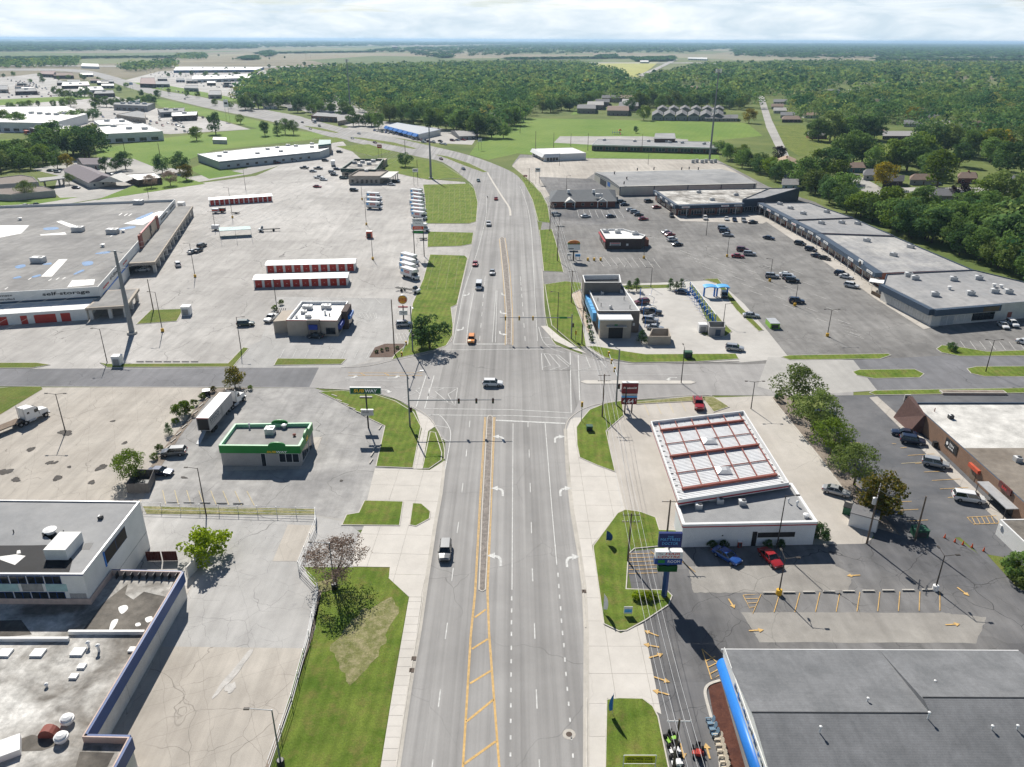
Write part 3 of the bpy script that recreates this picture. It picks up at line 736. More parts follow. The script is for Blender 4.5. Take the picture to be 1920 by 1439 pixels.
for a,b in(((670,577),(690,586)),((664,590),(695,604)),((668,600),(694,608)),((672,615),(692,623))):pline(a,b,0.12,WHITE_P,LOT['bk'],'stall_line',15)
pmulti([(670,587),(705,588),(706,597),(697,602),(668,594)],0.12,WHITE_P,'hatch_line',15,LOT['bk'],0)
for k in range(5):pline((672+k*7,588),(680+k*6,598),0.1,WHITE_P,LOT['bk'],'hatch_line',15)
for k in range(6):pline((742+k*6,625),(746+k*7,638),0.1,FADE_P,LOT['bk'],'hatch_line',15)
pline((738,639),(790,641),0.1,FADE_P,LOT['bk'],'hatch_line',15)
stalls((1462,1113),(1762,1110),9,(-11,0),36,YEL_P,LOT['dark'])
pmulti([(1393,1117),(1427,1115),(1411,1152),(1393,1117)],0.12,YEL_P,'hatch_line',15,LOT['dark'],0)
for k in range(3):pline((1397+k*4,1124+k*8),(1424-k*4,1123+k*8),0.1,YEL_P,LOT['dark'],'hatch_line',15)
pmulti([(1316,1218),(1334,1275),(1352,1265),(1344,1243),(1316,1218)],0.14,YEL_P,'hatch_line',15,LOT['dark'],0)
for k in range(3):pline((1324+k*4,1240+k*12),(1341+k*3,1232+k*12),0.12,YEL_P,LOT['dark'],'hatch_line',15)
stalls((1690,870),(1790,985),1,48,-3,FADE_YEL,LOT['seal'])
for a,b in(((1672,833),(1680,833)),((1688,841),(1700,840)),((1702,855),(1752,852)),((1716,870),(1730,869)),((1732,886),(1782,884)),((1747,902),(1800,899)),((1762,918),(1815,915)),((1777,934),(1792,933)),((1680,942),(1709,941)),((1683,958),(1722,956)),((1700,978),(1740,976)),((1585,832),(1612,831))):
 pline(a,b,0.12,YEL_P,LOT['seal'],'stall_line',15)
pmulti([(1813,971),(1868,968),(1873,982),(1825,984),(1813,971)],0.13,YEL_P,'hatch_line',15,LOT['seal'],0)
for k in range(5):pline((1822+k*9,971-k*0.5),(1829+k*9,984-k*0.4),0.11,YEL_P,LOT['seal'],'hatch_line',15)
for k in range(6):pline((1179,1040+k*7.3),(1232,1038+k*7.4),0.11,YEL_P,LOT['dark'],'stall_line',15)
pline((1219,1034),(1234,1047),0.11,YEL_P,LOT['dark'],'stall_line',15);pline((1275,1051),(1304,1074),0.11,YEL_P,LOT['dark'],'stall_line',15)
for k in range(4):pline((1207+k*23,757-k*2),(1217+k*23,780-k*2.5),0.11,FADE_YEL,LOT['fuel'],'stall_line',15)
for px,rz in(((1371,1132),190),((1417,1183),-85),((1601,1080),95),((1805,1110),200),((1785,1172),-85),((1240,1275),-115),((1229,1231),-70),((1222,1212),75),((1279,1408),180),((1327,1410),0),((1222,1189),60),((1240,1300),70)):
 arrow(px,0,R(rz),YEL_P,1.0,LOT['dark'],16,0.8)
for(x0,y0),(x1,y1),n in(((1118,482),(1224,485),9),):
 stalls((x0,y0),(x1,y1),n,14,18,FADE_P,LOT['mall'],0.1)
stalls((1082,394),(1160,394),8,(4,10),15,WHITE_P,LOT['hip'])
for k in range(5):stalls((1275+k*52,470+k*9),(1345+k*62,520+k*26),6,22,8,FADE_P,LOT['mall'],0.15)
stalls((1565,600),(1590,628),5,30,8,FADE_P,LOT['mall'],0.1)
stalls((1800,640),(1910,642),7,12,16,FADE_P,LOT['mall'],0.1)
for k in range(11):pline((1270+k*6.0,552+k*6.2),(1291+k*5.6,553+k*6.0),0.1,FADE_YEL,LOT['wash'],'stall_line',15)
for(a,b,n)in(((500,395),(620,408),8),((330,455),(470,442),8),((400,405),(520,400),9),((365,470),(420,442),5)):
 stalls(a,b,n,14,10,FADE_P,LOT['west'],0.1)
stalls((805,352),(880,352),9,(-5,5),62,GRASS_LINE,LOT['west'],0.1,30)
stalls((815,438),(865,438),5,(-2,3),22,GRASS_LINE,LOT['west'],0.1,30)
stalls((815,482),(860,482),4,(-14,-8),62,GRASS_LINE,LOT['west'],0.1,30)
IRON=M('rusty_iron',(0.10,0.075,0.06),0.8,0.3,3.0)
_c=P(1067,1378);MB().lathe((_c.x,_c.y,0.072),[(0.75,0),(0.75,0.006)],20).build('manhole_collar',GUT,road)
MB().lathe((_c.x,_c.y,0.084),[(0.36,0),(0.36,0.006)],16).build('manhole_cover',IRON,road)
for px in((1095,1110),(776,1236),(772,1258)):
 _c=P(*px);MB().box((_c.x,_c.y,0.09),(0.6,0.7,0.03)).build('kerb_inlet',IRON,road)
# ================================================================ buildings
GLASS=flatm('dark_glass',(0.015,0.02,0.026),0.08,0,0.6)
WHITE=M('white_painted_wall',(0.72,0.72,0.70),0.7,0.08,0.5,fine=0.05)
OFFWHITE=M('offwhite_wall',(0.60,0.585,0.55),0.8,0.12,0.5)
TRIM_W=M('white_trim',(0.76,0.76,0.75),0.5,0.06,1.0,fine=0.03)
GREYWALL=M('grey_block_wall',(0.34,0.335,0.33),0.85,0.12,0.6)
TANWALL=M('tan_stucco',(0.42,0.37,0.31),0.9,0.1,0.6)
TAUPE=M('taupe_stucco',(0.20,0.178,0.16),0.9,0.1,0.6)
DARKBRICK=M('dark_brick',(0.085,0.062,0.055),0.9,0.2,3.0)
BRICK=M('red_brick_wall',(0.21,0.085,0.06),0.9,0.2,2.0)
NAVY=M('navy_metal',(0.014,0.06,0.21),0.45,0.1,0.7,fine=0.04)
SLATE=M('slate_blue_fascia',(0.048,0.075,0.115),0.6,0.12,0.7,fine=0.05)
WHITE_ROOF=M('white_membrane',(0.74,0.73,0.70),0.6,0.14,0.15,fine=0.05)
GREY_ROOF=ground('grey_membrane',(0.235,0.24,0.245),(0.325,0.325,0.325),0.09,0.10,0.08,stains=(0.2,0.64,0.3))
OLD_ROOF=ground('old_grey_roof',(0.205,0.2,0.195),(0.30,0.292,0.28),0.05,0.16,0.08,streak=(R(68),14,0.12),stains=(0.12,0.66,0.3))
PATCH_ROOF=ground('patched_white_roof',(0.60,0.585,0.55),(0.17,0.155,0.135),0.13,0.35,0.1,stains=(0.3,0.58,0.5),streak=(R(26),5,0.15))
DARK_ROOF=ground('ponded_dark_roof',(0.055,0.05,0.045),(0.16,0.145,0.125),0.12,0.35,0.1)
TAR=M('black_tar',(0.022,0.022,0.024),0.8,0.25,0.4)
SHEETMETAL=M('galvanised_metal',(0.50,0.51,0.52),0.45,0.12,1.0,metal=0.35)
DARKMETAL=M('dark_metal',(0.05,0.052,0.055),0.5,0.15,1.0)
BLACKM=flatm('black_metal',(0.018,0.018,0.02),0.5)
REDP=M('red_door_paint',(0.42,0.035,0.022),0.5,0.08,0.8)
REDTRIM=flatm('red_trim',(0.36,0.02,0.03),0.5)
RUST=M('red_primer_steel',(0.27,0.085,0.065),0.7,0.15,0.8)
GREENB=M('bright_green_fascia',(0.012,0.20,0.035),0.45,0.06,0.6,fine=0.03)
YELLOW=flatm('yellow_letter',(0.80,0.50,0.02),0.5)
YELP=M('safety_yellow',(0.68,0.40,0.03),0.6,0.12,2.0)
BLUEP=M('bright_blue',(0.02,0.17,0.55),0.4,0.08,0.8)
SKYB=M('sky_blue_panel',(0.12,0.42,0.80),0.4,0.08,0.8)
WOODB=M('weathered_wood',(0.21,0.16,0.12),0.9,0.2,1.5)
INK=flatm('black_letter',(0.02,0.02,0.022),0.6)
REDL=flatm('red_letter',(0.55,0.03,0.03),0.5)
WHL=flatm('white_letter',(0.85,0.85,0.85),0.5)
def ctr(pts):
 return sum((Vector((p.x,p.y,0))for p in pts),Vector((0,0,0)))/len(pts)
class Bld:
 """a flat-roofed building from the plan of its roof edge"""
 def __init__(s,name,plan,h,label,cat='building',wall=WHITE,roof=GREY_ROOF,par=0.5,cop=None,thick=0.25,group=None,base=0.0):
  s.p=ccw([Vector((q.x,q.y,0))for q in plan]);s.h,s.par=h,par
  s.root=thing(name,ctr(s.p),label,cat,group)
  n=len(s.p)
  m=MB()
  for i in range(n):
   a,b=s.p[i],s.p[(i+1)%n]
   m.poly([(a.x,a.y,base),(b.x,b.y,base),(b.x,b.y,h),(a.x,a.y,h)])
  s.wall=m.build('wall',wall,s.root)
  inn=inset(s.p,thick)
  zr=h-par
  s.roof=MB().poly([(q.x,q.y,zr)for q in inn]).build('roof',roof,s.root)
  m=MB()
  for i in range(n):
   j=(i+1)%n
   a,b,c,d=s.p[i],s.p[j],inn[j],inn[i]
   m.poly([(a.x,a.y,h+0.002),(b.x,b.y,h+0.002),(c.x,c.y,h+0.002),(d.x,d.y,h+0.002)])
   if par>0.02:m.poly([(d.x,d.y,h+0.002),(c.x,c.y,h+0.002),(c.x,c.y,zr-0.02),(d.x,d.y,zr-0.02)])
  m.build('parapet',cop or wall,s.root)
  s.zr=zr
 def edge(s,px,z=None):
  q=P(*px,s.h if z is None else z);best=None
  for i in range(len(s.p)):
   a,b=s.p[i],s.p[(i+1)%len(s.p)]
   d=b-a;t=max(0,min(1,((q.x-a.x)*d.x+(q.y-a.y)*d.y)/max(d.x**2+d.y**2,1e-6)))
   e=(a.x+d.x*t-q.x)**2+(a.y+d.y*t-q.y)**2
   if best is None or e<best[0]:best=(e,i)
  return Face(s.root,s.p[best[1]],s.p[(best[1]+1)%len(s.p)])
class Face:
 def __init__(s,root,a,b):
  s.root,s.a,s.b=root,Vector((a.x,a.y,0)),Vector((b.x,b.y,0))
  s.L=(s.b-s.a).length;s.d=unit(s.b-s.a);s.n=Vector((s.d.y,-s.d.x,0))
 def pt(s,u,z,o=0.0):
  q=s.a+s.d*(u*s.L)+s.n*o
  return Vector((q.x,q.y,z))
 def box(s,u0,u1,z0,z1,mat,o0=0.0,o1=0.06,name='panel',parent=None):
  v=[s.pt(u0,z0,o0),s.pt(u1,z0,o0),s.pt(u1,z0,o1),s.pt(u0,z0,o1),s.pt(u0,z1,o0),s.pt(u1,z1,o0),s.pt(u1,z1,o1),s.pt(u0,z1,o1)]
  return MB().add(v,[(0,1,2,3),(4,7,6,5),(3,2,6,7),(0,4,5,1),(0,3,7,4),(1,5,6,2)]).build(name,mat,parent or s.root)
 def window(s,u0,u1,z0,z1,frame=None,glass=None,name='window',n=1):
  w=s.box(u0,u1,z0,z1,frame or TRIM_W,-0.02,0.05,name)
  k=0.05/s.L*1.0
  for i in range(n):
   a=u0+(u1-u0)*i/n+k;b=u0+(u1-u0)*(i+1)/n-k
   s.box(a,b,z0+0.06,z1-0.06,glass or GLASS,0.0,0.062,'pane',w)
  return w
 def row(s,n,u0,u1,fill,z0,z1,frame=None,glass=None,name='window',panes=1):
  st=(u1-u0)/n
  for i in range(n):
   c=u0+st*(i+0.5)
   s.window(c-st*fill/2,c+st*fill/2,z0,z1,frame,glass,name,panes)
 def sign(s,u,z,w,h,body,mat,bold=0.0,shear=0.0,name='lettering',o=0.07,parent=None):
  return text(body,s.pt(u,z,o),w,h,s.d,(0,0,1),mat,parent or s.root,name,bold,shear)
 def gap(s,u0,u1,z0,z1,name='doorway_shade'):
  return s.box(u0,u1,z0,z1,INK,0.0,0.03,name)  # flat black panel, painted for the shade inside an opening
def rtu(root,px,z,sx=2.0,sy=1.4,sz=1.1,rz=0.0,mat=None,name='rooftop_unit',world=None):
 c=world if world is not None else P(*px,z)
 o=MB().box((c.x,c.y,z-0.03),(sx,sy,sz),rz).build(name,mat or SHEETMETAL,root)
 MB().lathe((c.x+math.cos(rz)*sx*0.2,c.y+math.sin(rz)*sx*0.2,z+sz-0.05),[(min(sx,sy)*0.3,0),(min(sx,sy)*0.3,0.1)],10).build('fan_guard',DARKMETAL,o)
 MB().box((c.x-math.cos(rz)*sx*0.3,c.y-math.sin(rz)*sx*0.3,z+sz-0.04),(sx*0.3,sy*0.8,0.08),rz).build('vent_cover',TRIM_W,o)
 return o
def vent(root,px,z,r=0.15,h=0.6,mat=None,cap=True,name='roof_vent'):
 c=P(*px,z)
 pr=[(r,-0.02),(r,h)]
 if cap:pr+=[(r*1.7,h),(r*1.7,h+0.14),(r*0.7,h+0.28)]
 return MB().lathe((c.x,c.y,z),pr,10).build(name,mat or TRIM_W,root)
def skylight(root,px,z,sx=1.2,sy=1.2,rz=0.0):
 c=P(*px,z)
 return MB().box((c.x,c.y,z-0.02),(sx,sy,0.28),rz).build('skylight',TRIM_W,root)
def patch(root,px,z,mat,name='roof_patch',dz=0.012,sm=0):
 p=PX(px,z);p=smooth(p,sm)if sm else p
 return MB().poly(ccw([Vector((q.x,q.y,z+dz))for q in p])).build(name,mat,root)
# ---- white three storey office block
hO=8.57
b=Bld('office_block',[P(155,1077,hO),P(262,940,hO),P(-150,936,hO),P(-150,1076,hO)],hO,'white three storey office block with grey flat roof and broken window bands',wall=WHITE,roof=GREY_ROOF,par=0.18,cop=SHEETMETAL)
OFF=b
f=b.edge((60,1078))
for k,(z0,z1)in enumerate(((7.0,8.25),(4.35,5.65),(1.6,2.9))):
 f.row(8,0.0,0.86,0.93,z0,z1,NAVY,GLASS,panes=2)
for i in range(4):f.box(0.30+i*0.15,0.43+i*0.15,5.75,6.95,(M('grey_spandrel',(0.30,0.30,0.29),0.9,0.3,1.0),M('teal_spandrel',(0.35,0.52,0.52),0.8,0.2,1.0))[i%2],0,0.04,'spandrel_panel')
for i in range(4):f.box(0.885+i*0.026,0.909+i*0.026,4.5,5.4,GREYWALL,0,0.04,'louvre_panel')
f.box(0,1,8.35,8.5,NAVY,0,0.05,'roof_band')
f=b.edge((210,1008))
f.window(0.32,0.68,5.9,7.9,NAVY,M('dusty_dark_panel',(0.05,0.042,0.036),0.8,0.2,1.0),'window',2)
f.box(0.30,0.315,5.7,8.1,BLUEP,0,0.12,'window_jamb')
f.box(0.0,1.0,3.0,3.06,GREYWALL,0,0.03,'wall_joint')
m=MB();c=P(122,1031,hO);m.box((c.x,c.y,b.zr-0.02),(3.0,4.2,1.7),0.0);m.build('penthouse',WHITE,b.root)
patch(b.root,[(-100,1024),(60,1023),(98,1022),(108,1004),(104,1000),(80,1008),(78,1000),(128,1016),(120,1030),(136,1050),(130,1073),(-100,1073)],b.zr,TAR)
patch(b.root,[(0,1044),(30,1040),(48,1043),(40,1050),(28,1060),(0,1050)],b.zr,WHITE_ROOF,dz=0.03)
patch(b.root,[(32,1033),(38,1032),(39,1038),(31,1039)],b.zr,WHITE_ROOF,dz=0.03)
vent(b.root,(95,1000),b.zr,0.55,0.5,TRIM_W);vent(b.root,(120,1000),b.zr,0.08,0.5,DARKMETAL,False);vent(b.root,(26,999),b.zr,0.08,0.5,DARKMETAL,False)
rtu(b.root,(189,973),b.zr,0.6,0.6,0.5,mat=DARKMETAL,name='roof_hatch');patch(b.root,[(160,1019),(176,1018),(168,1031),(152,1031)],b.zr,DARKMETAL)
# ---- low shopfront building with navy fascia
hL=4.6
_se=b.p[0]
oc=P(155,1077,hO)
pl=[P(341,1072,hL),P(157,1380,hL),P(243,1382,hL),P(196,1470,hL),P(-200,1470,hL),Vector((-110,oc.y-0.05,0)),Vector((oc.x+0.04,oc.y-0.05,0)),Vector((oc.x+0.04,P(225,1069,hL).y,0))]
b=Bld('shop_building',pl,hL,'low white shop building with stained roof and navy blue fascia',wall=OFFWHITE,roof=PATCH_ROOF,par=0.9,cop=M('pink_coping',(0.56,0.43,0.37),0.7),thick=0.14)
LOW=b
for px in((250,1226),(200,1381),(218,1425)):
 f=b.edge(px);f.box(0,1,hL-1.75,hL-0.02,NAVY,0.0,0.28,'fascia')
 n_=max(2,int(f.L/7))
 for k in range(1,n_):f.box(k/n_-0.02/f.L,k/n_+0.02/f.L,0,hL-1.8,GREYWALL,0,0.02,'wall_joint')
f=b.edge((280,1070));f.box(0,1,hL-1.0,hL-0.02,NAVY,0.0,0.2,'fascia')
for k in range(9):MB().box((f.pt(0.06+k*0.105,b.zr,-0.5)),(0.07,0.8,0.85)).build('fascia_brace',DARKMETAL,b.root)
patch(b.root,[(240,1095),(332,1090),(275,1186),(150,1188),(195,1130)],b.zr,DARK_ROOF)
patch(b.root,[(240,1095),(300,1092),(325,1092),(312,1120),(270,1110),(250,1125),(235,1115)],b.zr,PATCH_ROOF,dz=0.03)
for q in([(222,1140),(236,1135),(240,1142),(228,1152)],[(272,1160),(284,1156),(286,1163),(276,1168)],[(254,1170),(262,1168),(264,1173),(255,1175)],[(210,1165),(222,1162),(214,1178),(205,1182)]):
 patch(b.root,q,b.zr,WHITE_ROOF,dz=0.03,sm=3)
patch(b.root,[(0,1400),(60,1378),(120,1392),(80,1408),(20,1410)],b.zr,DARK_ROOF);patch(b.root,[(150,1410),(215,1412),(198,1445),(140,1445)],b.zr,DARK_ROOF)
patch(b.root,[(-50,1165),(40,1163),(60,1190),(-50,1200)],b.zr,SKYB if False else DARK_ROOF)
for y_,x0,x1 in((1189,130,272),(1202,-120,130)):
 a,c=P(x0,y_,b.zr),P(x1,y_,b.zr);m=MB();mid=(a+c)/2;m.box((mid.x,mid.y,b.zr-0.02),((c-a).length,0.35,0.55),math.atan2(c.y-a.y,c.x-a.x));m.build('parapet_wall',TRIM_W,b.root)
for px in((10,1226),(72,1226),(147,1224)):skylight(b.root,px,b.zr,1.5,1.3)
for px in((154,1251),(139,1270),(249,1220)):skylight(b.root,px,b.zr,0.9,0.8)
vent(b.root,(186,1222),b.zr,0.16,0.9);vent(b.root,(167,1214),b.zr,0.16,0.7);vent(b.root,(88,1288),b.zr,0.14,0.3)
for px in((128,1356),(117,1390)):
 c=P(*px,b.zr);MB().lathe((c.x,c.y,b.zr-0.02),[(0.45,0),(0.45,0.35),(0.75,0.4),(0.75,0.75),(0.6,0.8),(0.6,0.95),(0.3,1.1)],14).build('exhaust_fan',TRIM_W,b.root)
c=P(93,1378,b.zr);m=MB();vs,fs=[],[]
for x in(-1.0,1.0):
 for k in range(9):
  a=math.pi*k/8;vs.append((c.x+math.cos(a)*1.0,c.y+x*0.5,b.zr+math.sin(a)*1.1))
for k in range(8):fs.append((k,k+1,9+k+1,9+k))
m.add(vs,fs+[tuple(range(8,-1,-1)),tuple(range(9,18))]);m.build('intake_hood',RUST,b.root)
c=P(8,1412,b.zr);MB().box((c.x,c.y,b.zr),(3.2,2.4,0.8),R(30)).build('roof_cover',TRIM_W,b.root)
a,c=P(353,1086),P(380,1056);m=MB();d=unit(c-a);nn=Vector((-d.y,d.x,0))*0.12
m.prism([a+nn,a-nn,c-nn,c+nn],0,2.1);tag(m.build('screen_wall',OFFWHITE),'white freestanding screen wall beside the navy blue fascia','wall')
a,c=P(276,1053),P(334,1052)
g=thing('yard_gate',(a+c)/2,'pair of dark red timber yard gates behind office block','gate')
for t0,t1 in((0,0.48),(0.52,1)):
 p0,p1=a+(c-a)*t0,a+(c-a)*t1;mid=(p0+p1)/2
 for k in range(6):
  q=p0+(p1-p0)*((k+0.5)/6);MB().box((q.x,q.y,0.08),((p1-p0).length/6-0.03,0.08,1.7),math.atan2((p1-p0).y,(p1-p0).x)).build('gate_board',M('maroon_timber',(0.085,0.025,0.022),0.8),g)
 MB().box((mid.x,mid.y+0.09,0.5),((p1-p0).length,0.06,0.12)).build('gate_rail',WOODB,g)
# ---- sandwich shop with green fascia
hS=4.42
b=Bld('sandwich_shop',[P(411,835,hS),P(561,836,hS),P(584,793,hS),P(441,795,hS)],hS,'grey sandwich shop with bright green fascia and round topped signs',cat='restaurant',wall=GREYWALL,roof=OLD_ROOF,par=0.7,cop=M('mint_coping',(0.30,0.62,0.38),0.5))
SUB=b
for px in((480,835),(573,815),(510,794),(426,815)):
 f=b.edge(px);f.box(-0.006,1.006,hS-1.6,hS-0.01,GREENB,0.0,0.16,'fascia')
def arch(f,u,w,h,z,o0,o1,name='sign_arch',mat=GREENB,parent=None):
 n,m=12,MB();vs=[]
 for o in(o0,o1):
  for k in range(n+1):
   a=math.pi*k/n;vs.append(f.pt(u-math.cos(a)*w/2/f.L,z+math.sin(a)*h,o))
 fs=[tuple(range(n,-1,-1)),tuple(range(n+1,2*n+2))]+[(k,k+1,n+2+k,n+1+k)for k in range(n)]+[(n,0,n+1,2*n+1)]
 return m.add(vs,fs).build(name,mat,parent or f.root)
f=b.edge((480,835))
arch(f,0.72,3.2,0.75,hS-0.01,-0.1,0.2)
f.sign(0.645,hS-1.25,1.75,0.42,'SUB',YELLOW,0.03,0.15,o=0.19);f.sign(0.775,hS-1.25,2.1,0.42,'WAY',WHL,0.03,0.15,o=0.19)
f.window(0.73,0.98,0.9,2.75,TRIM_W,GLASS,n=3);f.window(0.5,0.56,0.0,2.75,TRIM_W,GLASS,'door')
f.box(0.3,1.0,0.0,0.03,CONC,0.0,1.2,'walk')if False else None
f=b.edge((510,794));arch(f,0.42,3.2,0.75,hS-0.01,-0.1,0.2)
f=b.edge((573,815));arch(f,0.5,3.4,0.8,hS-0.01,-0.1,0.2);f.sign(0.5,hS-0.9,1.6,0.8,'S',YELLOW,0.05,o=0.19);f.window(0.1,0.55,0.5,2.75,TRIM_W,GLASS,n=3);f.window(0.62,0.8,0.0,2.75,TRIM_W,GLASS,'door')
rtu(b.root,(507,813),b.zr,1.7,1.5,1.3);vent(b.root,(533,803),b.zr,0.35,0.6,SHEETMETAL);vent(b.root,(468,803),b.zr,0.14,0.8);vent(b.root,(552,818),b.zr,0.2,0.25,RUST)
slabs([(575,820),(604,820),(582,880),(560,880)],CONC_LOT,6,1.5,2.0,R(-10),'sidewalk')
slabs([(420,876),(560,872),(565,880),(424,884)],CONC_LOT,7,2.0,1.5,R(0),'sidewalk')
# ---- rows of drive-up storage units
def storage(fl,fr,depth,h,n,label,group='rows of white and red storage units in the lot'):
 a,c=P(*fl),P(*fr);d=unit(c-a);nn=Vector((-d.y,d.x,0));L=(c-a).length
 plan=[a,c,c+nn*depth,a+nn*depth]
 root=thing('storage_unit_row',ctr(plan),label,'storage units',group)
 m=MB()
 m.prism(plan,0.0,h-0.3,bottom=False).build('wall',WHITE,root)
 o=0.25
 e=[a-d*o-nn*o,c+d*o-nn*o,c+d*o+nn*(depth+o),a-d*o+nn*(depth+o)]
 r0,r1=(e[0]+e[3])/2,(e[1]+e[2])/2
 m=MB();z0,z1=h-0.3,h+0.3
 vs=[(*e[0].xy,z0),(*e[1].xy,z0),(*e[2].xy,z0),(*e[3].xy,z0),(*r0.xy,z1),(*r1.xy,z1),(*e[0].xy,z0-0.18),(*e[1].xy,z0-0.18),(*e[2].xy,z0-0.18),(*e[3].xy,z0-0.18)]
 m.add(vs,[(0,1,5,4),(2,3,4,5),(1,2,5),(3,0,4),(6,7,1,0),(7,8,2,1),(8,9,3,2),(9,6,0,3)]).build('roof',TRIM_W,root)
 f=Face(root,a,c)
 for i in range(n):
  u0,u1=(i+0.14)/n,(i+0.86)/n
  dr=f.box(u0,u1,0.02,2.45,REDP,-0.05,0.03,'roll_up_door')
  f.box(u0+0.3/n,u0+0.42/n,1.1,1.2,TRIM_W,0.0,0.06,'latch',dr)
 return root
storage((477,540),(652,535.5),6.1,3.0,10,'long row of white storage units with red doors, nearer the burger restaurant')
storage((500,512),(666,508),6.1,3.0,10,'long row of white storage units with red doors, behind the other long row')
storage((394,386),(511,378),6.1,3.0,13,'row of white storage units with red doors standing alone by the access road')
# ---- burger restaurant
hB=4.6
b=Bld('burger_restaurant',[P(537,600,hB),P(632,601,hB),P(653,565,hB),P(565,565,hB)],hB,'tan burger restaurant with white flat roof, red roof band and blue awnings',cat='restaurant',wall=TANWALL,roof=WHITE_ROOF,par=0.9,cop=TRIM_W,thick=0.3)
f=b.edge((580,601))
f.box(-0.01,1.01,hB-0.22,hB-0.03,REDTRIM,0.0,0.08,'roof_band')
tw=f.box(0.42,0.66,0,hB+0.25,TAUPE,0.0,1.1,'drive_tower');
Face(b.root,f.pt(0.42,0,1.1),f.pt(0.66,0,1.1)).box(0.15,0.85,2.4,3.7,M('royal_blue_awning',(0.02,0.05,0.28),0.7),0.0,0.5,'awning')
Face(b.root,f.pt(0.42,0,1.1),f.pt(0.66,0,1.1)).window(0.2,0.8,0.9,2.3,DARKMETAL)
f.window(0.76,0.95,0.6,2.5,DARKMETAL,n=2)
f=b.edge((642,583))
tw=f.box(0.35,0.75,0,hB+0.5,DARKBRICK,0.0,1.6,'entrance_tower')
for u0,u1 in((0.02,0.33),(0.78,0.98)):
 f.box(u0,u1,1.9,3.1,MATS['royal_blue_awning'],0.0,0.8,'awning');f.window(u0,u1,0.6,2.1,DARKMETAL,n=2)
ft=Face(b.root,f.pt(0.35,0,1.6),f.pt(0.75,0,1.6));ft.window(0.2,0.8,0,2.4,DARKMETAL,name='door',n=2);ft.box(0.1,0.9,2.6,3.6,BLUEP,0,0.7,'awning')
a=P(515,626);c=P(541,624);m=MB();d=Vector((0,1,0));m.prism([a,c,c+d*9,a+d*9],0,3.5,bottom=False);m.build('store_annex',TANWALL,b.root)
for px in((577,580),(612,579)):rtu(b.root,px,b.zr,2.6,1.6,1.2)
for px in((570,588),(578,595)):rtu(b.root,px,b.zr,1.5,1.2,0.9)
vent(b.root,(610,590),b.zr,0.3,1.0);vent(b.root,(556,596),b.zr,0.3,0.5);vent(b.root,(618,593),b.zr,0.15,0.5,DARKMETAL)
# ---- self storage superstore
hK=7.0
se,ne=P(184,538,hK),P(328,374,hK)
dn=unit(ne-se);ww=Vector((-dn.y,dn.x,0))
b=Bld('storage_warehouse',[se,ne,ne+ww*118,se+ww*125],hK,'huge white self-storage store with grey flat roof, white and blue patches',cat='warehouse',wall=WHITE,roof=OLD_ROOF,par=1.0,cop=WHITE)
KM=b
f=b.edge((100,540))
f.sign(0.93,5.6,12.5,1.3,'self-storage',INK,0.02);f.sign(0.80,6.0,4.6,0.65,'climate',INK,0.01);f.sign(0.80,4.9,5.2,0.65,'controlled',INK,0.01)
f.box(0,1,3.6,4.2,SLATE,0,0.05,'wall_band')
row=thing('storage_door_row',f.pt(0.8,0,3),'low white row of red storage doors under the self-storage lettering','storage units')
fr=Face(row,f.pt(0.0,0,9),f.pt(0.985,0,9))
MB().prism([f.pt(0.0,0,9),f.pt(0.985,0,9),f.pt(0.985,0,0.02),f.pt(0,0,0.02)],0,3.3,bottom=False).build('wall',WHITE,row)
for i,(u0,u1)in enumerate(((0.945,0.965),(0.89,0.935),(0.862,0.876),(0.79,0.835),(0.73,0.775),(0.665,0.682),(0.6,0.65),(0.53,0.545),(0.47,0.52),(0.42,0.44),(0.36,0.41))):
 fr.box(u0,u1,0.02,2.5,REDP,-0.04,0.03,'roll_up_door')
cp=thing('entrance_canopy',f.pt(1.02,0,4),'beige corner canopy on white columns at the self-storage store','canopy')
q0,q1=P(165,574,3.4),P(208,540,3.4)
fx,fy=f.d,-f.n
o_=f.pt(0.985,0,9.6)
MB().prism([o_,o_+fx*11,o_+fx*11-f.n*17,o_-f.n*17+fx*2],3.0,3.7).build('roof',TANWALL,cp)
MB().prism([o_+fx*0.7-f.n*0.7,o_+fx*10.3-f.n*0.7,o_+fx*10.3-f.n*16.3,o_+fx*2.6-f.n*16.3],3.6,3.72).build('roof_deck',OLD_ROOF,cp)
for uu,vv in((1,1),(6,1),(10,1),(10,8.5),(10,16)):
 q=o_+fx*uu-f.n*vv;MB().box((q.x,q.y,0),(0.9,0.9,3.0),0.2).build('column',OFFWHITE,cp)
f=b.edge((256,456))
f.box(0.43,0.66,3.2,8.6,M('beige_sign_panel',(0.55,0.44,0.33),0.7),0.0,0.5,'sign_panel')
f.box(0.415,0.445,2.6,8.9,RUST,0.0,0.7,'sign_pier');f.box(0.645,0.675,2.6,8.9,RUST,0.0,0.7,'sign_pier');f.box(0.43,0.66,8.55,8.9,REDTRIM,0.0,0.55,'sign_cornice')
f.sign(0.56,6.4,3.2,3.6,'F',INK,0.08,o=0.56)
for u,w in((0.49,3.4),(0.545,4.5),(0.6,4.6)):f.sign(u,4.2,w,1.0,'self',M('brown_letter',(0.16,0.05,0.03)),0.03,o=0.56)
f.box(0.02,0.42,3.4,3.9,BLUEP,0,0.05,'wall_band');f.sign(0.14,5.6,12,1.0,'U-Store',INK,0.02,0.2);f.sign(0.055,5.2,7,0.7,'~~~',REDL,0.05);f.sign(0.245,5.4,6,0.7,'~~',REDL,0.05)
for u,w in((0.76,8),(0.8,9),(0.93,12)):f.sign(u,5.4,w,1.3,'storage',INK,0.03)
g0,g1=f.pt(0.30,0,0.05),f.pt(0.985,0,0.05)
aw=thing('covered_walk',f.pt(0.62,0,4),'long covered walk with white columns along the self-storage store','canopy')
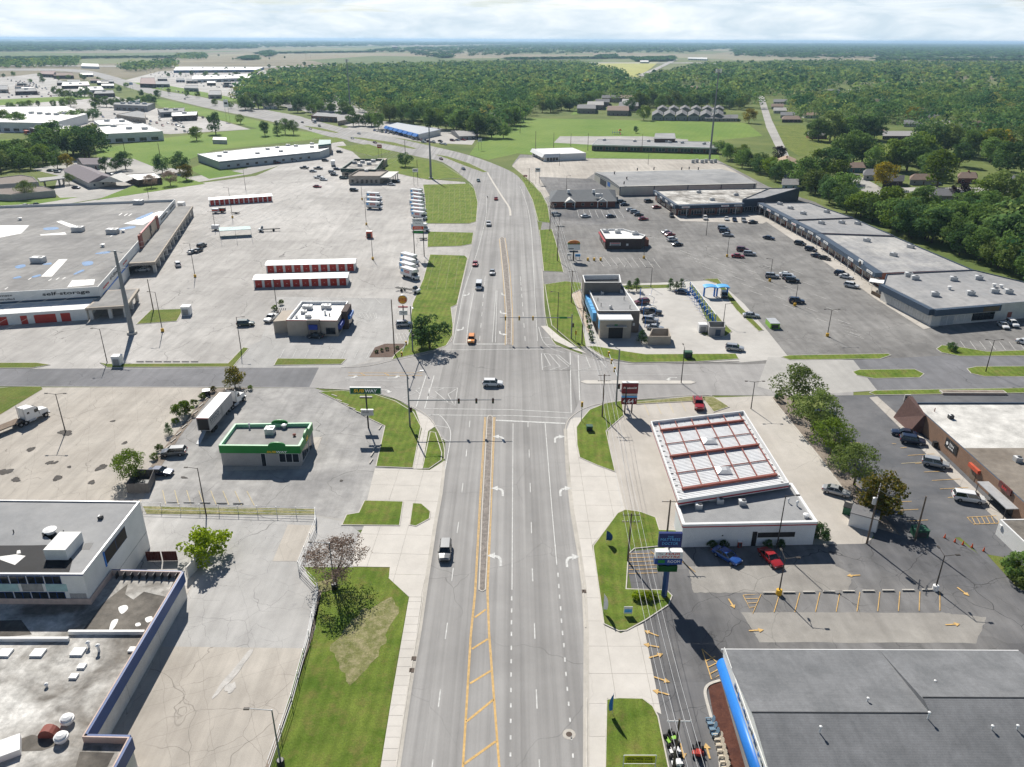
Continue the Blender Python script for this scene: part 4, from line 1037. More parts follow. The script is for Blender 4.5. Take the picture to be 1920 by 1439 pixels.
MB().prism([f.pt(0.27,0,0.05),f.pt(0.27,0,8.5),f.pt(0.985,0,7.5),f.pt(0.985,0,0.05)],3.1,4.1).build('roof',TANWALL,aw)
MB().prism([f.pt(0.28,0,0.4),f.pt(0.28,0,8.0),f.pt(0.98,0,7.0),f.pt(0.98,0,0.4)],4.08,4.14).build('roof_deck',OLD_ROOF,aw)
for k in range(13):
 q=f.pt(0.285+k*0.0577,0,7.6-k*0.07);MB().box((q.x,q.y,0),(1.0,1.0,3.1),math.atan2(f.d.y,f.d.x)).build('column',OFFWHITE,aw)
f.box(0.27,0.98,0,3.1,DARKMETAL,0.0,0.04,'shopfront')
BLUE_PATCH=M('blue_tarp_patch',(0.10,0.22,0.42),0.7,0.3,0.5)
for q in([(0,423),(55,423),(40,438),(0,446)],[(105,416),(115,414),(155,428),(150,434)],[(232,420),(300,396),(315,397),(268,422)],[(75,440),(122,436),(125,440),(76,442)],[(110,487),(127,486),(97,519),(77,519)],[(135,526),(178,524),(176,534),(126,539)],[(-40,434),(0,430),(-10,445),(-50,448)]):
 patch(b.root,q,b.zr,WHITE_ROOF)
for x,y in((52,525),(90,527),(104,525),(116,524),(206,444),(8,543),(232,405),(240,405),(222,404)):patch(b.root,[(x,y),(x+6,y-4),(x+8,y-4),(x+2,y)],b.zr,WHITE_ROOF)
for q in([(82,428),(104,426),(110,430),(86,432)],[(28,500),(44,496),(48,500),(34,504)],[(154,492),(172,490),(174,496),(158,499)],[(138,514),(154,506),(158,508),(142,515)],[(60,519),(74,515),(76,518),(62,521)],[(24,522),(36,518),(40,521),(28,523)],[(180,475),(205,471),(204,475),(182,477)],[(218,430),(250,424),(252,428),(222,432)],[(255,410),(285,398),(284,402),(262,412)],[(82,495),(95,493),(96,496),(82,497)]):
 patch(b.root,q,b.zr,BLUE_PATCH,sm=3,dz=0.03)
for px in((73,492),(147,434),(212,438),(260,383)):rtu(b.root,px,b.zr,4.0,2.6,1.8)
for px in((193,463),(231,436),(38,413)):vent(b.root,px,b.zr,0.5,0.8)
# ---- fuel canopy
hC=5.6
cpx=[(1220,790),(1395,770),(1480,905),(1272,938)]
cc=[Vector((*P(*p,hC).xy,0))for p in cpx]
cn=thing('fuel_canopy',ctr(cc),'large white fuel station canopy with red primer beams on its ribbed deck','canopy')
cp_=ccw(cc);inn=inset(cp_,0.22);n=4
m=MB()
for i in range(n):
 j=(i+1)%n
 a,c,d,e=cp_[i],cp_[j],inn[j],inn[i]
 for quad in(((a,4.55),(c,4.55),(c,hC),(a,hC)),((a,hC),(c,hC),(d,hC),(e,hC)),((e,hC),(d,hC),(d,4.75),(e,4.75)),((a,4.55),(e,4.55),(d,4.55),(c,4.55))):
  m.poly([(p.x,p.y,z)for p,z in quad])
m.build('fascia',TRIM_W,cn)
m=MB()
o2=inset(cp_,-0.012)
for i in range(n):
 a,c=o2[i],o2[(i+1)%n]
 m.poly([(a.x,a.y,4.7),(c.x,c.y,4.7),(c.x,c.y,5.0),(a.x,a.y,5.0)])
m.build('red_stripe',REDTRIM,cn)
A,B_,C_,D_=inn[0],inn[1],inn[2],inn[3]
FL,FR,NR,NL=(min(inn,key=lambda q:(q-w).length)for w in cc)
MB().poly(ccw([Vector((q.x,q.y,4.8))for q in inn])).build('deck',M('deck_shadow_metal',(0.45,0.46,0.47),0.5,0.1,0.6),cn)
def bl(u,v,z):
 q=(FL*(1-u)+FR*u)*(1-v)+(NL*(1-u)+NR*u)*v
 return Vector((q.x,q.y,z))
RIB=M('white_deck_rib',(0.74,0.75,0.76),0.4,0.08,0.6)
nr=58
for i in range(nr):
 v=(i+0.5)/nr;m=MB();w=0.30/nr
 a=[bl(0.005,v-w,0),bl(0.995,v-w,0),bl(0.995,v+w,0),bl(0.005,v+w,0)]
 m.prism(a,4.79,4.99,bottom=False).build('deck_rib',RIB,cn)
for v in(0.125,0.49,0.885):
 a,c=bl(0.06,v,5.12),bl(0.955,v,5.12);mid=(a+c)/2
 MB().box((mid.x,mid.y,5.12),((c-a).length,0.42,0.42),math.atan2(c.y-a.y,c.x-a.x)).build('main_beam',RUST,cn)
for k in range(6):
 u=0.07+k*0.176
 for v0,v1 in((0.01,0.115),(0.14,0.48),(0.505,0.875)):
  a,c=bl(u,v0,5.2),bl(u,v1,5.2);mid=(a+c)/2
  MB().box((mid.x,mid.y,5.16),((c-a).length,0.15,0.2),math.atan2(c.y-a.y,c.x-a.x)).build('cross_beam',RUST,cn)
for v in(0.31,0.69):
 a,c=bl(0.06,v,5.1),bl(0.95,v,5.1);mid=(a+c)/2
 MB().box((mid.x,mid.y,5.1),((c-a).length,0.1,0.12),math.atan2(c.y-a.y,c.x-a.x)).build('cross_beam',RUST,cn)
for k in range(14):
 q=bl(0.015,(k+0.5)/14,4.8);MB().box((q.x+0.25,q.y,4.8),(0.45,0.05,0.3)).build('fascia_brace',DARKMETAL,cn)
 q=bl(0.985,(k+0.5)/14,4.8);MB().box((q.x-0.25,q.y,4.8),(0.45,0.05,0.3)).build('fascia_brace',DARKMETAL,cn)
for k in range(13):
 q=bl((k+0.5)/13,0.02,4.8);MB().box((q.x,q.y-0.2,4.8),(0.05,0.45,0.3)).build('fascia_brace',DARKMETAL,cn)
for v in(0.34,0.735):
 q=bl(0.5,v,4.9);MB().add([(q.x+a*s,q.y+b*s,z)for s,z in((1.4,4.98),(1.25,5.2),(0.5,5.5))for a,b in((-1,-1),(1,-1),(1,1),(-1,1))],[(0,1,5,4),(1,2,6,5),(2,3,7,6),(3,0,4,7),(4,5,9,8),(5,6,10,9),(6,7,11,10),(7,4,8,11),(8,9,10,11)]).build('roof_dome',SHEETMETAL,cn)
for u in(0.15,0.5,0.85):
 for v in(0.2,0.7):
  q=bl(u,v,0);MB().box((q.x,q.y,0),(0.4,0.4,4.6)).build('column',TRIM_W,cn)
# ---- station store
hQ=4.4
b=Bld('station_store',[P(1281,983,hQ),P(1532,978,hQ),P(1484,906,hQ),P(1268,944,hQ)],hQ,'white station store with grey roof and red stripe beside the fuel canopy',cat='shop',wall=M('white_store_wall',(0.66,0.68,0.70),0.6,0.06,0.6),roof=GREY_ROOF,par=0.35,cop=TRIM_W,thick=0.35)
for i in range(4):
 a,c=b.p[i],b.p[(i+1)%4];ff=Face(b.root,a,c);ff.box(-0.002,1.002,hQ-0.62,hQ-0.4,REDTRIM,0,0.12,'red_stripe');ff.box(-0.002,1.002,hQ-0.4,hQ-0.01,TRIM_W,0,0.14,'fascia')
f=b.edge((1400,981));d_=f.box(0.53,0.565,0,2.7,BLACKM,0,0.05,'door');f.box(0.57,0.85,1.6,2.5,BLACKM,0,0.05,'window');f.box(0.3,0.31,2.0,2.2,BLACKM,0,0.05,'wall_lamp')
for px in((1336,938),(1349,943),(1309,953),(1391,946)):rtu(b.root,px,b.zr,1.1,1.0,0.8)
vent(b.root,(1494,949),b.zr,0.14,0.7);vent(b.root,(1511,970),b.zr,0.3,0.4);vent(b.root,(1478,943),b.zr,0.1,0.6)
# ---- mattress store, bottom right: long gable roof
eb,wl=73.0,26.2
zE,zR,yR=4.2,6.4,61.3
st=thing('mattress_store',(44,62,0),'large store with grey shingle gable roof and rounded blue awning','shop')
SHING=ground('grey_shingles',(0.14,0.145,0.152),(0.185,0.19,0.198),0.25,0.10,0.16,streak=(R(90),14,0.10,1.3))
t_=NT(SHING.node_tree);w_=t_.n('ShaderNodeTexWave',bands_direction='Y');w_.inputs['Scale'].default_value=1.1;w_.inputs['Distortion'].default_value=0.6
t_.l(t_.n('ShaderNodeNewGeometry').outputs['Position'],w_.inputs['Vector']);b_=SHING.node_tree.nodes['Principled BSDF'];l_=b_.inputs['Base Color'].links[0].from_socket
t_.l(t_.mix(1.0,l_,t_.map(w_.outputs['Fac'],0,1,0.93,1.03),'MULTIPLY'),b_.inputs['Base Color'])
x0,x1,y0=26.3,62.6,46.5
MB().prism([Vector((x0,y0,0)),Vector((x1,y0,0)),Vector((x1,eb,0)),Vector((x0,eb,0))],0,4.0,bottom=False).build('wall',WHITE,st)
xr,yR2,zR2=45.6,63.2,6.68
for xa,xb,yr,zr_ in((x0-0.1,xr,yR,zR),(xr,x1+0.3,yR2,zR2)):
 MB().poly([(xb,eb+0.4,zE),(xb,yr,zr_),(xa,yr,zr_),(xa,eb+0.4,zE)][::-1]).build('roof',SHING,st)
 MB().poly([(xa,yr+0.25,zr_+0.06),(xa,y0-0.3,zE),(xb,y0-0.3,zE),(xb,yr+0.25,zr_+0.06)]).build('roof',SHING,st)
 MB().box(((xa+xb)/2,yr+0.28,zr_+0.02),(xb-xa,0.12,0.1)).build('ridge_edge',DARKMETAL,st)
MB().poly([(xr,eb+0.4,zE),(xr,yR,zR),(xr,yR2,zR2)]).build('roof_step',SHING,st)
for xx in(x0,x1):MB().poly([(xx,eb,4.0),(xx,y0,4.0),(xx,yR,zR-0.05)]).build('gable',WHITE,st)
MB().box(((x0+x1)/2,eb+0.42,zE-0.12),(x1-x0+0.5,0.12,0.16)).build('gutter',TRIM_W,st)
m=MB()
na=10;vs=[];fs=[]
for yy in(eb-0.3,y0):
 for k in range(na+1):
  a=math.pi*0.5*k/na
  vs.append((x0-0.1-math.cos(a)*0.75,yy,2.35+math.sin(a)*1.15))
 vs.append((x0-0.1,yy,2.35))
for k in range(na):fs.append((k+1,k,na+2+k,na+3+k))
fs+=[tuple(range(na+2)),tuple(range(2*na+3,na+1,-1)),(0,na+1,2*na+3,na+2)]
m.add(vs,fs).build('awning',BLUEP,st,True)
ff=Face(st,Vector((x0,eb,0)),Vector((x0,y0,0)))
ff.box(0.0,1.0,3.55,4.9,WHITE,0.0,0.08,'sign_board')
rng=random.Random(3)
for k in range(42):
 u=0.2+0.78*k/42
 ff.box(u,u+0.012,3.75+rng.random()*0.5,4.3+rng.random()*0.35,(NAVY,SLATE,INK,BLUEP)[k%4],0.08,0.11,'sign_mark')
ff.row(9,0.02,0.98,0.8,0.4,2.2,TRIM_W,GLASS,panes=2)
for px,hh in(((1626,1317),0.5),((1752,1283),0.4),((1537,1372),0.6),((1739,1349),0.9),((1860,1366),0.25),((1907,1366),0.3)):
 q=P(*px,5.2)
 zz=(zR+(zE-zR)*(q.y-yR)/(eb+0.4-yR))if q.y>yR else(zR+0.06+(zE-zR)*(yR-q.y)/(yR-y0))
 q=P(*px,zz);MB().lathe((q.x,q.y,zz-0.1),[(0.07,0),(0.07,hh+0.1),(0.16,hh+0.12),(0.16,hh+0.25),(0.06,hh+0.3)],8).build('roof_vent',TRIM_W,st)
bed=sheet('flower_bed',[(1327,1285),(1352,1279),(1400,1450),(1362,1450),(1335,1330)],MULCH_RED,9,sm=0)
kerbline([(1350,1277),(1330,1284),(1322,1296),(1326,1320),(1345,1390),(1352,1450)],0.35,0.14)
# ---- brown bar building, right
hW=4.0
wa,wb=P(1744,827),P(1880,955)
dd=unit(wb-wa);a_=wa-dd*9.5;c_=wb+dd*14;ee=Vector((-dd.y,dd.x,0))
b=Bld('bar_building',[a_,c_,c_+ee*40,a_+ee*40],hW,'long brown sided bar building with half white half brown flat roof',wall=M('brown_siding',(0.28,0.18,0.125),0.85,0.15,0.8),roof=M('dirty_white_roof',(0.60,0.585,0.55),0.8,0.35,0.35),par=0.3,cop=SLATE)
f=b.edge((1790,830));
for k in range(14):f.box(0,1,0.15+k*0.27,0.18+k*0.27,M('siding_lap',(0.19,0.12,0.085),0.85),0,0.02,'siding_lap')
v0,v1=f.pt(0.40,0),f.pt(1,0)
MB().poly(ccw([Vector((q.x,q.y,b.zr+0.02))for q in(f.pt(0.40,0,-0.3),f.pt(0.995,0,-0.3),f.pt(0.995,0,-39),f.pt(0.40,0,-39))])).build('roof_section',ground('brown_felt_roof',(0.16,0.135,0.11),(0.25,0.22,0.185),0.1,0.2,0.1),b.root)
sb=f.box(0.30,0.385,1.6,3.5,BLACKM,0,0.1,'sign_board');f.sign(0.345,2.75,1.6,0.5,'TEN',WHL,0.02,o=0.12,parent=sb);f.sign(0.345,2.1,1.8,0.35,'BAR',WHL,0.02,o=0.12,parent=sb)
MB().tube(f.pt(0.315,2.55,0.12),f.pt(0.315,2.55,0.16),0.35,n=12).build('sign_disc',WHL,sb)
f.box(0.49,0.525,0.0,2.1,WOODB,0,0.06,'door');f.box(0.48,0.545,2.2,2.9,M('orange_red_awning',(0.55,0.10,0.05),0.6),0,0.5,'awning')
f.box(0.66,0.73,3.2,4.3,M('red_black_sign',(0.10,0.02,0.015),0.5),0.02,0.3,'sign_board');f.sign(0.695,3.75,1.4,0.5,'BAR',REDL,0.03,o=0.32)
f.box(0.60,0.78,2.2,2.35,SHEETMETAL,0,2.0,'porch_roof');f.box(0.62,0.76,0,2.2,DARKMETAL,0,0.06,'shopfront')
for u in(0.605,0.69,0.775):MB().tube(f.pt(u,0,1.9),f.pt(u,2.2,1.9),0.06).build('porch_post',DARKMETAL,b.root)
f.box(0.85,0.875,0,2.1,WOODB,0,0.05,'door');f.box(0.94,0.96,0,2.1,WOODB,0,0.05,'door')
m=MB();q0,q1=f.pt(-0.12,0,0.0),f.pt(0.10,0,0.0)
vs=[f.pt(-0.02,0,2.6),f.pt(0.12,0,2.4),f.pt(0.13,0,0.05),f.pt(-0.02,0,0.05),f.pt(0.0,5.4,1.0),f.pt(0.13,4.0,0.5),f.pt(0.13,4.0,0.05),f.pt(0.0,5.4,0.05)]
m.add(vs,[(0,1,5,4),(1,2,6,5),(4,5,6,7),(3,0,4,7),(2,3,7,6)]).build('corner_screen',M('plum_shingles',(0.13,0.075,0.065),0.85,0.2,2.0),b.root)
rtu(b.root,(1782,785),b.zr,0.9,0.9,0.8,mat=DARKMETAL);rtu(b.root,(1907,865),b.zr,1.2,1.2,0.9);vent(b.root,(1752,772),b.zr,0.08,0.8,RUST,False)
wa2,wb2=P(1866,1002),P(1911,1046);d2=unit(wb2-wa2);e2=Vector((-d2.y,d2.x,0));hh=2.9
b=Bld('white_annex',[wa2,wb2+d2*2,wb2+d2*2+e2*14,wa2+e2*14],hh,'small white building with mossy dark roof beside the cone lined kerb',wall=WHITE,roof=DARK_ROOF,par=0.05,cop=TRIM_W)
f=b.edge((1890,1000));f.box(0.05,0.12,1.7,2.3,TRIM_W,0,0.2,'wall_unit')
# ---------------------------------------------------------------- north side buildings
ORD='first second third fourth fifth sixth seventh eighth ninth tenth eleventh twelfth'.split()
MALL_ROOF=ground('patchy_mall_roof',(0.235,0.24,0.25),(0.34,0.335,0.33),0.06,0.16,0.08,stains=(0.15,0.63,0.25),streak=(R(-50),10,0.1))
def shop_row(name,px,h,label,front,n,posts=0,roof=MALL_ROOF,units=(),over=2.4,seed=0,wall=BRICK):
 b=Bld(name,[P(*p,h)for p in px],h,label,cat='shops',wall=wall,roof=roof,par=0.35,cop=SLATE)
 f=b.edge(front)
 f.box(0,1,h-1.5,h-0.02,SLATE,0.0,over,'fascia')
 rg=random.Random(seed)
 for i in range(n):
  u0,u1=(i+0.08)/n,(i+0.92)/n;um=(u0+u1)/2
  f.window(u0+0.25/n,u1,0.5,2.6,TRIM_W,GLASS,n=3);f.window(u0+0.04/n,u0+0.2/n,0.0,2.4,TRIM_W,GLASS,'door')
  if rg.random()<0.75:
   sw=min(4.5,f.L/n*0.6);ff=Face(b.root,f.pt(0,0,over),f.pt(1,0,over))
   sb=ff.box(um-sw/2/f.L,um+sw/2/f.L,h-1.15,h-0.4,TRIM_W,0,0.08,'shop_sign')
   ff.sign(um,h-0.78,sw*0.75,0.36,('SALON','PIZZA','NAILS','BOOKS','CAFE','VAPE','TAX','GYM')[(i+seed)%8],(INK,REDL,SLATE)[(i+seed)%3],0.02,o=0.1,parent=sb)if False else ff.box(um-sw*0.32/f.L,um+sw*0.32/f.L,h-0.86,h-0.7,(SLATE,REDL,INK)[(i+seed)%3],0.08,0.1,'sign_mark',sb)
 for k in range(posts):
  q=f.pt((k+0.5)/posts,0,over-0.2);MB().tube((q.x,q.y,0),(q.x,q.y,h-1.5),0.13,n=6).build('post',TRIM_W,b.root)
 for px_ in units:rtu(b.root,px_,b.zr,2.2,1.5,1.1,R(-50)if 'east' in label else 0)
 return b
shop_row('shop_wing',[(1270,384),(1392,380),(1440,353),(1230,357)],5.0,'north shop wing with slate blue fascia and white patched roof',(1330,382),5,4,PATCH_ROOF,((1310,362),(1335,376),(1380,367)),seed=1)
f=Face(bpy.data.objects['shop_wing'],P(1229,357,5.0),P(1271,385,5.0));f.box(0,1,3.4,5.05,SLATE,0,1.2,'fascia')
for i in range(4):
 f.window(0.08+i*0.23,0.26+i*0.23,0.5,2.6,TRIM_W,GLASS,n=2);f.box(0.1+i*0.24,0.2+i*0.24,3.8,4.6,TRIM_W,1.2,1.28,'shop_sign')
shop_row('shop_corner',[(1392,374),(1434,371),(1500,352),(1442,353)],6.2,'taller slate fronted shop corner joining the two shop wings',(1412,373),2,0,MALL_ROOF,(),over=0.5,seed=2,wall=SLATE)
shop_row('shop_row',[(1430,380),(1492,412),(1600,408),(1517,380)],4.9,'east shop row nearest the tall corner, grey roof, slate fascia',(1460,396),4,6,MALL_ROOF,((1462,384),(1482,392),(1506,402),(1550,399)),seed=3)
shop_row('shop_row',[(1492,413),(1540,437),(1677,442),(1600,409)],4.7,'east shop row with six rooftop units above brick shopfronts',(1516,425),3,5,MALL_ROOF,((1540,420),(1578,419),(1608,421)),seed=4)
shop_row('shop_row',[(1540,438),(1655,512),(1825,506),(1677,443)],4.9,'long east shop row with worn pale roof and round white logo board',(1600,475),7,9,ground('worn_mall_roof',(0.26,0.262,0.27),(0.43,0.42,0.40),0.09,0.2,0.08,streak=(R(-50),9,0.15),stains=(0.2,0.62,0.3)),((1625,453),(1675,480),(1707,465)),seed=5)
b=Bld('shop_end',[P(1656,533,5.1),P(1751,580,5.1),P(1960,563,5.1),P(1990,545,5.1),P(1826,506,5.1),P(1662,514,5.1)],5.1,'big end shop with grey roof, slate fascia and white brick side',cat='shops',wall=OFFWHITE,roof=MALL_ROOF,par=0.3,cop=SLATE)
f=b.edge((1700,556));f.box(0,1,3.3,5.08,SLATE,0,1.3,'fascia');f.row(9,0.12,0.98,0.86,0.5,3.0,TRIM_W,M('pale_blind',(0.55,0.55,0.53)),panes=2)
f=b.edge((1830,574));f.box(0,0.58,3.3,5.08,SLATE,0,1.0,'fascia');f.box(0.42,0.56,3.5,4.8,M('brown_sign',(0.12,0.09,0.05)),1.0,1.06,'sign_board');f.window(0.08,0.2,0,2.8,TRIM_W,M('pale_door',(0.4,0.42,0.44)),'door',2);f.row(2,0.22,0.36,0.9,0.6,2.8,TRIM_W,M('pale_blind',(0.5,0.5,0.5)));f.window(0.36,0.56,0.6,2.8,DARKMETAL,GLASS,n=4);f.box(0.68,0.72,0,2.3,RUST,0,0.05,'door')
for px in((1703,518),(1715,524),(1787,526),(1834,524),(1752,555),(1819,553),(1864,549),(1890,550)):rtu(b.root,px,b.zr,2.2,1.6,1.2,R(-10))
for px in((1864,538),(1877,540),(1780,543)):vent(b.root,px,b.zr,0.4,0.8)
q=[P(1634,558),P(1655,566)]
pat=thing('patio',P(1650,562),'wooden fenced patio with open white frame at the end shop','patio')
for i in range(12):
 c=P(1635+i*2.5,552+i*1.35);MB().box((c.x,c.y,0),(0.7,0.06,1.1),R(-30)).build('fence_board',WOODB,pat)
for px in((1634,545),(1657,540),(1646,552)):c=P(*px);MB().tube((c.x,c.y,0),(c.x,c.y,3),0.07,n=6).build('post',TRIM_W,pat)
c=P(1646,545);MB().box((c.x,c.y,3),(6,4.5,0.1),R(-30)).build('pergola_roof',TRIM_W,pat)
f=Face(bpy.data.objects['shop_row.002'],P(1622,490,4.9),P(1655,511,4.9));f.box(0.05,0.3,3.2,5.9,TRIM_W,2.4,2.6,'sign_board');MB().tube(f.pt(0.175,4.6,2.6),f.pt(0.175,4.6,2.66),0.95,n=16).build('logo_disc',INK,f.root);f.box(0.4,0.9,3.6,4.6,TRIM_W,2.4,2.5,'shop_sign')
# ---- white roofed drive-through
hR=4.1
b=Bld('drive_through',[P(1136,448,hR),P(1203,448,hR),P(1211,441,hR),P(1168,429,hR),P(1125,430,hR)],hR,'brown drive-through restaurant with white flat roof and rooftop units',cat='restaurant',wall=DARKBRICK,roof=WHITE_ROOF,par=0.6,cop=TRIM_W,thick=0.4)
f=b.edge((1170,448));sb=f.box(0.12,0.42,1.4,2.6,TRIM_W,0,0.1,'poster');f.box(0.14,0.4,2.2,2.5,REDL,0.1,0.12,'poster_print',sb);f.box(0.14,0.4,1.5,1.9,SLATE,0.1,0.12,'poster_print',sb);f.box(0.58,0.64,1.4,2.2,TRIM_W,0,0.06,'menu_board')
f=b.edge((1130,439));f.row(3,0.05,0.95,0.8,0.5,2.4,REDTRIM);f.box(0,1,2.6,3.1,REDTRIM,0,0.6,'awning')
for px in((1136,436),(1158,437),(1190,440)):rtu(b.root,px,b.zr,2.2,1.6,1.2)
c=P(1208,462);MB().box((c.x,c.y+2,0),(3.2,4.5,2.6)).build('rear_annex',BRICK,b.root)
# ---- tunnel car wash
hW1,hW2=6.3,8.6
b=Bld('car_wash',[P(1121,583,hW1),P(1200,583,hW1),P(1163,529,hW1),P(1098,530,hW1)],hW1,'brown tunnel car wash with grey roof, white coping and blue window panels',wall=TAUPE,roof=GREY_ROOF,par=0.7,cop=TRIM_W,thick=0.3)
f=b.edge((1110,556));[f.box(0.28+k*0.11,0.375+k*0.11,2.6,5.0,SKYB,0,1.0,'awning')for k in range(6)];f.box(0.0,1.0,0,1.6,DARKBRICK,0,0.1,'wainscot')
f=b.edge((1130,530))
a_,c_=P(1096,529,hW2),P(1165,530,hW2)
tw=[P(1092,516,hW2),P(1162,515,hW2),P(1165,530,hW2),P(1096,530,hW2)]
tb=ccw([Vector((q.x,q.y,0))for q in tw]);ti=inset(tb,0.3)
m=MB()
for i in range(4):
 j=(i+1)%4
 m.poly([(tb[i].x,tb[i].y,0),(tb[j].x,tb[j].y,0),(tb[j].x,tb[j].y,hW2),(tb[i].x,tb[i].y,hW2)])
m.build('tower_wall',TAUPE,b.root)
m=MB()
for i in range(4):
 j=(i+1)%4
 m.poly([(tb[i].x,tb[i].y,hW2),(tb[j].x,tb[j].y,hW2),(ti[j].x,ti[j].y,hW2),(ti[i].x,ti[i].y,hW2)])
 m.poly([(ti[i].x,ti[i].y,hW2),(ti[j].x,ti[j].y,hW2),(ti[j].x,ti[j].y,hW2-1.4),(ti[i].x,ti[i].y,hW2-1.4)])
m.build('tower_parapet',TRIM_W,b.root)
MB().poly([(q.x,q.y,hW2-1.4)for q in ti]).build('tower_roof',DARKMETAL,b.root)
f=b.edge((1160,583))
hP=5.5
pq=[f.pt(0.02,0,4.5),f.pt(0.75,0,4.5),f.pt(0.75,0,0.05),f.pt(0.02,0,0.05)]
MB().prism(pq,0,hP-0.35,bottom=False).build('portal',TANWALL,b.root);MB().prism(inset(ccw(pq),-0.35),hP-0.35,hP).build('portal_cornice',TRIM_W,b.root)
ff=Face(b.root,pq[0],pq[1]);ff.gap(0.28,0.74,0.0,3.3,'tunnel_mouth_shade');ff.box(0.2,0.85,3.5,3.65,SHEETMETAL,0,1.0,'canopy');ff.box(0.46,0.56,3.7,4.0,GREENB,0,0.1,'clearance_sign')  # tunnel mouth is a black panel painted as the dark inside
Face(b.root,f.pt(0.02,0,0.05),f.pt(0.02,0,4.5)).box(0.3,0.8,2.2,4.4,SKYB,0,0.1,'window')
f.box(0.85,0.9,2.0,2.8,TRIM_W,0,0.06,'wall_panel')
for px in((1129,552),(1165,549),(1145,579)):rtu(b.root,px,b.zr,0.8,0.8,0.8)
for px in((1112,542),(1121,565),(1156,538),(1170,563),(1181,579),(1127,575)):vent(b.root,px,b.zr,0.09,1.0,DARKMETAL,False)
en=thing('bin_enclosure',P(1272,640),'taupe block bin enclosure beside the car wash exit','enclosure')
A=[P(1215,647),P(1256,647),P(1252,632),P(1222,632)]
for i in range(4):
 a,c=A[i],A[(i+1)%4];mid=(a+c)/2;L=(c-a).length
 MB().box((mid.x,mid.y,0),(L-0.16,0.22,2.4),math.atan2(c.y-a.y,c.x-a.x)).build('enclosure_wall',TANWALL,en)
en=thing('pump_house',P(1340,625),'grey block pump enclosure with blue door by the vacuum bays','enclosure')
A=[P(1329,631),P(1357,631),P(1357,620),P(1326,620)]
for i in range(4):
 a,c=A[i],A[(i+1)%4];mid=(a+c)/2;L=(c-a).length
 MB().box((mid.x,mid.y,0),(L-0.2,0.25,2.6),math.atan2(c.y-a.y,c.x-a.x)).build('enclosure_wall',GREYWALL,en)
Face(en,A[0],A[1]).box(0.4,0.75,0.2,2.0,SLATE,0.1,0.2,'door')
VBLUE=flatm('vacuum_blue',(0.03,0.20,0.62),0.35)
v0,v1=P(1293,548),P(1340,612)
for k in range(11):
 q=v0+(v1-v0)*(k/10)
 va=thing('vacuum_station',q,'blue vacuum post with white boom, %s in the row before the pump enclosure'%ORD[k],'vacuum','blue vacuum posts at the car wash')
 MB().tube(q,q+Vector((0,0,3.4)),0.13,n=6).build('post',VBLUE,va)
 MB().lathe(q+Vector((0.3,0.3,0)),[(0.3,0),(0.3,1.2),(0.18,1.5)],8).build('canister',VBLUE,va)
 pts=[q+Vector((-t*2.4,0,3.4+0.6*math.sin(t*math.pi)))for t in(0,0.25,0.5,0.75,1)]
 MB().path(pts,0.06,5).build('boom',TRIM_W,va)
 MB().path([pts[-1],q+Vector((-2.2,-0.2,1.2)),q+Vector((-1.2,0,0.8)),q+Vector((-0.1,0,1.6))],0.045,5).build('hose',VBLUE,va)
MBq=MB().path([v0+Vector((0,0,3.45)),v1+Vector((0,0,3.45))],0.09,6)
tag(MBq.build('vacuum_pipe',TRIM_W),'white overhead pipe linking the blue vacuum posts','pipe')
for k in range(4):
 q=P(1200+k*3,560+k*18);va=thing('vacuum_station',q,'blue vacuum post beside the brown car wash wall, %s from the rear tower'%ORD[k],'vacuum','vacuum posts by the car wash wall')
 MB().tube(q,q+Vector((0,0,3.2)),0.12,n=6).build('post',VBLUE,va)
 pts=[q+Vector((t*3.6,0,3.2+0.7*math.sin(t*math.pi)))for t in(0,0.25,0.5,0.75,1)]
 MB().path(pts,0.07,5).build('boom',TRIM_W,va);MB().path([pts[-1],q+Vector((3.2,-0.3,1.3)),q+Vector((1.5,0,0.6))],0.05,5).build('hose',VBLUE,va)
for i,(px,lab)in enumerate((((1329,556),'curved blue roofed pay canopy over the empty wash lane'),((1353,556),'curved blue roofed pay canopy with dark vehicle under it'))):
 q=P(*px);t=thing('pay_canopy',q,lab,'canopy','car wash pay canopies')
 for sx in(-1.6,1.6):MB().box((q.x+sx,q.y,0),(0.4,0.6,2.9)).build('pillar',BLUEP,t)
 m=MB();vs=[];fs=[]
 for yy in(-1.6,1.6):
  for j in range(9):a=-0.75+1.5*j/8;vs.append((q.x+math.sin(a)*2.9,q.y+yy,2.3+math.cos(a)*1.3))
 for yy in(-1.6,1.6):
  for j in range(9):a=-0.75+1.5*j/8;vs.append((q.x+math.sin(a)*2.7,q.y+yy,2.05+math.cos(a)*1.3))
 for j in range(8):fs+=[(j,j+1,10+j,9+j),(18+j+1,18+j,27+j,28+j),(j+1,j,18+j,19+j),(9+j,10+j,28+j,27+j)]
 m.add(vs,fs).build('curved_roof',SKYB,t)
